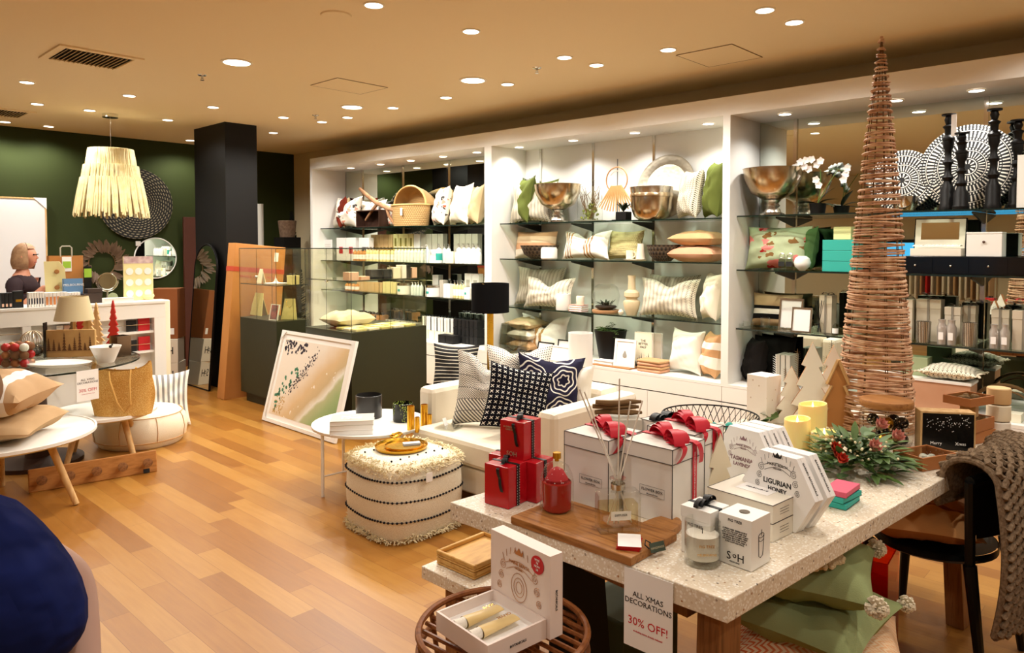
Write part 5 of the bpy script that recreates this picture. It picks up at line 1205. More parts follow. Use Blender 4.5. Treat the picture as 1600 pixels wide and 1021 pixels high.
# hexagonal boxes: standing on an edge, printed face towards -v
m_hexw = mat('pearl_white_card', '#F3F1EE', .5)
def crest(e, w_, m, z, y, title, sub, top='MAINE BEACH', xf=0, scale=1.0):
    def P(a, b_): return (xf - .0004, y - a * scale, z + b_ * scale)      # a to the right, b up
    b = MB(); t = .0006 * scale
    b.tube([P(-.045 + .09 * i / 20, .028 + .014 * math.sin(PI * i / 20)) for i in range(21)], t, 5); b.tube([P(-.04 + .08 * i / 20, .016 + .014 * math.sin(PI * i / 20)) for i in range(21)], t, 5)
    for s in (-1, 1):
        for k in range(3):
            cx, cz, rr = s * (.05 + .006 * k), .022 - .024 * k, .011 - .001 * k; b.tube([P(cx + rr * (1 - i / 26) * math.cos(s * (i * .55 + 1)), cz + rr * (1 - i / 26) * math.sin(i * .55 + 1)) for i in range(25)], t, 4)
        for k in range(9):
            a = R(35 + 13 * k) if s > 0 else R(145 - 13 * k); q = .058; 
            if k < 4: b.tube([P(q * math.cos(a), .0 + q * math.sin(a)), P((q + .012) * math.cos(a + s*.12), (q + .012) * math.sin(a + s*.12))], t, 4)
    b.build('scroll_ornament', m, e)
    c2 = MB(); zz = .056; c2.add([P(-.011, zz), P(.011, zz), P(.014, zz + .013), P(.007, zz + .006), P(.0, zz + .016), P(-.007, zz + .006), P(-.014, zz + .013)], [(0, 1, 2, 3, 4, 5, 6)]); c2.add([(p[0] - .0001, p[1], p[2]) for p in [P(-.011, zz), P(.011, zz), P(.014, zz + .013), P(.007, zz + .006), P(.0, zz + .016), P(-.007, zz + .006), P(-.014, zz + .013)]], [(6, 5, 4, 3, 2, 1, 0)])
    c2.build('crown_print', m, e, smooth=False)
    words(top, .0098 * scale, m, e, P(0, .036), rz=-PI/2); words('ORGANIC', .0058 * scale, m, e, P(0, .026), rz=-PI/2)
    if not title:
        for q_ in (.012, .02, .03): MB().tube([P(.8 * q_ * math.cos(2*PI*i/24), -.012 + q_ * math.sin(2*PI*i/24)) for i in range(24)], t, 5, closed=True).build('emblem', m, e)
        return
    words(title, .0195 * scale, m, e, P(0, -.012), rz=-PI/2, bold=.0005); words(sub, .017 * scale, m, e, P(0, -.032), rz=-PI/2, bold=.0005)
def hex_box(c, rz, S, D, lab, kind):
    h = S * math.sqrt(3); e = thing('hexagonal_box', lab, 'box', (c.x, c.y, TZ + .0015), rz)
    pts = [(-S/2, 0), (S/2, 0), (S, h/2), (S/2, h), (-S/2, h), (-S, h/2)]    # local y across, z up
    b = MB(); b.add([(0, -p[0], p[1]) for p in pts] + [(D, -p[0], p[1]) for p in pts], [(0, 1, 2, 3, 4, 5), (11, 10, 9, 8, 7, 6)] + [(i, i + 6, (i + 1) % 6 + 6, (i + 1) % 6) for i in range(6)])
    b.build('carton', m_hexw, e, smooth=False, bevel=.0008)
    b = MB(); b.add([(D * .42, -p[0] * 1.002, h/2 + (p[1] - h/2) * 1.002) for p in pts] + [(D * .44, -p[0] * 1.002, h/2 + (p[1] - h/2) * 1.002) for p in pts], [(i, i + 6, (i + 1) % 6 + 6, (i + 1) % 6) for i in range(6)]); b.build('lid_seam', c_['grey'], e, smooth=False)
    if kind == 'honey': crest(e, S, m_ink, h * .66, 0, 'LIGURIAN', 'HONEY', scale=1.12)
    if kind == 'lavender': crest(e, S, mat('mauve_print', '#8C6A72', .6), h * .55, 0, 'TASMANIAN', 'LAVENDER')
    # lettering on the upper right rim
    a = math.atan2(h/2, -S/2); t_ = words('GARDEN BOTANICALS', .0095, m_ink, e, (0, 0, 0), name='rim_lettering')
    mid = Vector((D / 2, -S * .75 - .0008 * 0, h * .75)); n_ = Vector((0, -math.sin(R(60)), .5)); xx = Vector((0, -.5, -math.sin(R(60)))); zz_ = xx.cross(n_) * 1
    M_ = Matrix((( -zz_.x, 0, 0, 0), (0, 1, 0, 0), (0, 0, 1, 0), (0, 0, 0, 1)))
    X_ = xx; Z_ = n_; Y_ = Z_.cross(X_)
    t_.matrix_local = Matrix(((X_.x, Y_.x, Z_.x, mid.x + n_.x * .001), (X_.y, Y_.y, Z_.y, mid.y + n_.y * .001), (X_.z, Y_.z, Z_.z, mid.z + n_.z * .001), (0, 0, 0, 1)))
    return e
rh = R(-12); S = .128; exh = Vector((math.cos(rh), math.sin(rh), 0)); eyh = Vector((-math.sin(rh), math.cos(rh), 0))
c0 = aZ(1256.6, 829, TZ); cc = c0 - exh * .045 + eyh * (S / 2)
ch_ = Vector((cc.x, cc.y, 0))
hex_box(ch_, rh, S, .042, 'white hexagonal honey box, printed face to the front', 'honey')
hex_box(ch_ + exh * .062, rh, S, .042, 'white hexagonal box directly behind the honey one', '')
cl = aZ(1170, 790, TZ) ; cl = ch_ + exh * .19 + eyh * .27
for i in range(3): hex_box(cl + exh * .052 * i, rh, S * .97, .042, ['white hexagonal lavender box with mauve lettering', 'middle hexagonal box of the lavender row', 'last hexagonal box of the lavender row, beside the candles'][i], 'lavender' if i == 0 else '')
# small gift box with black bow behind
cg = cl - exh * .04 + eyh * .12
e = gift_box(.12, .12, .2, m_fbox, rib=m_blackrib, rw=.03, trim=m_gtrim); e.location = (2.375, 1.45, TZ + .0015); e.rotation_euler = (0, 0, rh); e['label'] = 'white gift box with a wide black bow behind the flower boxes'
# ceramic/wood trees
def tree_outline(w_, h, tiers=3, notch=.45):
    L = [(-w_*.5, 0)] ; pts = []
    for t_ in range(tiers):
        z0_ = h * t_ / tiers * .95; z1_ = h * (t_ + 1) / tiers * .95; wb = w_/2 * (1 - t_ / tiers * .78); wt = w_/2 * (1 - (t_ + 1) / tiers * .78) * notch * 1.25
        pts.append((wb, z0_ + (.02 * h if t_ else 0))); pts.append((wt if t_ < tiers - 1 else 0.001, z1_ if t_ < tiers - 1 else h))
    return [(-x, z) for x, z in pts] + [(x, z) for x, z in reversed(pts)]
def flat_tree(px, pt, py, wpx, lab, mface, mside, tiers=3, th=.03, rz=-YAW - .38, Z=TZ):
    c = aZ(px, py, Z); h = (py - pt) * dep(c) / FPX; w_ = wpx * dep(c) / FPX
    e = thing('wooden_tree', lab, 'ornament', (c.x, c.y, Z + .0015), rz)
    pts = tree_outline(w_, h, tiers); b = MB(); b.prism(pts, -th/2, th/2); b.mi = [0, 1] + [1] * (len(b.mi) - 2); b.mi[1] = 0
    b.build('tree', [mface, mside], e, smooth=False); return e, w_, h
m_paint = mat('white_paint_wood', '#EBE6DA', .6); m_side = mat('raw_wood_edge', '#C08A58', .6)
flat_tree(1122, 676, 778, 60, 'thick pale tree ornament behind the flat gift boxes', mat('pale_resin', '#E9DCC0', .5), mat('pale_resin', '#E9DCC0', .5), 2, .035, -YAW + .1)
flat_tree(1236, 573, 663, 56, 'smallest white tree cut-out, beside the speckled box', m_paint, m_side, 4, .028)
flat_tree(1268, 535, 668, 76, 'large white tree cut-out behind the tall candle', m_paint, m_side, 4, .03)
c = aZ(1292, 650, TZ)
flat_tree(1301, 540, 652, 66, 'white tree cut-out standing behind the hollow brown one', m_paint, m_side, 4, .03)
# hollow tree frame: outline band round a darker recessed back
e, w_, h = flat_tree(1307, 562, 672, 70, 'tree shaped wooden dish, hollow with a brown recess', mat('brown_recess', '#B47B42', .55), m_side, 3, .008, -YAW - .1)
pts = tree_outline(w_, h, 3); MB().tube([(x, -.012, max(z, .008)) for x, z in pts], .008, 4, closed=True).build('rim', m_lightwood, e, smooth=False)
# LED candles
m_wax = Mat('ivory_wax', '#E8D58C', .45); m_wax.b.inputs['Subsurface Weight'].default_value = .15; m_wax = m_wax.m
m_flame = emit('candle_flame', '#FFE9A8', 6.0)
def led(px, pyb, pyt, wpx, lab):
    c = aZ(px, pyb, TZ); r = wpx * dep(c) / FPX / 2; c = c + Vector((_fw.x, _fw.y, 0)) * r; h = (pyb - pyt) * dep(c) / FPX * .97
    e = thing('pillar_candle', lab, 'candle', (c.x, c.y, TZ + .0015), rn(0, 3), 'lit pillar candles')
    b = MB(); n = 32; prof = [(r, 0, 0), (r, .96, 0), (r * .97, 1, 1), (r * .88, .985, 1), (r * .8, .86, 0), (.001, .84, 0)]
    b.grid(lambda u, v: (lambda P_: (P_[0] * math.cos(2*PI*u), P_[0] * math.sin(2*PI*u), h * P_[1] - (.012 * (.5 + .5 * math.cos(2*PI*u)) if P_[1] > .9 else 0)))(prof[min(5, int(round(v * 5)))]), n, 5, True)
    b.add([(r * math.cos(2*PI*i/n), r * math.sin(2*PI*i/n), 0) for i in range(n)], [tuple(range(n - 1, -1, -1))]); b.build('wax', m_wax, e)
    MB().lathe([(.001, h*.84), (.0035, h*.84+.004), (.0045, h*.84+.01), (.0028, h*.84+.018), (.0005, h*.84+.028)], 12).build('flame', m_flame, e)
    l_ = bpy.data.lights.new('candle_glow', 'POINT'); l_.energy = .05; l_.color = (1, .75, .35); l_.shadow_soft_size = .01; q = bpy.data.objects.new('candle_glow', l_); COL.objects.link(q); q.parent = e; q.location = (0, 0, h*.84 + .03)
led(1278, 694, 633, 43, 'tallest of the three lit ivory pillar candles'); led(1253, 714, 656, 40, 'middle-height lit ivory candle behind the hexagonal boxes'); led(1296, 722, 678, 41, 'lowest of the three lit ivory candles, beside the red flowers')
# speckled box
c = aZ(1190, 658, TZ); d = dep(c); e = thing('speckled_box', 'tall white box with pale gold speckles in front of the black cushions', 'box', (c.x, c.y - .01, TZ + .0015), R(-12)); s = 36 * d / FPX; h = 73 * d / FPX
M = Mat('speckled_card', '#F0EAE2', .6); vv = M.vor(24); M.base(M.mix(vv.lt(.12), '#EFE9E1', '#C9B6A2')); MB().box(-s/2, s/2, -s/2, s/2, 0, h).build('carton', M.m, e, smooth=False, bevel=.001)
# woven tray under the speckled box (cane disc) and wire bowl
c = aZ(1150, 668, TZ); o = MB().lathe([(.001, 0), (.13, 0), (.14, .012), (.14, .028), (.001, .03)], 36).build('cane_disc', mat('cane', '#D6A970', .7, vary=(60, '#A9773F')), loc=(3.36, 1.68, TZ + .0015)) if False else None
c = aZ(1088, 668, TZ); e = thing('wire_bowl', 'wide shallow black wire mesh bowl behind the flower boxes', 'bowl', (2.68, 1.42, TZ + .0015)); Rb, hb_ = .19, .165
def bw_(a, q): return (Rb * (.35 + .65 * q) * math.cos(a), Rb * (.35 + .65 * q) * math.sin(a), .004 + hb_ * q ** 1.4)
b = MB(); n = 40
for i in range(n):
    for s in (-1, 1): b.tube([bw_(2*PI*i/n + s * .55 * k / 5, k / 5) for k in range(6)], .0016, 4)
b.build('mesh', m_blackmetal, e); b = MB(); [b.tube([bw_(2*PI*i/48, q) for i in range(48)], .0032, 6, closed=True) for q in (0, 1)]; b.build('rims', m_blackmetal, e)
# things in the bowl
c = aZ(1042, 663, TZ + .05); b = MB()
o = MB().lathe([(.001, 0), (.07, 0), (.075, .02), (.07, .035), (.001, .04)], 28, sy=.7).build('wooden_dish', m_lightwood, loc=(c.x + .05, c.y, TZ + .205), rz=.4); o.location.z = TZ + .238; tag(o, 'pale wooden star dish lying on the far flower box', 'dish'); o.location = (fb1 + exf * .20 + eyf * .045).to_tuple(); o.location.z = TZ + .30
bpy.data.objects.remove(o)
e = thing('wooden_dish', 'pale carved wooden dish with a star pattern in the wire bowl', 'dish', (2.635, 1.475, TZ + .075))
MB().lathe([(.001, 0), (.06, 0), (.085, .055), (.08, .07), (.001, .062)], 28).build('dish', m_lightwood, e)
b = MB(); [b.tube([(0, 0, .066), (.07 * math.cos(k * PI * .4), .07 * math.sin(k * PI * .4), .071)], .003, 5) for k in range(5)]; b.build('star_inlay', m_board, e)
for k in range(4):
    c = aZ(1076 + 9 * k, 660, TZ + .05); o = MB().ball((0, 0, .018), .018, 14).build('bauble', c_['teal'] if k % 2 == 0 else m_whitel, loc=(2.71 + .022 * k, 1.42 - .024 * k, TZ + .10)); tag(o, ['teal bauble beside the wooden star dish', 'white bauble between two teal ones in the wire bowl', 'teal bauble in the middle of the wire bowl', 'white bauble at the right of the wire bowl baubles'][k], 'bauble')
# bark pieces left of the bowl
b = MB(); rs = random.Random(4)
c = aZ(990, 650, TZ)
e = product_box(.16, .12, .2, c_['grey']); e.location = (2.30, 1.60, TZ + .0015); e.rotation_euler = (0, 0, -YAW); e['label'] = 'grey box holding up the dark bark sticks behind the flower boxes'
for k in range(3):
    o = MB().tube([(-.09 + .045 * i, .01 * math.sin(i * 2 + k), .011 + .003 * math.sin(i + k)) for i in range(5)], [.009, .011, .01, .011, .006], 7).build('bark_stick', m_twig, loc=(2.30, 1.60 + .012 * (k % 2), TZ + .205 + k * .02), rz=-YAW + .1 * k); tag(o, ['dark bark stick at the bottom of the small pile by the wire bowl', 'dark bark stick in the middle of the small pile by the wire bowl', 'dark bark stick on top of the small pile by the wire bowl'][k], 'stick')

# rattan cone tree
c = aZ(1370, 650, TZ); TP = Vector((3.635, 1.082, 0)); Ht = 1.81
e = thing('rattan_cone_tree', 'tall cone tree of wound rattan standing on the terrazzo table', 'ornament tree', (TP.x, TP.y, TZ + .0015))
M = Mat('rattan_cane', '#BE8D68', .65); n_ = M.noise(22, 4); M.base(M.ramp(n_, [(.3, '#A2714F'), (.5, '#C99C77'), (.7, '#E0BF9C')])); m_rat = M.m
b = MB(); z = .01; rs = random.Random(1); R0 = .171; turns = 0; pts = []
def rad(z): return max(.008, R0 * (1 - (z / Ht)) ** .78)
a = 0; segs = []
nring = 56
for k in range(nring):
    z = .012 + (Ht - .03) * (k / (nring - 1)) ** 1.0
    n = 3 if z < .9 else 2
    for j in range(n):
        rr = rad(z) + rs.uniform(-.002, .004); ph = rs.uniform(0, 6.28); tl = rs.uniform(.004, .012) * (rr / R0 + .3); zo = (j - (n - 1) / 2) * .0078 + rs.uniform(-.002, .002)
        m = 22 if rr > .05 else 14
        b.tube([((rr + .002 * math.sin(5 * t_ + ph)) * math.cos(t_), (rr + .002 * math.sin(5 * t_ + ph)) * math.sin(t_), max(.006, z + zo + tl * math.sin(t_ + ph))) for t_ in [2 * PI * i / m for i in range(m)]], rs.uniform(.0038, .0052), 6, closed=True)
b.build('wound_cane', m_rat, e)
b = MB()
for i in range(10): a = 2*PI*i/10; b.tube([((rad(q * Ht) - .006) * math.cos(a), (rad(q * Ht) - .006) * math.sin(a), q * Ht + .002) for q in (0, .25, .5, .75, .99)], .0022, 5)
b.build('inner_wires', m_twig, e)
b = MB(); b.tube([(-.0, 0, Ht - .02), (0, 0, Ht + .005)], .007, 8); b.build('tip', m_rat, e)

# flower wreath
WP = aZ(1352, 720, TZ); WP = Vector((2.93, .93, 0))
e = thing('flower_arrangement', 'leafy arrangement with pink proteas, red flowers and cream berries', 'flowers', (WP.x, WP.y, TZ + .0015))
lv = {0: MB(), 1: MB(), 2: MB()}; rs = random.Random(21)
for i in range(330):
    a = rs.uniform(0, 6.28); q = rs.uniform(.02, .17) * (1.0); z = rs.uniform(.01, .12 * (1 - q / .26) + .02)
    p = (q * math.cos(a) * 1.05, q * math.sin(a) * .85, z); d = (math.cos(a) + rs.uniform(-.6, .6), math.sin(a) + rs.uniform(-.6, .6), rs.uniform(-.1, .9))
    k = rs.choice((0, 0, 1, 2)); L, w_ = {0: (.085, .014), 1: (.055, .020), 2: (.07, .004)}[k]; L *= rs.uniform(.7, 1.3)
    if z < .05: d = (d[0], d[1], abs(d[2]) * .5 + .05)
    leaf_mb(lv[k], p, d, L, w_, curl=.15)
lv[0].build('long_leaves', m_leaf, e); lv[1].build('round_leaves', mat('eucalyptus_leaf', '#5B7548', .5), e); lv[2].build('needles', mat('pine_needle', '#2F4A22', .6), e)
b = MB()
for i in range(46):
    a = rs.uniform(1.6, 4.6); q = rs.uniform(.06, .18); MB().ball((q * math.cos(a), q * math.sin(a), rs.uniform(.07, .14)), .005, 6).build('berry', mat('cream_berry', '#EADDB4', .4), e)
def protea(px, py, zz, m, r, up=(0, 0, 1)):
    p = aZ(px, py, TZ + zz); l_ = p - Vector((WP.x, WP.y, TZ)); b = MB(); d0 = Vector(up).normalized()
    for ring, (n, sp, L) in enumerate([(10, .8, r), (9, .45, r * 1.05), (6, .15, r)]):
        for k in range(n):
            a = 2*PI*k/n + ring; s1 = d0.orthogonal().normalized(); s2 = d0.cross(s1); leaf_mb(b, l_, d0 + (s1 * math.cos(a) + s2 * math.sin(a)) * sp, L, r * .18, up=d0, curl=-.2)
    return b
pr = -_fw.x, -_fw.y, 1.0
m_prot = mat('pink_protea', '#E8B2A4', .6, vary=(20, '#D88F80')); m_redf = mat('coral_flower', '#D2472F', .5, vary=(20, '#B83222'))
for px, py, zz in [(1372, 672, .12), (1397, 690, .10), (1362, 706, .09)]: protea(px, py, zz, m_prot, .055, pr).build('protea_flower', m_prot, e)
for px, py, zz in [(1302, 706, .08), (1312, 724, .07), (1306, 716, .06)]: protea(px, py, zz, m_redf, .045, pr).build('red_flower', m_redf, e)
# second sprig by the candles
p = aZ(1200, 662, TZ); e = thing('eucalyptus_sprig', 'short sprig with round green leaves between lavender boxes and white trees', 'sprig', (p.x - .02, p.y - .02, TZ + .0015))
b = MB()
for i in range(12): a = rs.uniform(0, 6.28); leaf_mb(b, (.02 * i - .1, rs.uniform(-.02, .02), .02 + .002 * i), (math.cos(a), math.sin(a), .9), .045, .02)
b.build('leaves', m_leaf, e); MB().tube([(-.12, 0, .01), (0, .01, .02), (.12, 0, .012)], .003, 6).build('stem', m_twig, e)
# books: teal and pink boxes
c = near_box(1318, 806, TZ, .09, .12, R(-20)); c = aZ(1318, 790, TZ)
for i, (mm, lab) in enumerate([(c_['teal'], 'teal soap box at the bottom of the small stack beside the hexagonal boxes'), (c_['teal'], 'teal soap box in the middle of the small stack'), (mat('raspberry_card', '#CF5470', .5), 'raspberry pink soap box on top of the small stack')]):
    e = product_box(.13, .075, .018, mm, (-.5, .5, .1, .16), m_black); e.location = (c.x + .015, c.y + .012, TZ + .0015 + i * .0195); e.rotation_euler = (0, 0, TR + R(6) - .12 * (i == 1)); e['label'] = lab
# jar with wooden lid and ornaments
JP = Vector((3.34, .93, 0)); JP = Vector((3.30, .905, 0)); e = thing('lidded_jar', 'wide glass jar with a wooden lid full of shiny ornaments', 'jar', (JP.x + .06, JP.y + .05, TZ + .0015)); jr = .105
MB().lathe([(.001, .003), (jr*.9, .003), (jr, .03), (jr, .13), (jr*.9, .165)], 36, closed=True).build('glass', m_glass, e); MB().lathe([(.001, .166), (jr*.98, .166), (jr, .17), (jr, .19), (jr*.97, .195), (.001, .195)], 36).build('lid', m_board, e)
m_orn = Mat('silver_ornament', '#BDB6AC', .2, .9); oo = m_orn.xyz('Object'); m_orn.base(m_orn.mix(m_orn.vor(90).lt(.3), '#2A2320', '#D8D0C4')); m_orn = m_orn.m
rs = random.Random(17)
for k in range(14):
    a = k * 2.4; q = .062 if k % 3 else .02; zc_ = TZ + .034 + .032 * (k // 5)
    o = MB().ball((0, 0, 0), .026, 14).build('ornament_ball', m_orn if k % 4 else m_gold, loc=(JP.x + .06 + q * math.cos(a), JP.y + .05 + q * math.sin(a), zc_), rz=a); tag(o, 'gold ornament ball inside the wooden-lidded jar' if k % 4 == 0 else 'patterned silver ornament ball inside the wooden-lidded jar', 'ornament', 'balls in the lidded jar')
# dark photo box
c = aZ(1440, 716, TZ); rz = R(-25); e = thing('light_box', 'black glazed wooden box with white lights and lettering, beside the jar', 'box', (3.42, .735, TZ + .0015), R(-58)); w_, h, d_ = .21, .165, .07
MB().box(-w_/2, w_/2, 0, d_, 0, h).build('case', m_lightwood, e, smooth=False, bevel=.002); MB().box(-w_/2 + .008, w_/2 - .008, -.002, -.0005, .006, h - .008).build('glass_front', mat('gloss_black', '#0A0A0A', .15), e, smooth=False)
b = MB()
for i in range(70): b.ball((rs.uniform(-.085, .085), -.003, h * .72 + rs.gauss(0, .014)), .0016, 5)
b.build('light_dots', m_paper, e); words('Merry          Xmas', .018, m_paper, e, (0, -.003, h * .2))
# wooden trays of ornaments
def tray_box(c, rz, w_, d_, h, lab, fill=None):
    e = thing('wooden_tray_box', lab, 'box', c, rz); b = MB(); t = .006
    b.box(-w_/2, w_/2, -d_/2, d_/2, 0, t).box(-w_/2, w_/2, -d_/2, -d_/2 + t, t, h).box(-w_/2, w_/2, d_/2 - t, d_/2, t, h).box(-w_/2, -w_/2 + t, -d_/2 + t, d_/2 - t, t, h).box(w_/2 - t, w_/2, -d_/2 + t, d_/2 - t, t, h)
    b.build('tray', mat('orange_brown_wood', '#A96A38', .55), e, smooth=False); MB().box(-w_/2 + t, w_/2 - t, -d_/2 + t, d_/2 - t, h - .004, h - .002).build('clear_cover', m_glass, e, smooth=False)
    if fill:
        b = MB()
        for i in range(fill[1]): b.ball((rs.uniform(-w_/2 + .03, w_/2 - .03), rs.uniform(-d_/2 + .03, d_/2 - .03), .022), fill[2], 10)
        b.build('ornaments', fill[0], e)
        e.children[-1]['kind'] = 'stuff'
    return e
tc_ = aZ(1448, 730, TZ)
tray_box((tc_.x + .03, tc_.y + .015, TZ + .0015), R(-24), .19, .13, .05, 'open wooden tray box with white balls, nearest the knitted blanket', (m_whitel, 5, .016))
q = Vector((3.62, .73, 0)); stz = TZ + .0015
c3 = aZ(1522, 640, TZ + .10); q = Vector((3.70, .715, 0))
tray_box((q.x, q.y, stz), R(-20), .17, .13, .05, 'wooden tray box at the bottom of the stack behind the light box', (m_gold, 5, .016))
tray_box((q.x + .0, q.y, stz + .052), R(-14), .17, .13, .05, 'wooden tray box in the middle of the stack behind the light box', (m_orn, 5, .016))
o = MB().box(-.03, .03, -.03, .03, 0, .06).build('display_block', m_lightwood, loc=(q.x, q.y, stz + .103)); tag(o, 'small wooden block holding up the topmost tray box', 'block')
tray_box((q.x - .02, q.y, stz + .164), R(-20), .17, .12, .035, 'topmost wooden tray box, filled with brown cones', (m_twig, 6, .016))
MB()
for k, (z_, m) in enumerate([(0, m_whitel), (.075, c_['cream']), (.15, c_['tan'])]):
    o = MB().lathe([(.001, 0), (.045, 0), (.047, .006), (.047, .066), (.044, .07), (.001, .07)], 28).build('canister', m, loc=(3.845, .63, stz + z_)); tag(o, ['white round canister at the bottom of the stack at the right edge', 'cream round canister in the middle of the stack at the right edge', 'tan round canister on top of the stack at the right edge'][k], 'canister')
# ================================================================== UNDER AND IN FRONT OF THE TABLE
# round rattan side table with the opened gift set
BC = aZ(786, 975, .62); e = thing('rattan_side_table', 'round rattan stool basket with curved ribs under the gift set', 'side table', (BC.x, BC.y, 0)); Rr = .222; zt = .62
m_cane = wood('dark_cane', '#8A542C', '#6B3A1C', (6, 6, 6), 6, .4)
b = MB()
for z_, rr in ((zt - .012, Rr), (zt - .06, Rr * .995)): b.tube([(rr*math.cos(2*PI*i/56), rr*math.sin(2*PI*i/56), z_) for i in range(56)], .009, 8, closed=True)
b.build('rim', m_cane, e)
for sgn in range(13):
    x = -Rr * .9 + Rr * 1.8 * sgn / 12; L = math.sqrt(max(0, Rr**2 - x*x)) * .98
    MB().tube([(x + .02*math.cos(PI*(k/8-.5)), -L + 2*L*k/8, zt - .03 - .012*math.sin(PI*k/8)) for k in range(9)], .006, 6).build('rib', m_cane, e)
for k in range(8):
    a = 2*PI*k/8 + .3; MB().tube([(Rr*math.cos(a), Rr*math.sin(a), zt - .02), (Rr*.78*math.cos(a), Rr*.78*math.sin(a), .3), (Rr*.95*math.cos(a), Rr*.95*math.sin(a), .008)], .007, 6).build('leg', m_cane, e)
b = MB(); b.tube([(Rr*.8*math.cos(2*PI*i/40), Rr*.8*math.sin(2*PI*i/40), .3) for i in range(40)], .006, 6, closed=True).tube([(Rr*.95*math.cos(2*PI*i/40), Rr*.95*math.sin(2*PI*i/40), .008) for i in range(40)], .008, 6, closed=True); b.build('hoops', m_cane, e)
# gift set
GZ = zt - .003; pN = aZ(762, 1010, GZ + .05); pR = aZ(854, 968, GZ + .05); pL = aZ(668, 962, GZ + .05)
ax_ = math.atan2(pR.y - pN.y, pR.x - pN.x)
gw = (pR - pN).length; gd = (pL - pN).length
e = thing('gift_set_box', 'open pale pink gift set box with two gold tubes, on the rattan stool', 'gift set', ((pN.x + pR.x) / 2, (pN.y + pR.y) / 2, GZ), ax_)
m_pk = mat('pale_pink_card', '#EBDBD2', .55); t = .006; h = .05
# local x along near edge, y away; the lid hinges on the far (+x) side
b = MB(); W2 = gw; D2 = gd
b.box(-W2/2, W2/2, 0, D2, 0, t).box(-W2/2, W2/2, 0, t, t, h).box(-W2/2, W2/2, D2 - t, D2, t, h).box(-W2/2, -W2/2 + t, t, D2 - t, t, h).box(W2/2 - t, W2/2, t, D2 - t, t, h); b.build('box_body', m_pk, e, smooth=False)
MB().box(-W2/2 + t, W2/2 - t, t, D2 - t, t + .012, .022).build('insert', m_paper, e, smooth=False)
m_tube = mat('gold_cream_tube', '#E3C88C', .35)
for k in range(2):
    tu = MB(); yc = D2 * (.36 + .3 * k); 
    tu.grid(lambda u, v: ((v - .5) * W2 * .62, yc + (.019 * (1 - .1*v)) * math.cos(2*PI*u), .038 + .014 * (1 - .75 * v) * math.sin(2*PI*u)), 18, 6, True); tb_ = tu.build('cream_tube', m_tube, e)
    MB().lathe([(.001, 0), (.014, 0), (.014, .03), (.001, .03)], 16).build('tube_cap', m_whitel, tb_, mx=T(-W2*.31, yc, .038) @ rot('Y', -PI/2))
    words('ROSE' if k else 'HAND', .015, m_gold, tb_, (0.02, yc, .054), rx=R(0), rz=0)
lid = MB().box(W2/2 + .001, W2/2 + .045, -.012, D2 + .012, 0, W2 * 1.12).build('lid', m_pk, e, smooth=False)
m_cop = mat('copper_foil', '#C58C5C', .35, .5)
crest(lid, .1, m_cop, W2 * .56, D2 / 2, '', '', 'MAINE BEACH', xf=W2/2, scale=min(D2, W2) * .5 / .075)
MB().lathe([(.001, 0), (.024, 0), (.024, .001), (.001, .001)], 28).build('price_sticker', m_red, lid, mx=T(W2/2 - .0002, D2 * .16, W2 * .93) @ rot('Y', -PI/2))
words('WAS\n78\nNOW\n58', .0085, m_paper, lid, (W2/2 - .002, D2 * .16, W2 * .93), rz=-PI/2, name='sticker_lettering'); words('BOTANICALS', .009, m_ink, lid, (W2/2 + .023, -.013, W2*.5), ry=PI/2, name='side_lettering'); words('BOTANICALS', .009, m_ink, e, (0.0, -.001, .022), name='side_lettering')
e = product_box(.16, .11, .014, c_['cream']); c = BC + Vector((.05, -.12, 0)); bpy.data.objects.remove([k for k in e.children][0]); bpy.data.objects.remove(e)
# dark board and low stack under the table
e = thing('slanted_board', 'dark slanted board leaning under the left end of the terrazzo table', 'board', (1.75, 1.36, 0), -YAW)
MB().prism([(-.10, 0), (.12, 0), (.07, .698), (-.085, .698)], -.012, .012).build('panel', m_black, e, smooth=False)
g0 = TT(.50, .30, 0)
o = MB().box(-.15, .15, -.12, .12, 0, .40).build('storage_box', mat('dark_green_box', '#3B4326', .7), loc=(2.08, 1.42, 0), rz=TR, bevel=.01); tag(o, 'dark green fabric box standing under the middle of the table', 'box')
# cushions under the table
m_chev = Mat('orange_chevron', '#E3A87C', .85); u, v, _ = m_chev.xyz('UV'); zz = ((v * 26 + ((u * 20).fr() - .5).ab() * 2).fr()).lt(.45); m_chev.base(m_chev.mix(zz, '#E8C9A4', m_chev.ramp(v, [(.2, '#D2612E'), (.6, '#E3AE80')]))); m_chev = m_chev.m
cA = Vector((2.37, .90, 0))
cushion('orange and cream zigzag cushion at the bottom of the pile under the table', m_chev, .56, .56, .2, (cA.x + .05, cA.y, .30), TR + .5, flat=True, p=.07)
o = MB().box(-.24, .24, -.16, .16, 0, .19).build('low_crate', m_board, loc=(cA.x + .05, cA.y + .02, 0), rz=TR + .5, bevel=.004); tag(o, 'low wooden crate under the pile of cushions', 'crate')
m_sage = fabric('sage_linen', '#97A071', '#848E5E')
c1 = cushion('lower sage green cushion with woolly tassels under the table', m_sage, .48, .46, .13, (cA.x + .0, cA.y + .0, .435), TR + .1, flat=True, p=.08, tassels=(m_cream, .03))
c2 = cushion('upper sage green cushion with a woolly embroidered loop under the table', m_sage, .46, .42, .15, (cA.x + .03, cA.y + .02, .565), TR + .4, flat=True, p=.08, tassels=(m_cream, .035))
b = MB(); rs = random.Random(3)
for i in range(420):
    t_ = i / 420; x = -.2 + .4 * t_; z = .21 + .1 * math.sin(t_ * 7.5); uu, vv = x / .23, (z - .21) / .21; k = max(0, (1 - uu**4) * (1 - vv**4)) ** .55; y0_ = .075 * k
    b.ball((x + rs.uniform(-.016, .016), y0_ + .006, z + rs.uniform(-.016, .016)), .008, 5)
b.build('woolly_trim', mat('wool_cream', '#D9C29A', .95), c2)
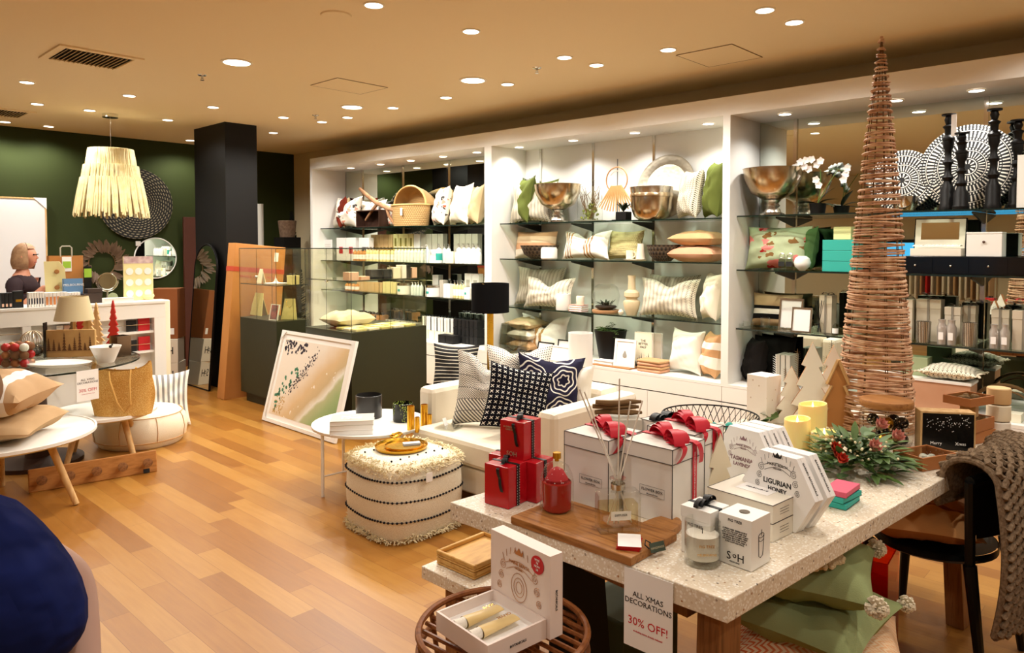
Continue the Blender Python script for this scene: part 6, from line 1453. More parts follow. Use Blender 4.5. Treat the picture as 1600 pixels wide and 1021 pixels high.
# acrylic orange crate beyond the cushions
q = aZ(1405, 980, 0); q = Vector((3.08, .96, 0))
e = thing('acrylic_crate', 'translucent orange acrylic crate on the floor beyond the cushions', 'crate', q.to_tuple(), TR + R(12)); m_acr = glass('orange_acrylic', '#D9713A', .8); b = MB(); s = .24; t = .005
b.box(-s/2, s/2, -s/2, s/2, 0, t).box(-s/2, s/2, -s/2, -s/2 + t, t, .4).box(-s/2, s/2, s/2 - t, s/2, t, .4).box(-s/2, -s/2 + t, -s/2 + t, s/2 - t, t, .4).box(s/2 - t, s/2, -s/2 + t, s/2 - t, t, .4); b.build('walls', m_acr, e, smooth=False)

# chair with knitted blanket
CZ = .46
CP = Vector((3.27, .745, 0)); CR = TR + PI
ch = thing('dining_chair', 'black curved-back chair at the table under a chunky knitted blanket', 'chair', (CP.x, CP.y, 0), R(-6))
m_bk = mat('satin_black', '#040404', .4, spec=.25)
# local: chair faces +y (towards the table); back at -y
b = MB(); b.grid(lambda u, v: ((.23 + .02 * math.sin(PI*v)) * (1 if v > .5 else 1) * math.cos(2*PI*u) * (1 if abs(v-.5) < .49 else .96), .22 * math.sin(2*PI*u), CZ - .03 + .03 * v), 32, 2, True)
b.add([(.225 * math.cos(2*PI*i/32), .215 * math.sin(2*PI*i/32), CZ - .001) for i in range(32)], [tuple(range(32))]); b.build('seat', m_bk, ch)
for x, y, dx, dy, top in [(-.19, .17, -.03, .03, CZ - .02), (.19, .17, .03, .03, CZ - .02), (-.2, -.19, -.03, -.06, CZ - .01), (.2, -.19, .03, -.06, CZ - .01)]:
    MB().tube([(x, y, top), (x + dx, y + dy, 0.004)], [.024, .015], 10).build('leg', m_bk, ch)
arc = [(-.25 + .5 * i / 24, -.20 - .06 * math.sin(PI * i / 24), .77 + .015 * math.sin(PI * i / 24)) for i in range(25)]
bk_ = MB(); bk_.grid(lambda u, v: (lambda P_: (P_[0] * (1 - .12 * (1 - v)), P_[1] + .015 * math.cos(PI * 0), CZ + .1 + (P_[2] - CZ - .1) * v))(arc[min(24, int(u * 24 + .5))]), 24, 6)
bk_.grid(lambda u, v: (lambda P_: (P_[0] * (1 - .12 * (1 - v)), P_[1] - .015, CZ + .1 + (P_[2] - CZ - .1) * v))(arc[24 - min(24, int(u * 24 + .5))]), 24, 6); bk_.build('backrest', m_bk, ch)
MB().tube(arc, .02, 10).build('back_rail', m_bk, ch)
for s_ in (-1, 1): MB().tube([(s_ * .2, -.19, CZ - .01), (s_ * .25, -.20, .77)], .018, 8).build('back_post', m_bk, ch)
cushion('tan and rust patch cushion on the black chair seat', stripes('rust_tan_patch', 0, [(0, '#B5733F'), (.5, '#8E4A28'), (.62, '#D29A62')]), .40, .38, .12, (CP.x - .02, CP.y + .03, CZ + .062), .3, flat=True, p=.08)
m_kb = Mat('chunky_knit', '#7A6650', .95, 0, .1); n_ = m_kb.noise(90, 3); m_kb.base(m_kb.ramp(n_, [(.3, '#5E4C3A'), (.7, '#8C7760')])); m_kb.bump(n_, .6, .004); m_kb = m_kb.m
bl = thing('knitted_blanket', 'chunky brown knitted blanket hung over the chair back', 'blanket', (CP.x, CP.y, 0), R(-6))
# path of a cross section: inside hang, over the rail, outside hang
rail = arc
HB = .095
def blank(u, v):
    i = u * (len(rail) - 1.001); k = int(i); f = i - k; P_ = Vector(rail[k]).lerp(Vector(rail[k + 1]), f); o_ = Vector((-.25, -1, 0)).normalized()
    if v < .14: off = -HB - .02 * (.14 - v) / .14; z = P_.z + .0 - (.14 - v) * .8
    elif v < .42: a = PI * (1 - (v - .14) / .28); off = HB * math.cos(a); z = P_.z + .075 * math.sin(a)
    else: q_ = (v - .42) / .58; off = HB + .03 * math.sin(q_ * 3) - .01 * q_; z = P_.z - q_ * .52
    return P_ + o_ * off, z, o_
b = MB(); rows = 26; colsn = 18
def bp(u, v, lift):
    P_, z, o_ = blank(u, v); nrm = (o_ * (-1 if v < .14 else 1 if v > .42 else math.cos(PI * (1 - (v - .14) / .28))) + Vector((0, 0, math.sin(PI * (v - .14) / .28) if .14 < v < .42 else 0))); nrm.normalize() if nrm.length > 0 else None
    return Vector((P_.x, P_.y, z)) + nrm * lift
# yarn running over the blanket in plaited stitches
rs = random.Random(12)
for c in range(colsn):
    u0 = (c + .5) / colsn; pts = []
    for r_ in range(rows * 4 + 1):
        v_ = r_ / (rows * 4); ph = r_ * PI / 2 + (c % 2) * PI; pts.append(bp(min(.999, max(.001, u0 + .46 / colsn * math.cos(ph))), v_, (.006 + .016 * abs(math.sin(ph / 2 + .4)))))
    b.tube(pts, .0115, 6)
b.build('knit_stitches', m_kb, bl)
MB().grid(lambda u, v: tuple(bp(min(.999, u * .999), v, .0)), 46, 40).build('knit_backing', m_kb, bl)
b = MB(); b.tube([bp(u / 40 * .998, 1.0, .004) for u in range(41)], .014, 8); b.tube([bp(u / 40 * .998, .0, .004) for u in range(41)], .012, 8)
for e_ in (.001, .998): b.tube([bp(e_, v / 40, .004) for v in range(41)], .012, 8)
b.build('hem', m_kb, bl)
# ================================================================== SOFA CORNER
m_sofa = fabric('ivory_upholstery', '#E9DFCC', '#E2D6C0', 300)
sf = thing('armchair', 'wide ivory upholstered armchair heaped with patterned cushions', 'armchair', (2.95, 2.74, 0))
SW, SD = .90, 1.0        # along y, along x
MB().box(.02, SD - .02, .02, SW - .02, .13, .285).build('base', m_sofa, sf, bevel=.012, smooth=False)
b = MB(); b.box(0, .80, .0, SW, .29, .45); b.build('seat_cushion', m_sofa, sf, bevel=.03, smooth=False)
for y0, y1 in ((-.145, -.005), (SW + .005, SW + .145)): MB().slab([(.16, y0), (SD, y0), (SD, y1), (.16, y1)], .13, .672).build('arm', m_sofa, sf, bevel=.035, smooth=False)
MB().box(SD - .2, SD, 0, SW, .46, .70).build('backrest', m_sofa, sf, bevel=.04, smooth=False)
for x in (.12, SD - .12):
    for y in (.06, SW - .06): MB().cyl(.025, 0, .129, 12, .02, x, y).build('leg', m_black, sf)
def patchwork():
    M = Mat('black_white_patchwork', '#DAD3C6', .9); u, v, _ = M.xyz('UV'); row = (v * 6).fl(); cell = ((u * 2).fl() + row)
    h = ((cell * 12.9).sin() * 437.5).fr(); f1 = (u * 26).fr(); f2 = (v * 32).fr(); f3 = ((u * 18 + v * 18)).fr(); f4 = ((u * 20).fr() - .5).ab() * 2
    a = f3.lt(.5) * h.lt(.33) + ((f2 + f4 * .9).fr().lt(.5)) * between(h, .33, .66) + ((f1.lt(.5) - f2.lt(.5)).ab()) * h.gt(.66)
    a = a.mx((v * 6).fr().lt(.05)); M.base(M.mix(a, '#E6DFD1', '#5F5A56')); M.bump(M.noise(200, 2), .3, .003); return M.m
def crosses():
    M = Mat('white_cross_stitch', '#0E0E14', .95, spec=.1); u, v, _ = M.xyz('UV'); a = (u * 11).fr() - .5; c = (v * 12).fr() - .5
    d1 = (a + c).ab().lt(.075); d2 = (a - c).ab().lt(.075); rr = (a * a + c * c).lt(.13); M.base(M.mix(d1.mx(d2) * rr, '#0E0E16', '#E9E4DA')); M.bump(d1.mx(d2) * rr, .5, .006); return M.m
def scallops():
    M = Mat('navy_scallop', '#191534', .9); u, v, _ = M.xyz('UV'); a = (u * 2.0 + .1).fr() - .5; c = (v * 2.0 + .15).fr() - .5
    th = c.at2(a); r = (a * a + c * c).sq() + (th * 6).sin() * .025
    w1 = between(r, .15, .20); w2 = between(r, .30, .345); w3 = between(r, .44, .48); M.base(M.mix(w1.mx(w2).mx(w3), '#191534', '#EDE8DE')); return M.m
m_dots = Mat('fine_dots', '#EDE8DE', .9); u, v, _ = m_dots.xyz('UV'); q1 = (u * 30).fr() - .5; q2 = (v * 30).fr() - .5; m_dots.base(m_dots.mix((q1 * q1 + q2 * q2).lt(.06), '#EEE9DF', '#45403C')); m_dots = m_dots.m
m_bst = Mat('black_cream_stripe', '#1B1918', .9); u, v, _ = m_bst.xyz('UV'); m_bst.base(m_bst.mix(((v * 14).fr()).lt(.2), '#1D1B1A', '#D9D0BF')); m_bst = m_bst.m
m_scal = scallops()
def at_seat(px, py, z=.452): p = aZ(px, py, z); return (p.x, p.y, z)
cushion('large grey patchwork cushion at the far end of the armchair', patchwork(), .46, .50, .14, at_seat(758, 668), -YAW - .25, R(16), dent=.20, p=.12, tassels=None)
cushion('black cushion with rows of white crosses, front of the armchair', crosses(), .40, .41, .14, (3.17, 2.98, .452), -YAW + .12, R(20), roll=R(12), p=.10)
cushion('navy and white scalloped cushion behind the cross-stitched one', m_scal, .44, .45, .14, (3.50, 2.99, .452), -YAW + .1, R(8), roll=R(6), dent=.04)
cushion('off-white cushion with tiny dots behind the patchwork one', m_dots, .46, .50, .14, (3.58, 3.30, .452), -YAW - .1, R(8), dent=.12)
cushion('white cushion against the near arm of the armchair', m_whitel, .32, .40, .12, (3.66, 2.93, .452), -YAW - .3, R(4), dent=.05)
cushion('black cushion with thin cream stripes beyond the far arm', m_bst, .36, .42, .12, (3.62, 4.0, .47), -YAW - .2, R(14))
o = MB().box(-.22, .22, -.2, .2, 0, .468).build('side_pouf', m_black, loc=(3.78, 4.0, 0), rz=0, bevel=.03); tag(o, 'dark square pouf behind the far arm of the armchair', 'pouf')
e = thing('glass_coaster_stack', 'small clear glass coasters with a white tag on the armchair seat', 'coaster', (3.08, 3.44, .4515), .3)
for k in range(2): MB().box(-.07, .07, -.07, .07, .007 * k, .007 * k + .006).build('coaster', m_cg, e, smooth=False)
MB().box(-.02, .02, -.001, .001, .0, .05).build('tag', m_paper, e, smooth=False, mx=T(0, .02, .014) @ rot('X', -.4))
# lamps behind
e = thing('floor_lamp', 'gold column lamp with a black drum shade behind the armchair', 'lamp', (3.98, 4.40, 0), -YAW); 
lz = aX(766, 488, 3.98)
LP = aY(766, 465, 4.40); sc = dep(LP) / FPX; e.location = (LP.x, 4.40, 0); zt = LP.z + 22 * sc; zb_ = LP.z - 23 * sc
MB().box(-.13, .13, -.13, .13, 0, .02).build('foot', m_black, e, smooth=False); MB().box(-5 * sc, 5 * sc, -.015, .015, .02, zb_ + .03).build('stem', m_gold, e, smooth=False)
MB().lathe([(29.5 * sc, zb_), (29.5 * sc, zt), (28.9 * sc, zt), (28.9 * sc, zb_)], 40, closed=True).build('lamp_shade', mat('black_shade', '#0B0A0B', .9, spec=.1), e); MB().cyl(.02, zb_ + .031, zt - .03, 10).build('bulb_holder', m_gold, e)
b = MB(); [b.tube([(0, 0, zt - .028), (29 * sc * math.cos(a), 29 * sc * math.sin(a), zt - .01)], .003, 5) for a in (0, 2.1, 4.2)]; b.build('spider', m_gold, e)
LP = aY(907, 545, 3.15); sc = dep(LP) / FPX; e = thing('table_lamp', 'white drum shade lamp on a ribbed wooden column behind the armchair', 'lamp', (LP.x, LP.y, 0), -YAW)
MB().cyl(.12, 0, .02, 30).build('foot', m_board, e)
zt = LP.z + 25 * sc; zb_ = LP.z - 26 * sc; MB().lathe([(19 * sc, zb_), (19 * sc, zt), (18.5 * sc, zt), (18.5 * sc, zb_)], 36, closed=True).build('lamp_shade', m_whitem, e); MB().lathe([(11.5 * sc, .02), (11.5 * sc, zb_ + .02), (.001, zb_ + .02)], 28).build('column', mat('ribbed_wood', '#8E6F50', .7), e)

# ------------------------------------------------------------------ pouf
PC = Vector((2.63, 3.33, 0)); e = thing('pouf', 'cream woven pouf with shaggy edges and rows of black bobbles', 'pouf', (PC.x, PC.y, 0), R(-2)); ps = .27; ph_ = .42
def sq(a, r): # rounded square
    c, s = math.cos(a), math.sin(a); n = 4.5; k = (abs(c)**n + abs(s)**n) ** (-1/n); return (r * k * c, r * k * s)
m_wool = Mat('cream_wool', '#E9DFC6', .95, spec=.1); n_ = m_wool.noise(120, 3, stretch=(1, 1, 5)); m_wool.base(m_wool.ramp(n_, [(.35, '#DCCFB2'), (.65, '#F0E8D4')])); m_wool.bump(n_, .5, .006); m_wool = m_wool.m
prof = [(.0001, ph_ + .004), (.5, ph_ + .002), (.9, ph_ - .01), (1.0, ph_ - .05), (1.03, ph_ * .5), (1.0, .03), (.94, 0), (.0001, 0)]
MB().grid(lambda u, v: (lambda P_: (*sq(2*PI*u, ps * P_[0]), P_[1]))(prof[min(7, int(round(v * 7)))]), 56, 7, True).build('body', m_wool, e, ang=80)
b = MB(); rs = random.Random(6)
for i in range(2600):
    a = rs.uniform(0, 2*PI); top = i % 5 < 3
    if top: z = ph_ - .005 - abs(rs.gauss(0, .02)); q = 1.0 if z < ph_ - .03 else .97; 
    else: z = .008 + abs(rs.gauss(0, .014)); q = 1.0
    if top and i % 10 == 0: q = rs.uniform(.75, .97); z = ph_ + .004
    x, y = sq(a, ps * q * 1.015); L = .014; d = Vector((x, y, 0)).normalized()
    b.tube([(x, y, z), tuple(Vector((x, y, z)) + d * L * .7 + Vector((rs.uniform(-1, 1), rs.uniform(-1, 1), rs.uniform(-1, .6))) * L)], .0028, 3)
b.build('shaggy_fringe', mat('shag_cream', '#E2D3AC', .95), e)
b = MB()
for zz_ in (.335, .225, .115):
    N = 84
    for i in range(N):
        x, y = sq(2*PI*i/N, ps * 1.03); s0 = b.M.copy(); b.ball((x, y, zz_ - .012 * math.cos(4*2*PI*i/N) * .6), .0068, 8)
    b.tube([(sq(2*PI*i/N, ps * 1.03)[0], sq(2*PI*i/N, ps * 1.03)[1], zz_ - .012 * math.cos(4*2*PI*i/N) * .6) for i in range(N)], .0014, 4, closed=True)
for k in range(-3, 4):
    for j in (-.5, .5): b.ball((k * .06, j * .26, ph_ + .004), .006, 8)
b.build('black_bobbles', mat('black_wool', '#17151C', .95), e)
MB().box(-.022, .022, -.0006, .0006, -.05, 0).build('care_tag', m_paper, e, smooth=False, mx=T(-.05, -ps * 1.06 - .012, ph_ - .05)) 
def tray_round(r, h, lab, loc, m=m_gold):
    o = MB().lathe([(.001, 0), (r*.96, 0), (r, h), (r*.985, h), (r*.945, .003), (.001, .003)], 44).build('round_tray', m, loc=loc); return tag(o, lab, 'tray')
tc2 = aZ(633, 695, ph_ + .01)
tray_round(.155, .016, 'larger shallow gold tray lying on the pouf', (PC.x + .02, PC.y + .05, ph_ + .008)); tray_round(.115, .014, 'smaller gold tray nested on the larger one', (PC.x + .035, PC.y + .04, ph_ + .0125))
o = MB().box(-.05, .05, -.02, .02, 0, .012).build('soap_box', m_photo, loc=(PC.x + .08, PC.y + .03, ph_ + .0165), rz=-.5); tag(o, 'small white patterned box lying in the gold tray', 'box')

# ------------------------------------------------------------------ white coffee table
TC = Vector((2.90, 4.03, 0)); th_ = .42; tr_ = .385
e = thing('coffee_table', 'round white metal coffee table with books and gold candle holders', 'table', (TC.x, TC.y, 0))
MB().lathe([(.001, th_ - .012), (tr_ - .002, th_ - .012), (tr_, th_ - .008), (tr_, th_ + .006), (tr_ - .008, th_ + .006), (tr_ - .008, th_), (.001, th_)], 56).build('tabletop', m_white, e)
for a in (PI * .98, PI * 1.48, PI * 1.98, PI * .48): MB().tube([(tr_*.93*math.cos(a), tr_*.93*math.sin(a), th_ - .013), (tr_*.93*math.cos(a), tr_*.93*math.sin(a), 0)], .011, 10).build('leg', m_white, e)
b = MB(); [b.tube([(tr_*.93*math.cos(a), tr_*.93*math.sin(a), .13), (-tr_*.93*math.cos(a), -tr_*.93*math.sin(a), .13)], .006, 8) for a in (PI * .98, PI * .48)]; b.build('cross_bars', m_white, e)
bc = aZ(552, 678, th_); books(3, .27, .2, .03, [mat('grey_white_cover', '#D8D5D0', .5), m_white, c_['grey']], (bc.x + .03, bc.y + .05, th_ + .001), R(-38), ['large white book at the bottom of the stack of three on the coffee table', 'large white book in the middle of the stack of three', 'large picture book on top of the stack of three'], rr=.01)
o = MB().box(-.07, .06, -.05, .05, 0, .0006).build('cover_print', mat('cover_grey_print', '#8C8A88', .6, vary=(30, '#D9D5CE')), bpy.data.objects['book'] if False else None, loc=(bc.x + .03, bc.y + .05, th_ + .0912), rz=R(-38), smooth=False); tag(o, 'grey photo print on the cover of the top coffee table book', 'print')
vp = aZ(573, 655, th_); o = MB().lathe([(.001, 0), (.088, 0), (.09, .004), (.09, .155), (.086, .158), (.086, .01), (.001, .01)], 40).build('black_planter', mat('charcoal_ceramic', '#2A2826', .35), loc=(vp.x + .04, vp.y + .03, th_ + .001)); tag(o, 'plain charcoal cylinder pot behind the stacked books', 'pot')
vp = aZ(627, 660, th_); M = Mat('green_speckled_glaze', '#15170C', .25); v_ = M.vor(95); xx_ = M.xyz('Object'); n3 = M.noise(9, 2, stretch=(1, 1, .2)); M.base(M.mix(v_.lt(.42) * (n3 + xx_[2] * 1.6).gt(.58), '#12140C', '#8FA04A'))
o = MB().lathe([(.001, 0), (.064, 0), (.068, .01), (.068, .12), (.064, .124), (.063, .01), (.001, .01)], 36).build('speckled_planter', M.m, loc=(vp.x + .03, vp.y + .02, th_ + .001)); tag(o, 'black pot speckled with green, between the charcoal pot and the gold cylinders', 'pot')
for px, py, r, h, lab in [(642, 672, .024, .155, 'tall gold cylinder candle holder, nearer the speckled pot'), (663, 668, .024, .150, 'tall gold cylinder candle holder, nearer the armchair'), (652, 676, .016, .098, 'short gold cylinder between the two tall ones'), (671, 670, .016, .092, 'short gold cylinder next to the armchair')]:
    p = aZ(px, py, th_); b = MB(); b.lathe([(.001, 0), (r, 0), (r, h), (r*.86, h), (r*.84, h - .012), (.001, h - .012)], 28); o = b.build('gold_candle_holder', m_gold, loc=(p.x, p.y, th_ + .001)); tag(o, lab, 'candle holder', 'gold cylinders')
p = aZ(625, 683, th_)
for k in range(2):
    o = MB().tube([(.032*math.cos(2*PI*i/30), .032*math.sin(2*PI*i/30), .006 + .004*math.sin(6*PI*i/30)) for i in range(30)], .005, 8, closed=True).build('gold_ring', m_gold, loc=(p.x - .02 + .03 * k, p.y + .02 + .02 * k, th_ + .002 + .0 * k + .0)); tag(o, ['gold napkin ring nearer the books', 'gold napkin ring nearer the gold cylinders'][k], 'napkin ring')

# ------------------------------------------------------------------ display cases
m_caseol = mat('olive_laminate', '#25260F', .5, vary=(1.5, '#2A2B13'))
def display_case(name_lab, x0, x1, y0, y1, zb, zt, shelves, doors=True):
    e = thing('display_case', name_lab, 'display case', (x0, y0, 0)); W_, D_ = x1 - x0, y1 - y0
    MB().box(.04, W_ - .04, .04, D_ - .04, 0, .1).build('plinth', m_caseol, e, smooth=False)
    MB().box(0, W_, 0, D_, .1, zb).build('cabinet', m_caseol, e, smooth=False)
    t = .006; b = MB()
    b.box(0, W_, 0, t, zb, zt).box(0, W_, D_ - t, D_, zb, zt).box(0, t, t, D_ - t, zb, zt).box(W_ - t, W_, t, D_ - t, zb, zt).box(0, W_, 0, D_, zt, zt + t); b.build('glass_panes', m_case, e, smooth=False)
    b = MB(); k = .0035
    for x in (0, W_):
        for y in (0, D_): b.cbox(x, y, (zb + zt) / 2, k, k, zt - zb)
    for x in (0, W_): b.cbox(x, D_ / 2, zt + .003, k * 1.5, D_, .008)
    for y in (0, D_): b.cbox(W_ / 2, y, zt + .003, W_, k * 1.5, .008)
    b.cbox(0, D_ * .52, (zb + zt) / 2, .002, .003, zt - zb); b.cbox(W_ * .5, 0, (zb + zt) / 2, .003, .002, zt - zb); b.build('glass_edges', m_gedge, e, smooth=False)
    for z in shelves:
        MB().box(t + .002, W_ - t - .002, t + .002, D_ - t - .002, z - .006, z).build('glass_shelf', [m_case], e, smooth=False)
        b = MB(); b.box(.004, .009, .01, D_ - .01, z - .0065, z + .0005).box(.01, W_ - .01, .004, .009, z - .0065, z + .0005); b.build('shelf_edge', m_gedge, e, smooth=False)
    MB().lathe([(.001, 0), (.011, 0), (.011, .02), (.001, .022)], 14).build('lock', m_chrome, e, mx=T(-.001, D_ * .52 - .02, (zb + zt) * .53) @ rot('Y', -PI/2))
    return e
display_case('left glass display case on an olive green base, before the cardboard crate', 3.56, 3.92, 6.46, 7.20, .87, 1.575, (1.22, 1.40)[:1])
display_case('right glass display case on an olive green base, behind the beach picture', 3.54, 4.36, 5.18, 5.90, .87, 1.58, (1.31,))
# goods in the left case
cy = lambda px, X: aX(px, 450, X).y
def card_stand(lab, px, z, h, w_, X=3.66, m=None, lean=R(12), rz=RW):
    y = cy(px, X); e = thing('jewellery_stand', lab, 'display stand', (X, y, z + .0015), rz)
    MB().prism([(-w_/2, 0), (w_/2, 0), (w_*.32, h), (-w_*.32, h)], 0, .008).build('front_panel', m, e, smooth=False, mx=rot('X', -lean)); MB().prism([(-w_*.3, 0), (w_*.3, 0), (w_*.2, h*.9), (-w_*.2, h*.9)], 0, .006).build('rear_strut', m, e, smooth=False, mx=T(0, h*.42, 0) @ rot('X', lean)); return e
m_mustard = mat('mustard_linen_card', '#D8CC8C', .8, vary=(30, '#CFC07C'))
card_stand('large mustard board stand at the left end of the left glass case', 398, .87, .24, .26, 3.74, m_mustard)
e = card_stand('mustard easel stand with a thin necklace in the left glass case', 456, .87, .21, .16, 3.63, m_mustard, rz=-YAW); e.location = (3.76, 6.58, .8715); MB().tube([(-.035, -.002, .2), (-.03, -.002, .15), (0, -.003, .115), (.03, -.002, .15), (.035, -.002, .2)], .0012, 5).build('necklace', m_gold, e, mx=rot('X', -R(12)))
y = cy(424, 3.60); e = picture_frame(.12, .16, m_white, mat('dark_floral_photo', '#4A3A38', .6, vary=(14, '#C4574A')), .008); e.location = (3.61, y, .8715); e.rotation_euler = (-R(12), 0, RW + .2); e['label'] = 'small framed floral photo at the front of the left glass case'
card_stand('cream pegboard easel on the upper shelf of the left glass case', 404, 1.22, .15, .09, 3.68, c_['cream'])
y = cy(444, 3.68); tray_round(.11, .012, 'white scalloped dish on the upper shelf of the left glass case', (3.70, 6.72, 1.2215), m_white)
e = thing('ring_stand', 'small white ring stand on the white dish in the left glass case', 'ring stand', (3.70, 6.72, 1.2260)); MB().lathe([(.001, 0), (.05, 0), (.05, .01), (.02, .02), (.008, .05), (.001, .09)], 20).build('stand', m_white, e); MB().tube([(.014*math.cos(2*PI*i/20), 0, .1 + .014*math.sin(2*PI*i/20)) for i in range(20)], .0015, 5, closed=True).build('ring', m_gold, e)
e = gift_box(.09, .09, .09, m_mustard, rib=m_blackrib); e.location = (3.80, 6.56, 1.2215); e['label'] = 'small mustard gift box with dark bow on the upper shelf of the left case'
# goods in the right case
cushion('cream cushion lying in the right glass case', m_cream, .40, .34, .13, (3.80, 5.62, .87 + .075), 0, flat=True)
for i in range(5):
    for j in range(3):
        o = MB().box(-.055, .055, -.045, .045, 0, .02).build('jewellery_pad', c_['cream'] if (i + j) % 2 else m_mustard, loc=(3.66 + i * .135, 5.25 + j * .11, .8715), bevel=.003); tag(o, 'flat cream or mustard jewellery pad laid out at the front of the right case', 'jewellery pad', 'jewellery pads in the right case')
y_ = 5.30; sp = [(3.62, .10, .07, c_['pink'], 'pink box at the left end of the upper shelf in the right case'), (3.74, .09, .03, c_['pink'], 'low pink box on the upper shelf in the right case'), (3.86, .12, .085, c_['black'], 'black box, first of two on the upper shelf in the right case'), (3.98, .09, .085, c_['black'], 'black box, second of two on the upper shelf in the right case'), (4.08, .08, .10, c_['cream'], 'cream lined box right of the black boxes in the right case'), (4.165, .05, .12, c_['white'], 'tall white pack in the middle of the right case shelf'), (4.22, .04, .12, c_['black'], 'tall black pack with red mark in the right case'), (4.285, .06, .095, c_['pink'], 'pink-tan pack at the right end of the case shelf')]
for x, w_, h, m, lab in sp: e = product_box(w_, .09, h, m); e.location = (x, y_, 1.3115); e['label'] = lab
e = picture_frame(.15, .19, m_whitem, mat('blue_line_print', '#D6DAD8', .6, vary=(30, '#9AA4AA')), .012); p = aY(490, 480, 6.02); e.location = (3.60, 6.10, .0); e.location.z = .0
bpy.data.objects.remove(e.children[0]); bpy.data.objects.remove(e.children[0]); bpy.data.objects.remove(e.children[0]); bpy.data.objects.remove(e)
# ------------------------------------------------------------------ beach photograph
fx0, fx1, fy0, fy1 = 3.28, 3.50, 5.06, 6.24; Lf = 1.18; Hf = .84; an = math.atan2(fx1 - fx0, .81)
e = thing('framed_picture', 'large white framed aerial beach photograph leaning on the display cases', 'picture', (fx0 - .0, (fy0 + fy1) / 2 + .0, .008), RW, rx=-an)
t = .03; b = MB(); b.box(-Lf/2, Lf/2, 0, .03, 0, t).box(-Lf/2, Lf/2, 0, .03, Hf - t, Hf).box(-Lf/2, -Lf/2 + t, 0, .03, t, Hf - t).box(Lf/2 - t, Lf/2, 0, .03, t, Hf - t); b.build('frame', m_white, e, smooth=False)
MB().box(-Lf/2 + t, Lf/2 - t, .012, .02, t, Hf - t).build('mount', m_whitem, e, smooth=False)
M = Mat('beach_photo', '#E0C79C', .35); u, v, _ = M.xyz('UV'); n_ = M.noise(5, 5); dd = u * 1.0 - v * .75 + n_ * .16
c = M.ramp(dd, [(-.0, '#E9DFD0'), (.14, '#E4D3BC'), (.30, '#D9BC90'), (.46, '#CBB489'), (.56, '#E8E6DA'), (.60, '#B7BC8E'), (.72, '#9DB37C'), (.95, '#7FA468')]); M.base(M.mix(M.noise(22, 4).gt(.66) * between(dd, .3, .55), c, '#F0EAE0'))
ins = .075; ph = MB().box(-Lf/2 + ins, Lf/2 - ins, .0105, .0119, ins, Hf - ins).build('photograph', M.m, e, smooth=False)
rs = random.Random(31); dk, gr, ye = MB(), MB(), MB()
def dot(b, x, z, r): b.add([(x + r*math.cos(k*PI/4), .0098, z + r*math.sin(k*PI/4)) for k in range(8)], [tuple(range(7, -1, -1))])
for i in range(150):
    t_ = rs.random(); x = -.15 + .34 * t_ + rs.gauss(0, .02); z = .35 + .38 * t_ + rs.gauss(0, .03) - .05
    x -= .12; dot(dk, max(-.5, x), min(.755, z), rs.uniform(.004, .009))
for i in range(70): x = rs.uniform(-.49, -.12); z = rs.uniform(.62, .75); dot(dk, x, z, rs.uniform(.006, .018)) if z > .62 + (x + .5) * .1 else None
for i in range(34): t_ = rs.random(); dot(gr, -.46 + .26 * t_ + rs.gauss(0, .02), .2 + .28 * t_ + rs.gauss(0, .035), rs.uniform(.011, .017))
for i in range(60): dot(ye, -.46 + rs.random() * .16, .09 + rs.random() * .16, rs.uniform(.005, .009))
dk.build('dark_umbrellas', mat('beach_dark', '#3A3340', .5), ph, smooth=False); gr.build('green_umbrellas', mat('beach_green', '#3E8262', .5), ph, smooth=False); ye.build('yellow_umbrellas', mat('beach_yellow', '#C9A25A', .5), ph, smooth=False)
b = MB(); b.tube([(-Lf/2 + .01, -.002, Hf - .09), (-Lf/2 + .09, -.002, Hf - .01)], .003, 4); 
for sx in (-1, 1):
    for zz_ in (0, 1): xx0 = sx * (Lf/2); zc_ = Hf if zz_ else 0; s_ = -1 if zz_ else 1; MB().add([(xx0, -.001, zc_), (xx0 - sx * .09, -.001, zc_), (xx0, -.001, zc_ + s_ * .09)], [(0, 1, 2)]).build('corner_guard', mat('clear_film', '#EDEDEA', .3), e, smooth=False)
b.build('film_edge', mat('clear_film', '#EDEDEA', .3), e)

# ================================================================== BACK OF THE SHOP
m_kraft = mat('kraft_cardboard', '#BE8142', .7, vary=(2.5, '#B07437')); m_ktape = mat('printed_red_tape', '#B5432A', .5)
e = thing('cardboard_crate', 'tall cardboard carton with red printed tape standing behind the left case', 'box', (3.44, 7.34, .002), 0, ry=R(5.2)); w_, h = .58, 1.64
MB().box(0, w_, 0, .16, 0, h).build('carton', m_kraft, e, smooth=False, bevel=.004)
MB().box(-.002, w_ + .002, -.002, .162, h*.82, h*.85).build('red_tape', m_ktape, e, smooth=False); words('FRAGILE  FRAGILE  FRAGILE', .035, m_red, e, (w_/2, -.004, h*.79)); MB().box(w_*.78, w_*.86, -.003, -.0005, h*.9, h*.96).build('shipping_label', m_paper, e, smooth=False)
p = aX(371, 405, 3.69); o = MB().box(0, .1, -.001, .001, 0, .2).build('notice', m_paper, loc=(3.83, 7.776, 1.40)); tag(o, 'small white notice on the column beside the cardboard carton', 'notice')
b = aX(303, 500, 3.62); a = aX(337, 500, 3.62); ym = (a.y + b.y) / 2; wm = abs(a.y - b.y); hm = 1.62
e = thing('arched_mirror', 'tall arched mirror leaning against the black column', 'mirror', (3.53, ym, .004), RW, rx=-R(4.6)); pts = [(-wm/2, 0), (wm/2, 0)] + [(wm/2*math.cos(PI*k/20), hm - wm/2 + wm/2*math.sin(PI*k/20)) for k in range(21)]
MB().prism([(x*.96, .01 + z*.985) for x, z in pts], 0, .003).build('mirror_glass', m_mirror, e, smooth=False); MB().prism(pts, .0035, .02).build('backing', m_black, e, smooth=False); MB().tube([(x, 0, z + .002) for x, z in pts], .006, 6, closed=True).build('frame', m_black, e)
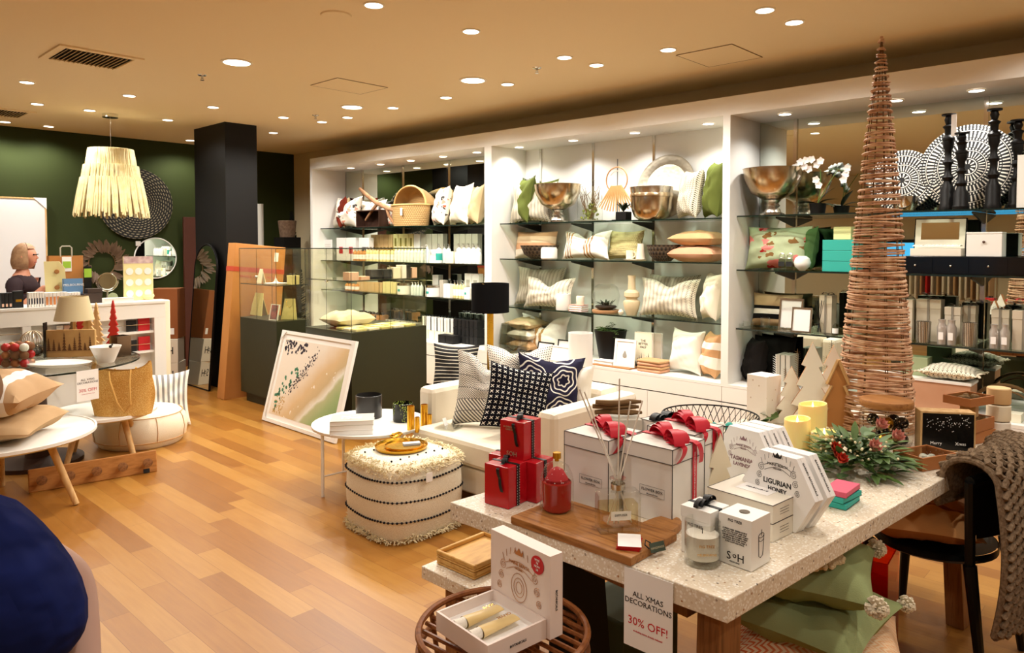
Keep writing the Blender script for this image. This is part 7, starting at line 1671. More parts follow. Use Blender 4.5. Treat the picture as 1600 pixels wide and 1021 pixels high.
# cartons left of the column
e = thing('white_carton', 'white SOH carton standing on the floor, bottom of the stack by the column', 'box', (3.40, 8.62, 0), R(-40)); m_wc = mat('white_carton_card', '#D9CFBE', .7)
def soh(e, h=.27):
    MB().box(-.14, .14, -.14, .14, 0, h).build('carton', m_wc, e, smooth=False, bevel=.003)
    for tx, x, z, s in (('S', -.055, h*.5, .12), ('o', 0, h*.56, .09), ('H', .055, h*.5, .12)): words(tx, s, m_ink, e, (x, -.1415, z))
    MB().box(-.012, .012, -.1418, -.141, h*.36, h*.37).build('letter_bar', m_ink, e, smooth=False)
soh(e); e = thing('white_carton', 'white SOH carton in the middle of the stack by the column', 'box', (3.39, 8.62, .272), R(-36)); soh(e)
e = thing('brown_carton', 'tall plain brown carton on top of the two white cartons', 'box', (3.40, 8.64, .544), R(-40)); MB().box(-.15, .15, -.13, .13, 0, .57).build('carton', mat('dark_kraft', '#8E5228', .7), e, smooth=False, bevel=.003); MB().box(.05, .11, -.132, -.1305, .05, .12).build('label', m_paper, e, smooth=False)
a = aY(290, 400, 9.7); b = aY(304, 400, 9.7); o = MB().box(0, abs(b.x - a.x) + .1, 0, .04, 0, 1.98).build('timber_board', mat('red_brown_board', '#4A2113', .5), loc=(a.x, 9.74, 0), bevel=.003); tag(o, 'tall red-brown board leaning on the green wall left of the column', 'board')
a = aY(407, 340, 9.5); o = MB().lathe([(.001, 0), (.04, 0), (.04, 2.18), (.001, 2.18)], 20).build('white_tube', mat('pale_tube', '#D9D9D2', .4), loc=(a.x, 9.5, 0)); tag(o, 'tall white tube standing right of the black column', 'tube')
a = aY(449, 370, 9.2); o = MB().box(-.13, .13, -.13, .13, 0, a.z - .01).build('dark_plinth', m_black, loc=(a.x, 9.2, 0)); tag(o, 'dark plinth under the ribbed wooden pot in the far corner', 'plinth')
o = MB().lathe([(.001, 0), (.10, 0), (.125, .22), (.115, .23), (.001, .23)], 24).build('ribbed_pot', mat('weathered_wood', '#7C6450', .8, vary=(30, '#5E4837')), loc=(a.x, 9.2, a.z - .008)); tag(o, 'ribbed brown wooden pot in the far corner beside the dark fir', 'pot')
e = thing('fir_tree', 'dark artificial fir tree between the far corner and the shelving', 'tree', (5.44, 9.42, 0)); b = MB(); rs = random.Random(2)
for i in range(900):
    z = .3 + 1.75 * rs.random(); rr = .27 * (1 - (z - .3) / 1.85); a = rs.uniform(0, 2*PI); b.tube([(rr*.55*math.cos(a), rr*.55*math.sin(a), z), (rr*math.cos(a), rr*math.sin(a), z + .05)], .006, 3)
b.build('branches', mat('dark_fir', '#10150D', .9), e); MB().tube([(0, 0, 0), (0, 0, 2.0)], [.03, .01], 8).build('trunk', m_twig, e)
# wall pieces
e = thing('wall_canvas', 'large blank white canvas with corner guards leaning on the green wall', 'canvas', (1.75, 9.80, 0)); MB().box(-.75, .735, 0, .03, .9, 2.14).build('canvas', mat('canvas_white', '#E4E4E6', .7), e, smooth=False); b = MB(); b.box(.735, .752, -.005, .035, .9, 2.16).box(-.75, .735, -.005, .035, 2.141, 2.158); b.build('frame', m_lightwood, e, smooth=False)
MB().add([(.752, -.008, 2.16), (.62, -.008, 2.16), (.752, -.008, 2.03)], [(0, 1, 2)]).build('corner_guard', m_paper, e, smooth=False); MB().box(-.75, .735, -.002, .03, 0, .899).build('lower_board', mat('canvas_white', '#E4E4E6', .7), e, smooth=False)
M = Mat('woven_wall_disc', '#1E1B17', .85); xyz = M.xyz('Object'); r = (xyz[0] * xyz[0] + xyz[1] * xyz[1]).sq(); th = xyz[1].at2(xyz[0]); M.base(M.mix(((r * 34).fr().lt(.28)) * ((th * 40 + (r * 34).fl() * 2).sin().gt(-.2)) * r.gt(.12), '#1B1915', '#9A8E72')); M.bump((r * 34).fr(), .8, .01)
o = MB().lathe([(.001, .03), (.2, .025), (.40, .012), (.445, .0), (.445, .02), (.2, .045), (.001, .05)], 56).build('woven_wall_disc', M.m, mx=T(3.50, 9.83, 2.135) @ rot('X', R(90))); tag(o, 'large dark woven round wall hanging behind the fringed pendant', 'wall hanging')
b = MB().box(-.03, .03, -.002, 0, 0, .06).build('price_tag', m_paper, loc=(3.52, 9.84, 1.60), smooth=False); tag(b, 'small white price tag on the green wall below the woven disc', 'tag')
e = thing('round_mirror', 'round wall mirror with a thin white rim behind the earring board', 'mirror', (3.735, 9.85, 1.44)); MB().lathe([(.001, 0), (.255, 0), (.255, .004), (.001, .004)], 44).build('glass', m_mirror, e, mx=rot('X', R(90))); MB().tube([(.26*math.cos(2*PI*i/48), 0, .26*math.sin(2*PI*i/48)) for i in range(48)], .008, 8, closed=True).build('rim', m_white, e)
e = thing('leaf_wreath', 'bronze brown leaf wreath hanging on the green wall', 'wreath', (3.09, 9.82, 1.385)); b = MB(); rs = random.Random(14)
for i in range(110):
    a = rs.uniform(0, 2*PI); r = rs.uniform(.12, .2); d = Vector((math.cos(a + .5), -.25, math.sin(a + .5))); leaf_mb(b, (r*math.cos(a), -.02, r*math.sin(a)), d, rs.uniform(.09, .15), .02, up=Vector((0, -1, 0)), curl=.0)
b.build('leaves', mat('bronze_leaf', '#5C4634', .5, vary=(10, '#7A6450')), e); MB().tube([(.15*math.cos(2*PI*i/30), 0, .15*math.sin(2*PI*i/30)) for i in range(30)], .006, 6, closed=True).build('hoop', m_twig, e)
# fringed pendant
PD = (2.68, 8.19); e = thing('pendant_lamp', 'cream raffia fringed pendant lamp with three tiers', 'pendant lamp', (PD[0], PD[1], CEIL - .001))
MB().lathe([(.001, 0), (.075, 0), (.075, -.035), (.001, -.04)], 24).build('canopy', m_chrome, e); MB().tube([(0, 0, -.04), (0, 0, -.36)], .004, 6).build('cord', m_chrome, e)
b = MB(); rs = random.Random(5); m_raf = mat('raffia', '#E9DCB0', .85, vary=(14, '#D6C48C')); tiers = [(.20, .235, -.36, -.63), (.245, .285, -.53, -.83), (.275, .345, -.66, -1.04)]
for k, (r0, r1, z0_, z1_) in enumerate(tiers):
    b = MB()
    for i in range(90):
        a = 2*PI*i/90 + rs.uniform(-.02, .02); L = z1_ + rs.uniform(-.03, .03); c, s = math.cos(a), math.sin(a); tw = rs.uniform(-.02, .02)
        b.tube([(r0*c, r0*s, z0_ - .0), ((r0+r1)/2*c - tw*s, (r0+r1)/2*s + tw*c, (z0_+L)/2), (r1*c - tw*s, r1*s + tw*c, L)], [.012, .015, .009], 5)
    b.build('fringe_tier', m_raf, e)
MB().lathe([(.20, -.36), (.26, -.72), (.255, -.72), (.195, -.37), (.001, -.365), (.001, -.36)], 36, closed=True).build('inner_shade', mat('shade_cream', '#E6D9B4', .8), e)
# ------------------------------------------------------------------ counter
CX0, CX1, CY0, CY1, CZ_ = .3, 2.715, 6.95, 7.42, 1.10
e = thing('service_counter', 'white service counter with recessed front shelves of red and black books', 'counter', (CX0, CY0, 0)); W_ = CX1 - CX0; D_ = CY1 - CY0
MB().box(-.01, W_ + .0, -.01, D_, CZ_ - .02, CZ_).build('worktop', m_white, e, smooth=False)
b = MB(); b.box(0, W_, 0, .06, CZ_ - .15, CZ_ - .0205).box(W_ - .1, W_, 0, D_, 0, CZ_ - .151).box(W_ - 1.13, W_ - 1.07, 0, .06, 0, CZ_ - .151).box(0, .1, 0, D_, 0, CZ_ - .151).box(0, W_, 0, .06, 0, .1); b.build('frame', m_white, e, smooth=False)
MB().box(.1, W_ - .1, .10, .12, 0, CZ_ - .0205).build('recess_back', m_white, e, smooth=False)
lips = [aY(225, 518, CY0).z, aY(225, 549, CY0).z]
for z in lips: MB().box(.1, W_ - .1, .02, .10, z - .02, z).build('shelf', m_white, e, smooth=False); MB().tube([(.1, .03, z + .06), (W_ - .1, .03, z + .06)], .003, 6).build('retaining_wire', m_chrome, e)
for k, z in enumerate(lips):
    for px0, px1, m, nm in [(216, 234, mat('red_book', '#C21F25', .5), 'red'), (198, 213, c_['black'], 'black'), (112, 121, mat('green_book', '#1E6B4A', .5), 'green'), (100, 110, c_['pink'], 'pink'), (88, 98, c_['white'], 'white')]:
        a, b_ = aY(px0, 500, 7.0), aY(px1, 500, 7.0); hh = .125 if nm == 'red' else .10
        o = MB().box(0, b_.x - a.x, 0, .02, 0, hh).build('display_book', m, loc=(a.x, 7.0, z + .001), bevel=.001); tag(o, '%s book on the %s recessed shelf of the white counter' % (nm, ['upper', 'lower'][k]), 'book')
# on the counter
def on_counter(px, Y, z=CZ_): return aY(px, 465, Y).x
def cbx(lab, pl, pr, yt, Y, m, dpt=.06, acc=None, am=None, grp=None, n=1):
    a, b_ = on_counter(pl, Y), on_counter(pr, Y); s = (b_ - a) / n; h = aY((pl + pr) / 2, yt, Y).z - CZ_; p_ = product_box(s * .9, dpt, h, m, acc, am); first = True
    for i in range(n):
        l = (a + s * (i + .5), Y, CZ_ + .001)
        if first: o = p_; o.location = l; first = False
        else: o = copy_tree(p_, l)
        o['label'] = lab
        if grp: o['group'] = grp
cbx('dark glossy pack at the left end of the counter front', 0, 18, 458, 7.05, c_['black'], n=3, grp='dark packs on the counter', acc=(-.3, .3, .1, .3), am=c_['pink'])
cbx('larger black box with gold print on the counter, before the woman', 19, 36, 455, 7.05, c_['black'], acc=(-.3, .3, .35, .5), am=m_gold)
cbx('small white and dark striped tester pack in the row on the counter', 43, 68, 457, 7.02, c_['white'], n=6, grp='white tester packs', acc=(-.5, .0, .2, .6), am=c_['navy'])
cbx('small amber and white tester pack in the row on the counter', 69, 104, 457, 7.02, c_['white'], n=6, grp='amber tester packs', acc=(-.35, .35, .1, .7), am=c_['orange'])
cbx('small white and grey pack at the right of the tester row', 105, 124, 457, 7.02, c_['white'], n=4, grp='grey tester packs', acc=(-.2, .4, .2, .8), am=c_['grey'])
cbx('lower dark box beside the magnifying mirror', 126, 157, 459, 7.15, mat('dark_brown_card', '#3A2A20', .6), dpt=.14)
e = product_box(.12, .1, .06, mat('dark_brown_card', '#3A2A20', .6)); e.location = (on_counter(146, 7.15), 7.15, 1.10 + .067); e['label'] = 'upper small dark box beside the magnifying mirror'
def paper_bag(lab, pl, pr, yt, Y, m, handle=True, dpt=.1, tagc=True):
    a, b_ = on_counter(pl, Y), on_counter(pr, Y); h = aY((pl + pr)/2, yt, Y).z - CZ_; e = thing('paper_bag', lab, 'bag', ((a + b_)/2, Y, CZ_ + .001)); w_ = b_ - a
    b = MB(); b.box(-w_/2, w_/2, 0, .002, 0, h).box(-w_/2, w_/2, dpt - .002, dpt, 0, h).box(-w_/2, -w_/2 + .002, .002, dpt - .002, 0, h).box(w_/2 - .002, w_/2, .002, dpt - .002, 0, h).box(-w_/2, w_/2, 0, dpt, 0, .002); b.build('bag_body', m, e, smooth=False)
    if handle: MB().tube([(-.045, .004, h - .01), (-.045, .004, h + .07), (-.03, .004, h + .085), (.03, .004, h + .085), (.045, .004, h + .07), (.045, .004, h - .01)], .006, 6).build('handle', c_['grey'], e)
    return e, w_, h
e, w_, h = paper_bag('large kraft paper bag with a lime tag on the counter', 78, 131, 400, 7.345, m_kraft, dpt=.07); MB().box(-.035, .04, -.003, -.0005, h - .14, h - .01).build('swing_tag', m_paper, e, smooth=False); MB().box(-.03, .035, -.0045, -.0032, h - .11, h - .05).build('lime_sticker', mat('lime_sticker', '#9BC53A', .6), e, smooth=False)
e, w_, h = paper_bag('small blue bag in front of the kraft paper bag', 101, 130, 436, 7.18, mat('dusty_blue', '#5E86B0', .6), False, .06); words('MELBOURNE', .028, m_paper, e, (0, -.001, h*.75))
e = thing('tag_stand', 'narrow black stand with a lime green card on the counter', 'stand', (on_counter(138, 7.3), 7.3, CZ_ + .001)); MB().box(-.03, .03, 0, .01, 0, .32).build('card', m_black, e, smooth=False); MB().box(-.03, .03, -.002, -.0003, .22, .30).build('lime_card', mat('lime_sticker', '#9BC53A', .6), e, smooth=False)
e = thing('vanity_mirror', 'round chrome magnifying mirror on a stand on the counter', 'mirror', (on_counter(168, 7.2), 7.2, CZ_ + .001)); zc_ = aY(168, 440, 7.2).z - CZ_
MB().lathe([(.001, 0), (.06, 0), (.055, .01), (.008, .02), (.008, zc_ - .085), (.001, zc_ - .085)], 24).build('stand', m_chrome, e); MB().lathe([(.001, 0), (.07, 0), (.07, .01), (.001, .01)], 36).build('mirror_glass', m_mirror, e, mx=T(0, 0, zc_) @ rot('X', R(90))); b = MB(); b.tube([(.075*math.cos(2*PI*i/36), 0, zc_ + .075*math.sin(2*PI*i/36)) for i in range(36)], .006, 6, closed=True); b.tube([(.09*math.cos(PI + PI*i/18), .0, zc_ + .09*math.sin(PI + PI*i/18)) for i in range(19)], .005, 6); b.build('frame', m_chrome, e)
o = MB().lathe([(.001, 0), (.042, 0), (.042, .006), (.001, .006)], 28).build('green_badge', c_['sage'], mx=T(on_counter(175, 7.1), 7.08, CZ_ + .044) @ rot('X', R(90))); tag(o, 'small round pale green disc standing below the magnifying mirror', 'badge')
o = MB().box(0, on_counter(207, 7.0) - on_counter(161, 7.0), -.03, .03, 0, .045).build('spotted_box', m_white, loc=(on_counter(161, 7.0), 7.0, CZ_ + .001), bevel=.002); tag(o, 'long low white box with tiny red spots at the counter edge', 'box')
a, b_ = on_counter(194, 7.16), on_counter(240, 7.16); w_ = b_ - a; h = aY(217, 401, 7.16).z - CZ_
e = thing('earring_display', 'cream display board holding rows of round earring cards', 'display board', ((a + b_)/2, 7.16, CZ_ + .001), 0); MB().box(-w_/2, w_/2, 0, .02, 0, h).build('board', c_['yellow'], e, smooth=False, bevel=.002); MB().box(-w_/2, w_/2, -.001, -.0002, h*.84, h).build('header', mat('floral_header', '#D9C4BE', .6, vary=(20, '#A9848A')), e, smooth=False)
for r_ in range(3):
    for c in range(3): MB().lathe([(.001, 0), (.032, 0), (.032, .003), (.001, .003)], 20).build('earring_card', m_white, e, mx=T((c - 1) * w_*.31, -.001, h*(.16 + .25*r_)) @ rot('X', R(90)))
o = MB().lathe([(.001, 0), (.05, 0), (.07, .03), (.065, .05), (.001, .045)], 20).build('cream_basket', c_['yellow'], loc=(2.64, 7.2, CZ_ + .001)); tag(o, 'small cream basket at the right end of the counter', 'basket')
o = MB().lathe([(.001, 0), (.06, .0), (.062, .02), (.03, .05), (.001, .06)], 16).build('cream_flower', m_whitel, loc=(on_counter(128, 7.0), 7.04, CZ_ + .001)); tag(o, 'cream flower ornament on the counter next to the dark boxes', 'ornament')
# something pale and tall behind the counter end
o = MB().box(-.06, .06, -.1, .1, 0, 1.08).build('cream_rack', c_['cream'], loc=(2.83, 7.38, 0), bevel=.01); tag(o, 'narrow cream rack standing at the right end of the counter', 'rack')

# ================================================================== LEFT FOREGROUND TABLES
def stool_table(lab, c, r, z, legs, n=3, a0=0.6):
    e = thing('round_table', lab, 'table', (c[0], c[1], 0)); MB().lathe([(.001, z - .03), (r - .03, z - .03), (r, z - .015), (r, z + .004), (r - .012, z + .006), (r - .016, z), (.001, z)], 56).build('tabletop', m_white, e)
    for k in range(n):
        a = a0 + 2*PI*k/n; MB().tube([(r*.55*math.cos(a), r*.55*math.sin(a), z - .031), (r*.86*math.cos(a), r*.86*math.sin(a), .006)], [.024, .018], 12).build('leg', legs, e)
    return e
stool_table('round white tray table with pale wooden legs under two striped cushions', (1.08, 5.35), .53, .45, m_lightwood, 3, math.atan2(5.05 - 5.35, 1.40 - 1.08))
stool_table('smaller round white table with wooden legs under the straw bag', (1.85, 5.93), .37, .38, m_lightwood, 4, .4)
m_pstr = stripes('tan_white_broad', 0, [(0, '#C2A07A'), (.13, '#F0ECE4'), (.26, '#C2A07A'), (.46, '#F0ECE4'), (.62, '#C2A07A'), (.73, '#F0ECE4'), (.87, '#C2A07A')])
cushion('plain tan cushion lying on the white tray table, lower of the two', m_tan if False else fabric('oat_linen', '#C3A37C', '#B7966E'), .66, .60, .16, (1.02, 5.25, .45 + .088), -YAW + .2, flat=True, p=.08)
cushion('tan cushion with broad white stripes on top of the other cushion', m_pstr, .64, .58, .25, (1.0, 5.25, .45 + .275), -YAW + .15, flat=True, p=.08)
# straw bag
m_straw = Mat('straw', '#D2A050', .8); v_ = m_straw.vor(150); n_ = m_straw.noise(6, 3); m_straw.base(m_straw.ramp(n_ * .5 + v_ * .6, [(.15, '#B27C2E'), (.45, '#CF9A48'), (.8, '#E2BC72')])); m_straw.bump(v_, .4, .004); m_straw = m_straw.m
bc = aZ(197, 650, .38); e = thing('straw_bag', 'golden straw tote bag with rope handles on the small white table', 'bag', (bc.x - .0, bc.y + .07, .3815), -YAW + .12); bw_, bh_ = .40, .35
def bag(u, v, k=1.0):
    a = 2*PI*u; sp = 1 + .10 * math.sin(PI*v); x = bw_/2 * sp * (abs(math.cos(a))**.7) * (1 if math.cos(a) > 0 else -1) * k; y = (.085 * (1 - .55*v)) * math.sin(a) * k
    return (x + .01*math.sin(5*v + 3*u), y, v * (bh_ - .05 * math.cos(a)**2 * -.8 - .03 * abs(math.sin(a))) )
b = MB(); b.grid(lambda u, v: bag(u, v), 40, 14, True).grid(lambda u, v: bag(1 - u, v, .96), 40, 14, True); b.add([bag(i/40, 0) for i in range(40)], [tuple(range(39, -1, -1))]); b.build('bag_body', m_straw, e)
for s in (-1, 1): MB().tube([(-.07, s*.05, bh_*.92), (-.05 - .0, s*.085, bh_*.75), (.0, s*.095, bh_*.3), (.05, s*.095, bh_*.08), (.09, s*.09, bh_*.25), (.085, s*.085, bh_*.7), (.08, s*.05, bh_*.95)], .007, 8).build('rope_handle', mat('rope_tan', '#D6A75A', .8), e)
# peg rail
a = aZ(45, 772, 0); b_ = aZ(246, 737, 0); L = (b_ - a).length; ang_ = math.atan2(b_.y - a.y, b_.x - a.x)
e = thing('peg_rail', 'wooden coat rail with five round pegs lying on the floor against the table legs', 'coat rail', ((a.x + b_.x)/2, (a.y + b_.y)/2, .001), ang_, rx=-R(10)); m_rail = wood('rail_wood', '#B97E42', '#9A632E', (1.5, 9, 9))
MB().box(-L/2, L/2, 0, .022, 0, .15).build('board', m_rail, e, bevel=.006, smooth=False)
for k in range(5): MB().lathe([(.001, 0), (.013, 0), (.015, .035), (.029, .038), (.031, .06), (.001, .064)], 18).build('peg', m_leg, e, mx=T(-L/2 + L*(.09 + .205*k), -.0005, .075) @ rot('X', R(90)))
MB().box(L/2 - .09, L/2 - .05, -.002, -.0005, -.0 + .002, .03).build('price_tag', m_ink, e, smooth=False)
# bean bag and striped cushion
e = thing('floor_cushion', 'round cream canvas floor cushion with seams on the wooden floor', 'floor cushion', (2.25, 6.30, 0)); fr_ = .34
MB().lathe([(.001, 0), (fr_*.9, .002), (fr_*1.0, .05), (fr_*1.04, .13), (fr_*.99, .21), (fr_*.85, .26), (fr_*.5, .285), (.001, .28)], 48).build('body', m_cream, e)
b = MB(); [b.tube([(q*math.cos(2*PI*i/48)*1.0, q*math.sin(2*PI*i/48), z) for i in range(48)], .004, 5, closed=True) for q, z in ((fr_*.93, .245), (fr_*1.005, .055))]; [b.tube([(fr_*1.04*math.cos(a)*s_, fr_*1.04*math.sin(a)*s_, z) for s_, z in ((.97, .05), (1.004, .13), (.96, .21), (.9, .245))], .003, 4) for a in [k*PI/4 for k in range(8)]]; b.build('seams', m_tan, e)
MB().tube([(-.04, 0, .285), (-.03, 0, .31), (.03, 0, .31), (.04, 0, .285)], .01, 6).build('carry_handle', m_cream, e)
m_gs = Mat('grey_white_stripe', '#EDE9E2', .9); u, v, _ = m_gs.xyz('UV'); m_gs.base(m_gs.mix((u * 9).fr().lt(.45), '#EFEBE4', '#8F8D8C')); m_gs = m_gs.m
cushion('grey and white striped cushion leaning against the counter end', m_gs, .42, .50, .12, (2.56, 6.60, .005), -YAW + .5, R(10))
# glass table with decorations
GC = Vector((1.5, 6.24, 0)); GR = .69; GZ_ = .75; e = thing('glass_table', 'round glass topped table crowded with festive ornaments', 'table', (GC.x, GC.y, 0))
MB().lathe([(.001, GZ_ - .012), (GR - .004, GZ_ - .012), (GR - .004, GZ_), (.001, GZ_)], 60).build('glass_top', m_glass, e); MB().lathe([(GR - .0035, GZ_ - .0125), (GR, GZ_ - .012), (GR, GZ_), (GR - .0035, GZ_ + .0005)], 60, closed=True).build('glass_rim', m_gedge, e)
b = MB(); b.lathe([(.001, 0), (.3, 0), (.3, .03), (.08, .05), (.06, GZ_ - .06), (.2, GZ_ - .013), (.001, GZ_ - .013)], 28); b.build('pedestal', mat('dark_wood', '#3A2216', .6), e)
tZ = GZ_ + .0015
def gpt(px, py): return aZ(px, py, GZ_)
p = gpt(102, 574); o = MB().lathe([(.001, 0), (.14, 0), (.2, .012), (.225, .028), (.215, .03), (.001, .014)], 44, sy=.62).build('oval_platter', m_white, loc=(p.x - .02, p.y + .07, tZ), rz=-YAW); tag(o, 'long oval white platter at the front of the glass table', 'platter')
p = gpt(170, 568); e = thing('white_bowl', 'white conical bowl with a dark bird figure on its rim', 'bowl', (p.x, p.y + .06, tZ)); MB().lathe([(.001, 0), (.055, 0), (.105, .12), (.1, .12), (.052, .008), (.001, .008)], 36).build('bowl', m_white, e); b = MB(); b.ball((0, -.1, .125), .012, 8); b.ball((.012, -.1, .137), .007, 8); b.build('bird', m_black, e)
o = MB().lathe([(.001, 0), (.017, 0), (.017, .05), (.015, .055), (.015, .07), (.001, .07)], 18).build('cork_vial', m_glass, loc=(gpt(150, 572).x, gpt(150, 572).y + .02, tZ)); tag(o, 'small corked glass vial left of the white conical bowl', 'vial')
p = gpt(192, 558); e = thing('mirrored_vase', 'square smoked mirror vase behind the white conical bowl', 'vase', (p.x, p.y + .05, tZ), .2); b = MB(); s = .055; t = .004; b.box(-s, s, -s, -s + t, 0, .16).box(-s, s, s - t, s, 0, .16).box(-s, -s + t, -s + t, s - t, 0, .16).box(s - t, s, -s + t, s - t, 0, .16); b.build('vase', mat('bronze_mirror', '#8A735C', .12, .9), e, smooth=False)
# wooden forest silhouettes
def spiky_tree(lab, px, py, pt, wpx, m, Y=0):
    p = gpt(px, py); p = Vector((p.x, p.y + .1 + Y, tZ)); h = (py - pt) * dep(p) / FPX; w_ = wpx * dep(p) / FPX; e = thing('wooden_tree', lab, 'ornament', p, -YAW + .2)
    b = MB(); n = 7; pts = []
    for k in range(n): pts += [(w_/2 * (1 - k/n) + .004, h*(.1 + .9*k/n)), (w_/2 * (1 - k/n)*.45 + .003, h*(.1 + .9*(k + .8)/n))]
    pts = [(x, z) for x, z in pts]; pts[-1] = (0.002, h); poly = [(-x, z) for x, z in pts] + [(x, z) for x, z in reversed(pts)]
    b.prism(poly, -.012, .012); b.box(-w_*.3, w_*.3, -.025, .025, 0, h*.1); b.build('tree', m, e, smooth=False); return e
e = thing('wooden_relief', 'carved wooden panel with a forest silhouette on the glass table', 'ornament', (gpt(120, 562).x, gpt(120, 562).y + .16, tZ), -YAW + .15); MB().box(-.17, .18, 0, .03, 0, .21).build('panel', mat('oak_panel', '#C79E63', .6, vary=(8, '#B98D52')), e, smooth=False, bevel=.003)
b = MB(); rs = random.Random(9)
for k in range(9):
    x = -.15 + .037*k; hh = rs.uniform(.05, .15)
    for q in range(6): zz_ = .05 + hh*q/6; ww = .018*(1 - q/6.5); b.prism([(x - ww, zz_), (x + ww, zz_), (x, zz_ + hh/5)], -.003, -.0005)
b.build('carved_trees', mat('burnt_wood', '#6A4526', .8), e, smooth=False)
MB().box(-.176, -.171, -.03, .03, 0, .27).build('side_edge', m_black, e, smooth=False)
spiky_tree('tall dark twig-like wooden tree in front of the carved panel', 124, 548, 488, 18, m_twig, .05)
spiky_tree('pale layered birch tree ornament in the middle of the glass table', 148, 556, 483, 34, m_lightwood, .05)
spiky_tree('red wooden tree ornament half hidden behind the birch one', 140, 545, 475, 20, mat('red_paint_wood', '#B3241C', .5), .12)
spiky_tree('tall red layered tree with pale edges at the right of the glass table', 190, 548, 473, 20, mat('red_paint_wood', '#B3241C', .5), .08)
spiky_tree('slim stacked wooden tree behind the mirrored vase', 168, 545, 478, 22, m_lightwood, .16)
e = thing('table_lamp', 'small lamp with a cream tapering shade on the glass table', 'lamp', (gpt(125, 558).x, gpt(125, 558).y + .12, tZ)); q = e.location; zt_ = aD = 0
pz = aY(122, 463, q.y).z - tZ; pb = aY(122, 500, q.y).z - tZ
MB().lathe([(.14, pb), (.10, pz), (.098, pz), (.138, pb)], 32, closed=True).build('lamp_shade', mat('oat_shade', '#D2C29B', .8), e); MB().lathe([(.001, 0), (.06, 0), (.05, .012), (.012, .03), (.012, pz - .02), (.001, pz - .02)], 20).build('lamp_base', m_lightwood, e)
# glass bowl box of baubles at the left
p = gpt(45, 575); e = thing('glass_terrarium_box', 'square glass container full of red and white baubles and pine cones', 'container', (p.x - .02, p.y + .10, tZ), -YAW); s = .115
b = MB(); t = .004; b.box(-s, s, -s, -s + t, 0, .17).box(-s, s, s - t, s, 0, .17).box(-s, -s + t, -s + t, s - t, 0, .17).box(s - t, s, -s + t, s - t, 0, .17); b.build('glass', m_glass, e, smooth=False)
rs = random.Random(77); BM = [mat('red_bauble', '#B8161B', .25), m_whitel, mat('cone_brown', '#7A4A2A', .8), mat('copper_bauble', '#A9683C', .3, .6)]
for k in range(24):
    a = rs.uniform(0, 6.28); lay = k // 8; q = Vector((((k % 8) % 3 - 1) * .065, ((k % 8) // 3 - 1) * .065, 0)); q.rotate(Matrix.Rotation(-YAW, 3, 'Z')); mm = [2, 3, 0, 2, 1, 3, 2, 0][(k * 5 + lay) % 8]
    o = MB().ball((0, 0, 0), .03, 14, 1.0).build('bauble' if mm != 2 else 'pine_cone', BM[mm], loc=(p.x - .02 + q.x, p.y + .10 + q.y, tZ + .032 + lay * .056)); tag(o, ['red bauble in the glass container on the glass table', 'white bauble in the glass container on the glass table', 'brown pine cone in the glass container on the glass table', 'copper bauble in the glass container on the glass table'][mm], 'bauble' if mm != 2 else 'pine cone', ['red baubles', 'white baubles', 'pine cones', 'copper baubles'][mm] + ' in the glass container')
m_wire = mat('wire_ball', '#B9A68A', .3, .8); p2 = gpt(66, 560)
o = MB(); rw_ = .09
for k in range(9): a = k * PI / 9; o.tube([(rw_*math.cos(t_)*math.cos(a), rw_*math.cos(t_)*math.sin(a), rw_ + rw_*math.sin(t_)) for t_ in [2*PI*i/24 for i in range(24)]], .003, 4, closed=True)
o = o.build('wire_globe', m_wire, loc=(p2.x + .02, p2.y + .33, tZ + .0)); tag(o, 'open wire globe ornament behind the glass container of baubles', 'ornament'); 
o = MB().ball((0, 0, .05), .05, 20).build('dotted_bauble', m_orn, loc=(gpt(64, 560).x + .0, gpt(64, 560).y + .09, tZ)); tag(o, 'dark patterned bauble right of the glass container', 'bauble')
o = MB().ball((0, 0, .045), .045, 16, .9).build('red_ornament', BM[0], loc=(gpt(4, 575).x + .02, gpt(4, 575).y + .05, tZ)); tag(o, 'red ornament at the left edge of the glass table', 'ornament')
ps_ = gpt(143, 585); e = sign(None, (1.66, 5.53, .735), -YAW + .15, 'white sale notice hanging from the glass table edge behind the straw bag', .15, .21)
e.location = (GC.x + (GR + .002) * math.cos(-1.36), GC.y + (GR + .002) * math.sin(-1.36), GZ_ + .002); e.rotation_euler = (0, 0, PI/2 - 1.36)

# ================================================================== PEOPLE
def figure(e, V, Eg, m, name, root=0, sub=2):
    me = bpy.data.meshes.new(name); me.from_pydata([v[0] for v in V], Eg, []); me.materials.append(m)
    o = bpy.data.objects.new(name, me); COL.objects.link(o); o.parent = e
    sm = o.modifiers.new('skin', 'SKIN'); sm.use_smooth_shade = True
    if not me.skin_vertices: bpy.context.view_layer.objects.active = o; me.attributes.new
    for i, v in enumerate(V): sv = me.skin_vertices[0].data[i]; sv.radius = v[1] if isinstance(v[1], tuple) else (v[1], v[1]); sv.use_root = (i == root)
    sb = o.modifiers.new('sub', 'SUBSURF'); sb.levels = sub; sb.render_levels = sub; return o
m_skin = mat('skin', '#D3967A', .55, vary=(6, '#C98A6E')); m_hair = mat('ash_brown_hair', '#8E6A4E', .6, vary=(30, '#B08C68')); m_plum = mat('plum_top', '#2C1A20', .85)
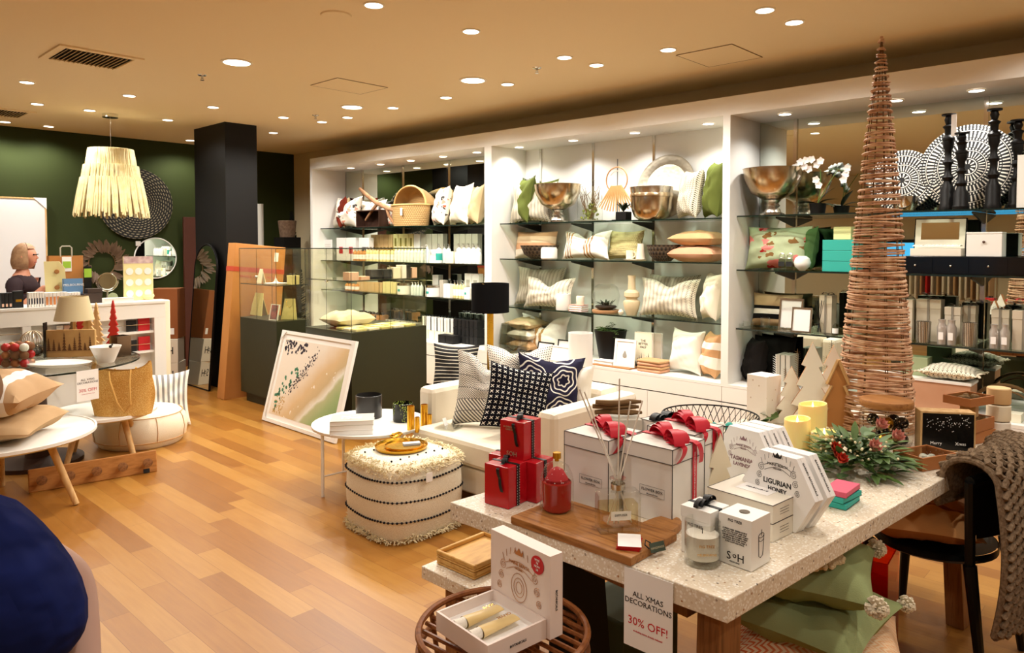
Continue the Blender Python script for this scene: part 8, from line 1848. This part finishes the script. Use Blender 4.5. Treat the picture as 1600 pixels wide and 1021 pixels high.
def head(e, m, hm, scale=1.0, yaw=0, pos=(0, 0, 1.5), long_=.09):
    """face looks along local +x"""
    M_ = T(*pos) @ rot('Z', yaw) @ Matrix.Scale(scale, 4)
    b = MB(); b.M = M_
    def hd(u, v):
        a = 2*PI*u; t_ = PI*v; r = math.sin(t_); z = -math.cos(t_); x = .088*r*math.cos(a); y = .072*r*math.sin(a); zz = .108*z
        if z < 0: x *= 1 + .0*z; y *= 1 + .25*z; x += .012 * -z * (1 if math.cos(a) > 0 else .3)
        if math.cos(a) > .6: x -= .006 * (abs(y) < .05) * (.0)
        return (x, y, zz)
    b.grid(hd, 28, 18, True)
    b.add([(.082, 0, .022), (.082, .010, -.018), (.108, 0, -.016), (.082, -.010, -.018), (.084, 0, -.028)], [(0, 1, 2), (0, 2, 3), (2, 1, 4), (3, 2, 4)])
    for s in (-1, 1): b.ball((0, s*.07, -.005), .02, 8, 1.4)
    o = b.build('head', m, e); f = MB(); f.M = M_
    for s in (-1, 1): f.ball((.078, s*.03, .018), .0095, 8, .6)
    f.build('eyes', m_ink, o); f = MB(); f.M = M_; f.tube([(.078, -.02, -.052), (.088, 0, -.050), (.078, .02, -.052)], .004, 6); f.build('mouth', mat('lips', '#A4524A', .5), o)
    h_ = MB(); h_.M = M_
    def hr(u, v):
        a = PI * .30 + (2*PI - .60*PI) * u; t_ = v
        if t_ < .55: q = t_/.55*PI/2; r = math.sin(q); z = .122*math.cos(q)
        else: q = (t_ - .55)/.45; r = 1 + .12*math.sin(q*PI) - .1*q; z = -(long_)*q*1.15
        return (.100*r*math.cos(a) - .010, .086*r*math.sin(a), z + .002)
    h_.grid(hr, 30, 14); h_.grid(lambda u, v: tuple(Vector(hr(1 - u, v)) * .95), 30, 14)
    h_.grid(lambda u, v: (lambda a, q: (.095*math.sin(q)*math.cos(a), .086*math.sin(q)*math.sin(a), .122*math.cos(q)))(-PI*.32 + PI*.64*u, v*PI*.30), 12, 6); h_.build('hair', hm, o); return o
def hand(e, m, wrist, d, up, side=1, grip=.6, s=1.0):
    """palm with five separate fingers; d = along the fingers, up = back of the hand"""
    d = Vector(d).normalized(); up = Vector(up); up = (up - d*up.dot(d)).normalized(); lat = d.cross(up) * side; w0 = Vector(wrist)
    V = [(w0, .022*s), (w0 + d*.04*s, (.036*s, .018*s)), (w0 + d*.075*s, (.040*s, .015*s))]; Eg = [(0, 1), (1, 2)]
    for k, (off, L) in enumerate([(.030, .070), (.010, .080), (-.010, .075), (-.030, .058)]):
        b0 = w0 + d*.085*s + lat*off*s; i = len(V); p = b0; dd = d; V.append((p, .0095*s)); Eg.append((2, i))
        for j in range(3): dd = (dd - up*grip*.55).normalized(); p = p + dd*L*s/3; V.append((p, (.0088 - .0012*j)*s)); Eg.append((len(V) - 2, len(V) - 1))
    t0 = w0 + d*.03*s + lat*.03*s; i = len(V); V.append((t0, .012*s)); Eg.append((1, i)); V.append((t0 + (d*.6 + lat*.7 - up*.2).normalized()*.035*s, .011*s)); Eg.append((i, i + 1)); V.append((t0 + (d*.6 + lat*.7 - up*.2).normalized()*.035*s + (d - up*.5).normalized()*.03*s, .009*s)); Eg.append((i + 1, i + 2))
    return figure(e, V, Eg, m, 'hand', 0, 1)
# woman at the counter, in profile
WPp = aY(36, 400, 7.66); e = thing('person', 'woman with bobbed ash hair in a plum top, behind the counter holding a board', 'person', (WPp.x, 7.66, 0), -YAW + R(12))   # faces local +x
hh = aY(40, 401, 7.66).z
sh_ = hh - .20; e0 = e
def WL(px, py, Y): p = aY(px, py, Y) - Vector(e0.location); p.rotate(Matrix.Rotation(YAW - R(12), 3, 'Z')); return p
Wr1 = WL(73, 447, 7.38); Wr2 = WL(78, 462, 7.46)
V = [((0, 0, .95), (.13, .17)), ((0, 0, 1.12), (.115, .15)), ((-.01, 0, sh_ - .12), (.11, .17)), ((-.02, 0, sh_ - .02), (.075, .12)), ((-.01, 0, sh_ + .045), .055), ((.0, 0, sh_ + .11), .052),
     ((-.01, -.17, sh_ - .04), .055), ((.04, -.22, sh_ - .27), .044), (Wr1, .030), ((-.01, .17, sh_ - .04), .055), ((.04, .21, sh_ - .27), .044), (Wr2, .030),
     ((0, -.09, .88), .10), ((.0, -.10, .50), .06), ((-.02, -.10, .10), .042), ((.10, -.11, .035), .034), ((0, .09, .88), .10), ((.0, .10, .50), .06), ((-.02, .10, .10), .042), ((.10, .11, .035), .034)]
Eg = [(0, 1), (1, 2), (2, 3), (3, 4), (4, 5), (3, 6), (6, 7), (7, 8), (3, 9), (9, 10), (10, 11), (0, 12), (12, 13), (13, 14), (14, 15), (0, 16), (16, 17), (17, 18), (18, 19)]
figure(e, V, Eg, m_skin, 'body')
head(e, m_skin, m_hair, 1.0, R(0), (.02, 0, hh), .10)
TV = [((0, 0, .86), (.155, .19)), ((0, 0, 1.12), (.135, .172)), ((-.01, 0, sh_ - .12), (.13, .185)), ((-.02, 0, sh_ - .015), (.085, .13)), ((-.01, -.175, sh_ - .05), .068), ((.03, -.22, sh_ - .22), .062), ((-.01, .175, sh_ - .05), .068), ((.03, .21, sh_ - .22), .062)]
figure(e, TV, [(0, 1), (1, 2), (2, 3), (3, 4), (4, 5), (3, 6), (6, 7)], m_plum, 'plum_top')
figure(e, [((0, 0, .9), (.15, .18)), ((0, -.095, .82), .115), ((0, -.10, .48), .085), ((-.01, -.10, .12), .07), ((0, .095, .82), .115), ((0, .10, .48), .085), ((-.01, .10, .12), .07)], [(0, 1), (1, 2), (2, 3), (0, 4), (4, 5), (5, 6)], m_black, 'trousers')
hand(e, m_skin, tuple(Wr1), (.8, -.2, .5), (0, -.8, .4), 1, .5); hand(e, m_skin, tuple(Wr2), (1, -.3, .2), (0, -.6, .6), -1, .5)
MB().tube([(.105, -.045, hh + .02), (.11, -.02, hh + .02), (.11, .02, hh + .02), (.105, .045, hh + .02)], .004, 6).build('glasses', m_ink, e)
bp_ = aY(87, 438, 7.3); e = thing('sample_board', 'pale yellow board with brown knobs held up by the woman', 'board', (bp_.x, bp_.y, bp_.z - .165), -YAW + .5); MB().prism([(-.075, 0), (.085, 0), (.07, .27), (.03, .33), (-.085, .33)], -.008, .008).build('board', c_['yellow'], e, smooth=False)
for z in (.10, .24): MB().lathe([(.001, 0), (.02, 0), (.018, .03), (.001, .032)], 16).build('knob', m_board, e, mx=T(.01, -.0085, z) @ rot('X', R(90)))

# person at the left edge, back to the camera, hand on hip
m_navy = Mat('navy_jersey', '#10173F', .9, 0, .1); n_ = m_navy.noise(4, 3, stretch=(1, 1, 2)); m_navy.base(m_navy.ramp(n_, [(.3, '#0C1233'), (.7, '#1B2660')])); m_navy.bump(n_ + m_navy.noise(9, 2, stretch=(1, 1, .4)), 1.0, .05); m_navy = m_navy.m
FP = _C + ray(-95, 900) * 1.12; e = thing('person', 'person in a navy top with a bent elbow, cut by the left edge', 'person', (FP.x, FP.y, 0), -YAW)   # local x right, y away
def L_(px, py, d): p = _C + ray(px, py) * d - Vector((FP.x, FP.y, 0)); q = Vector((p.x, p.y, p.z)); q.rotate(Matrix.Rotation(YAW, 3, 'Z')); return q
S0 = L_(-45, 838, 1.10); EL = L_(116, 905, 1.24); WR = L_(134, 1130, 1.16); zs = S0.z
V = [((0, 0, .80), (.15, .11)), ((0, 0, 1.0), (.135, .10)), ((0, 0, zs - .08), (.16, .11)), ((-.02, 0, zs + .03), (.11, .08)), ((-.02, 0, zs + .10), .055), ((-.02, .01, zs + .16), .052), (S0, .055), (EL, .038), (WR, .028), ((-.22, .0, zs - .02), .055), ((-.28, .02, zs - .28), .042), ((-.26, .1, zs - .50), .03),
     ((-.09, 0, .76), .10), ((-.10, 0, .44), .065), ((-.10, -.02, .09), .045), ((-.11, .12, .035), .036), ((.09, 0, .76), .10), ((.10, 0, .44), .065), ((.10, -.02, .09), .045), ((.11, .12, .035), .036)]
Eg = [(0, 1), (1, 2), (2, 3), (3, 4), (4, 5), (2, 6), (6, 7), (7, 8), (2, 9), (9, 10), (10, 11), (0, 12), (12, 13), (13, 14), (14, 15), (0, 16), (16, 17), (17, 18), (18, 19)]
figure(e, V, Eg, mat('fair_skin', '#C9A596', .55), 'body'); head(e, mat('fair_skin', '#C9A596', .55), m_hair, 1.0, R(90), (-.02, .02, zs + .235), .06)
SE = L_(72, 1060, 1.08)
TV = [((0, 0, .70), (.175, .125)), ((0, 0, .95), (.16, .12)), ((.0, 0, zs - .10), (.18, .13)), ((-.02, 0, zs + .03), (.12, .09)), (S0 + Vector((0, 0, .015)), .078), (S0.lerp(SE, .45) + Vector((.02, 0, .02)), .092), (SE, .085), ((-.22, 0, zs - .02), .07), ((-.26, .01, zs - .22), .065)]
figure(e, TV, [(0, 1), (1, 2), (2, 3), (2, 4), (4, 5), (5, 6), (2, 7), (7, 8)], m_navy, 'navy_top', 2)
hand(e, mat('fair_skin', '#C9A596', .55), tuple(WR), (-.5, .3, -.8), (1, 0, .2), 1, .3); hand(e, mat('fair_skin', '#C9A596', .55), (-.26, .1, zs - .50), (0, .2, -1), (-1, 0, 0), -1, .2)
figure(e, [((0, 0, .80), (.165, .12)), ((-.09, 0, .74), .12), ((-.10, 0, .44), .09), ((-.10, 0, .10), .075), ((.09, 0, .74), .12), ((.10, 0, .44), .09), ((.10, 0, .10), .075)], [(0, 1), (1, 2), (2, 3), (0, 4), (4, 5), (5, 6)], c_['grey'], 'trousers')
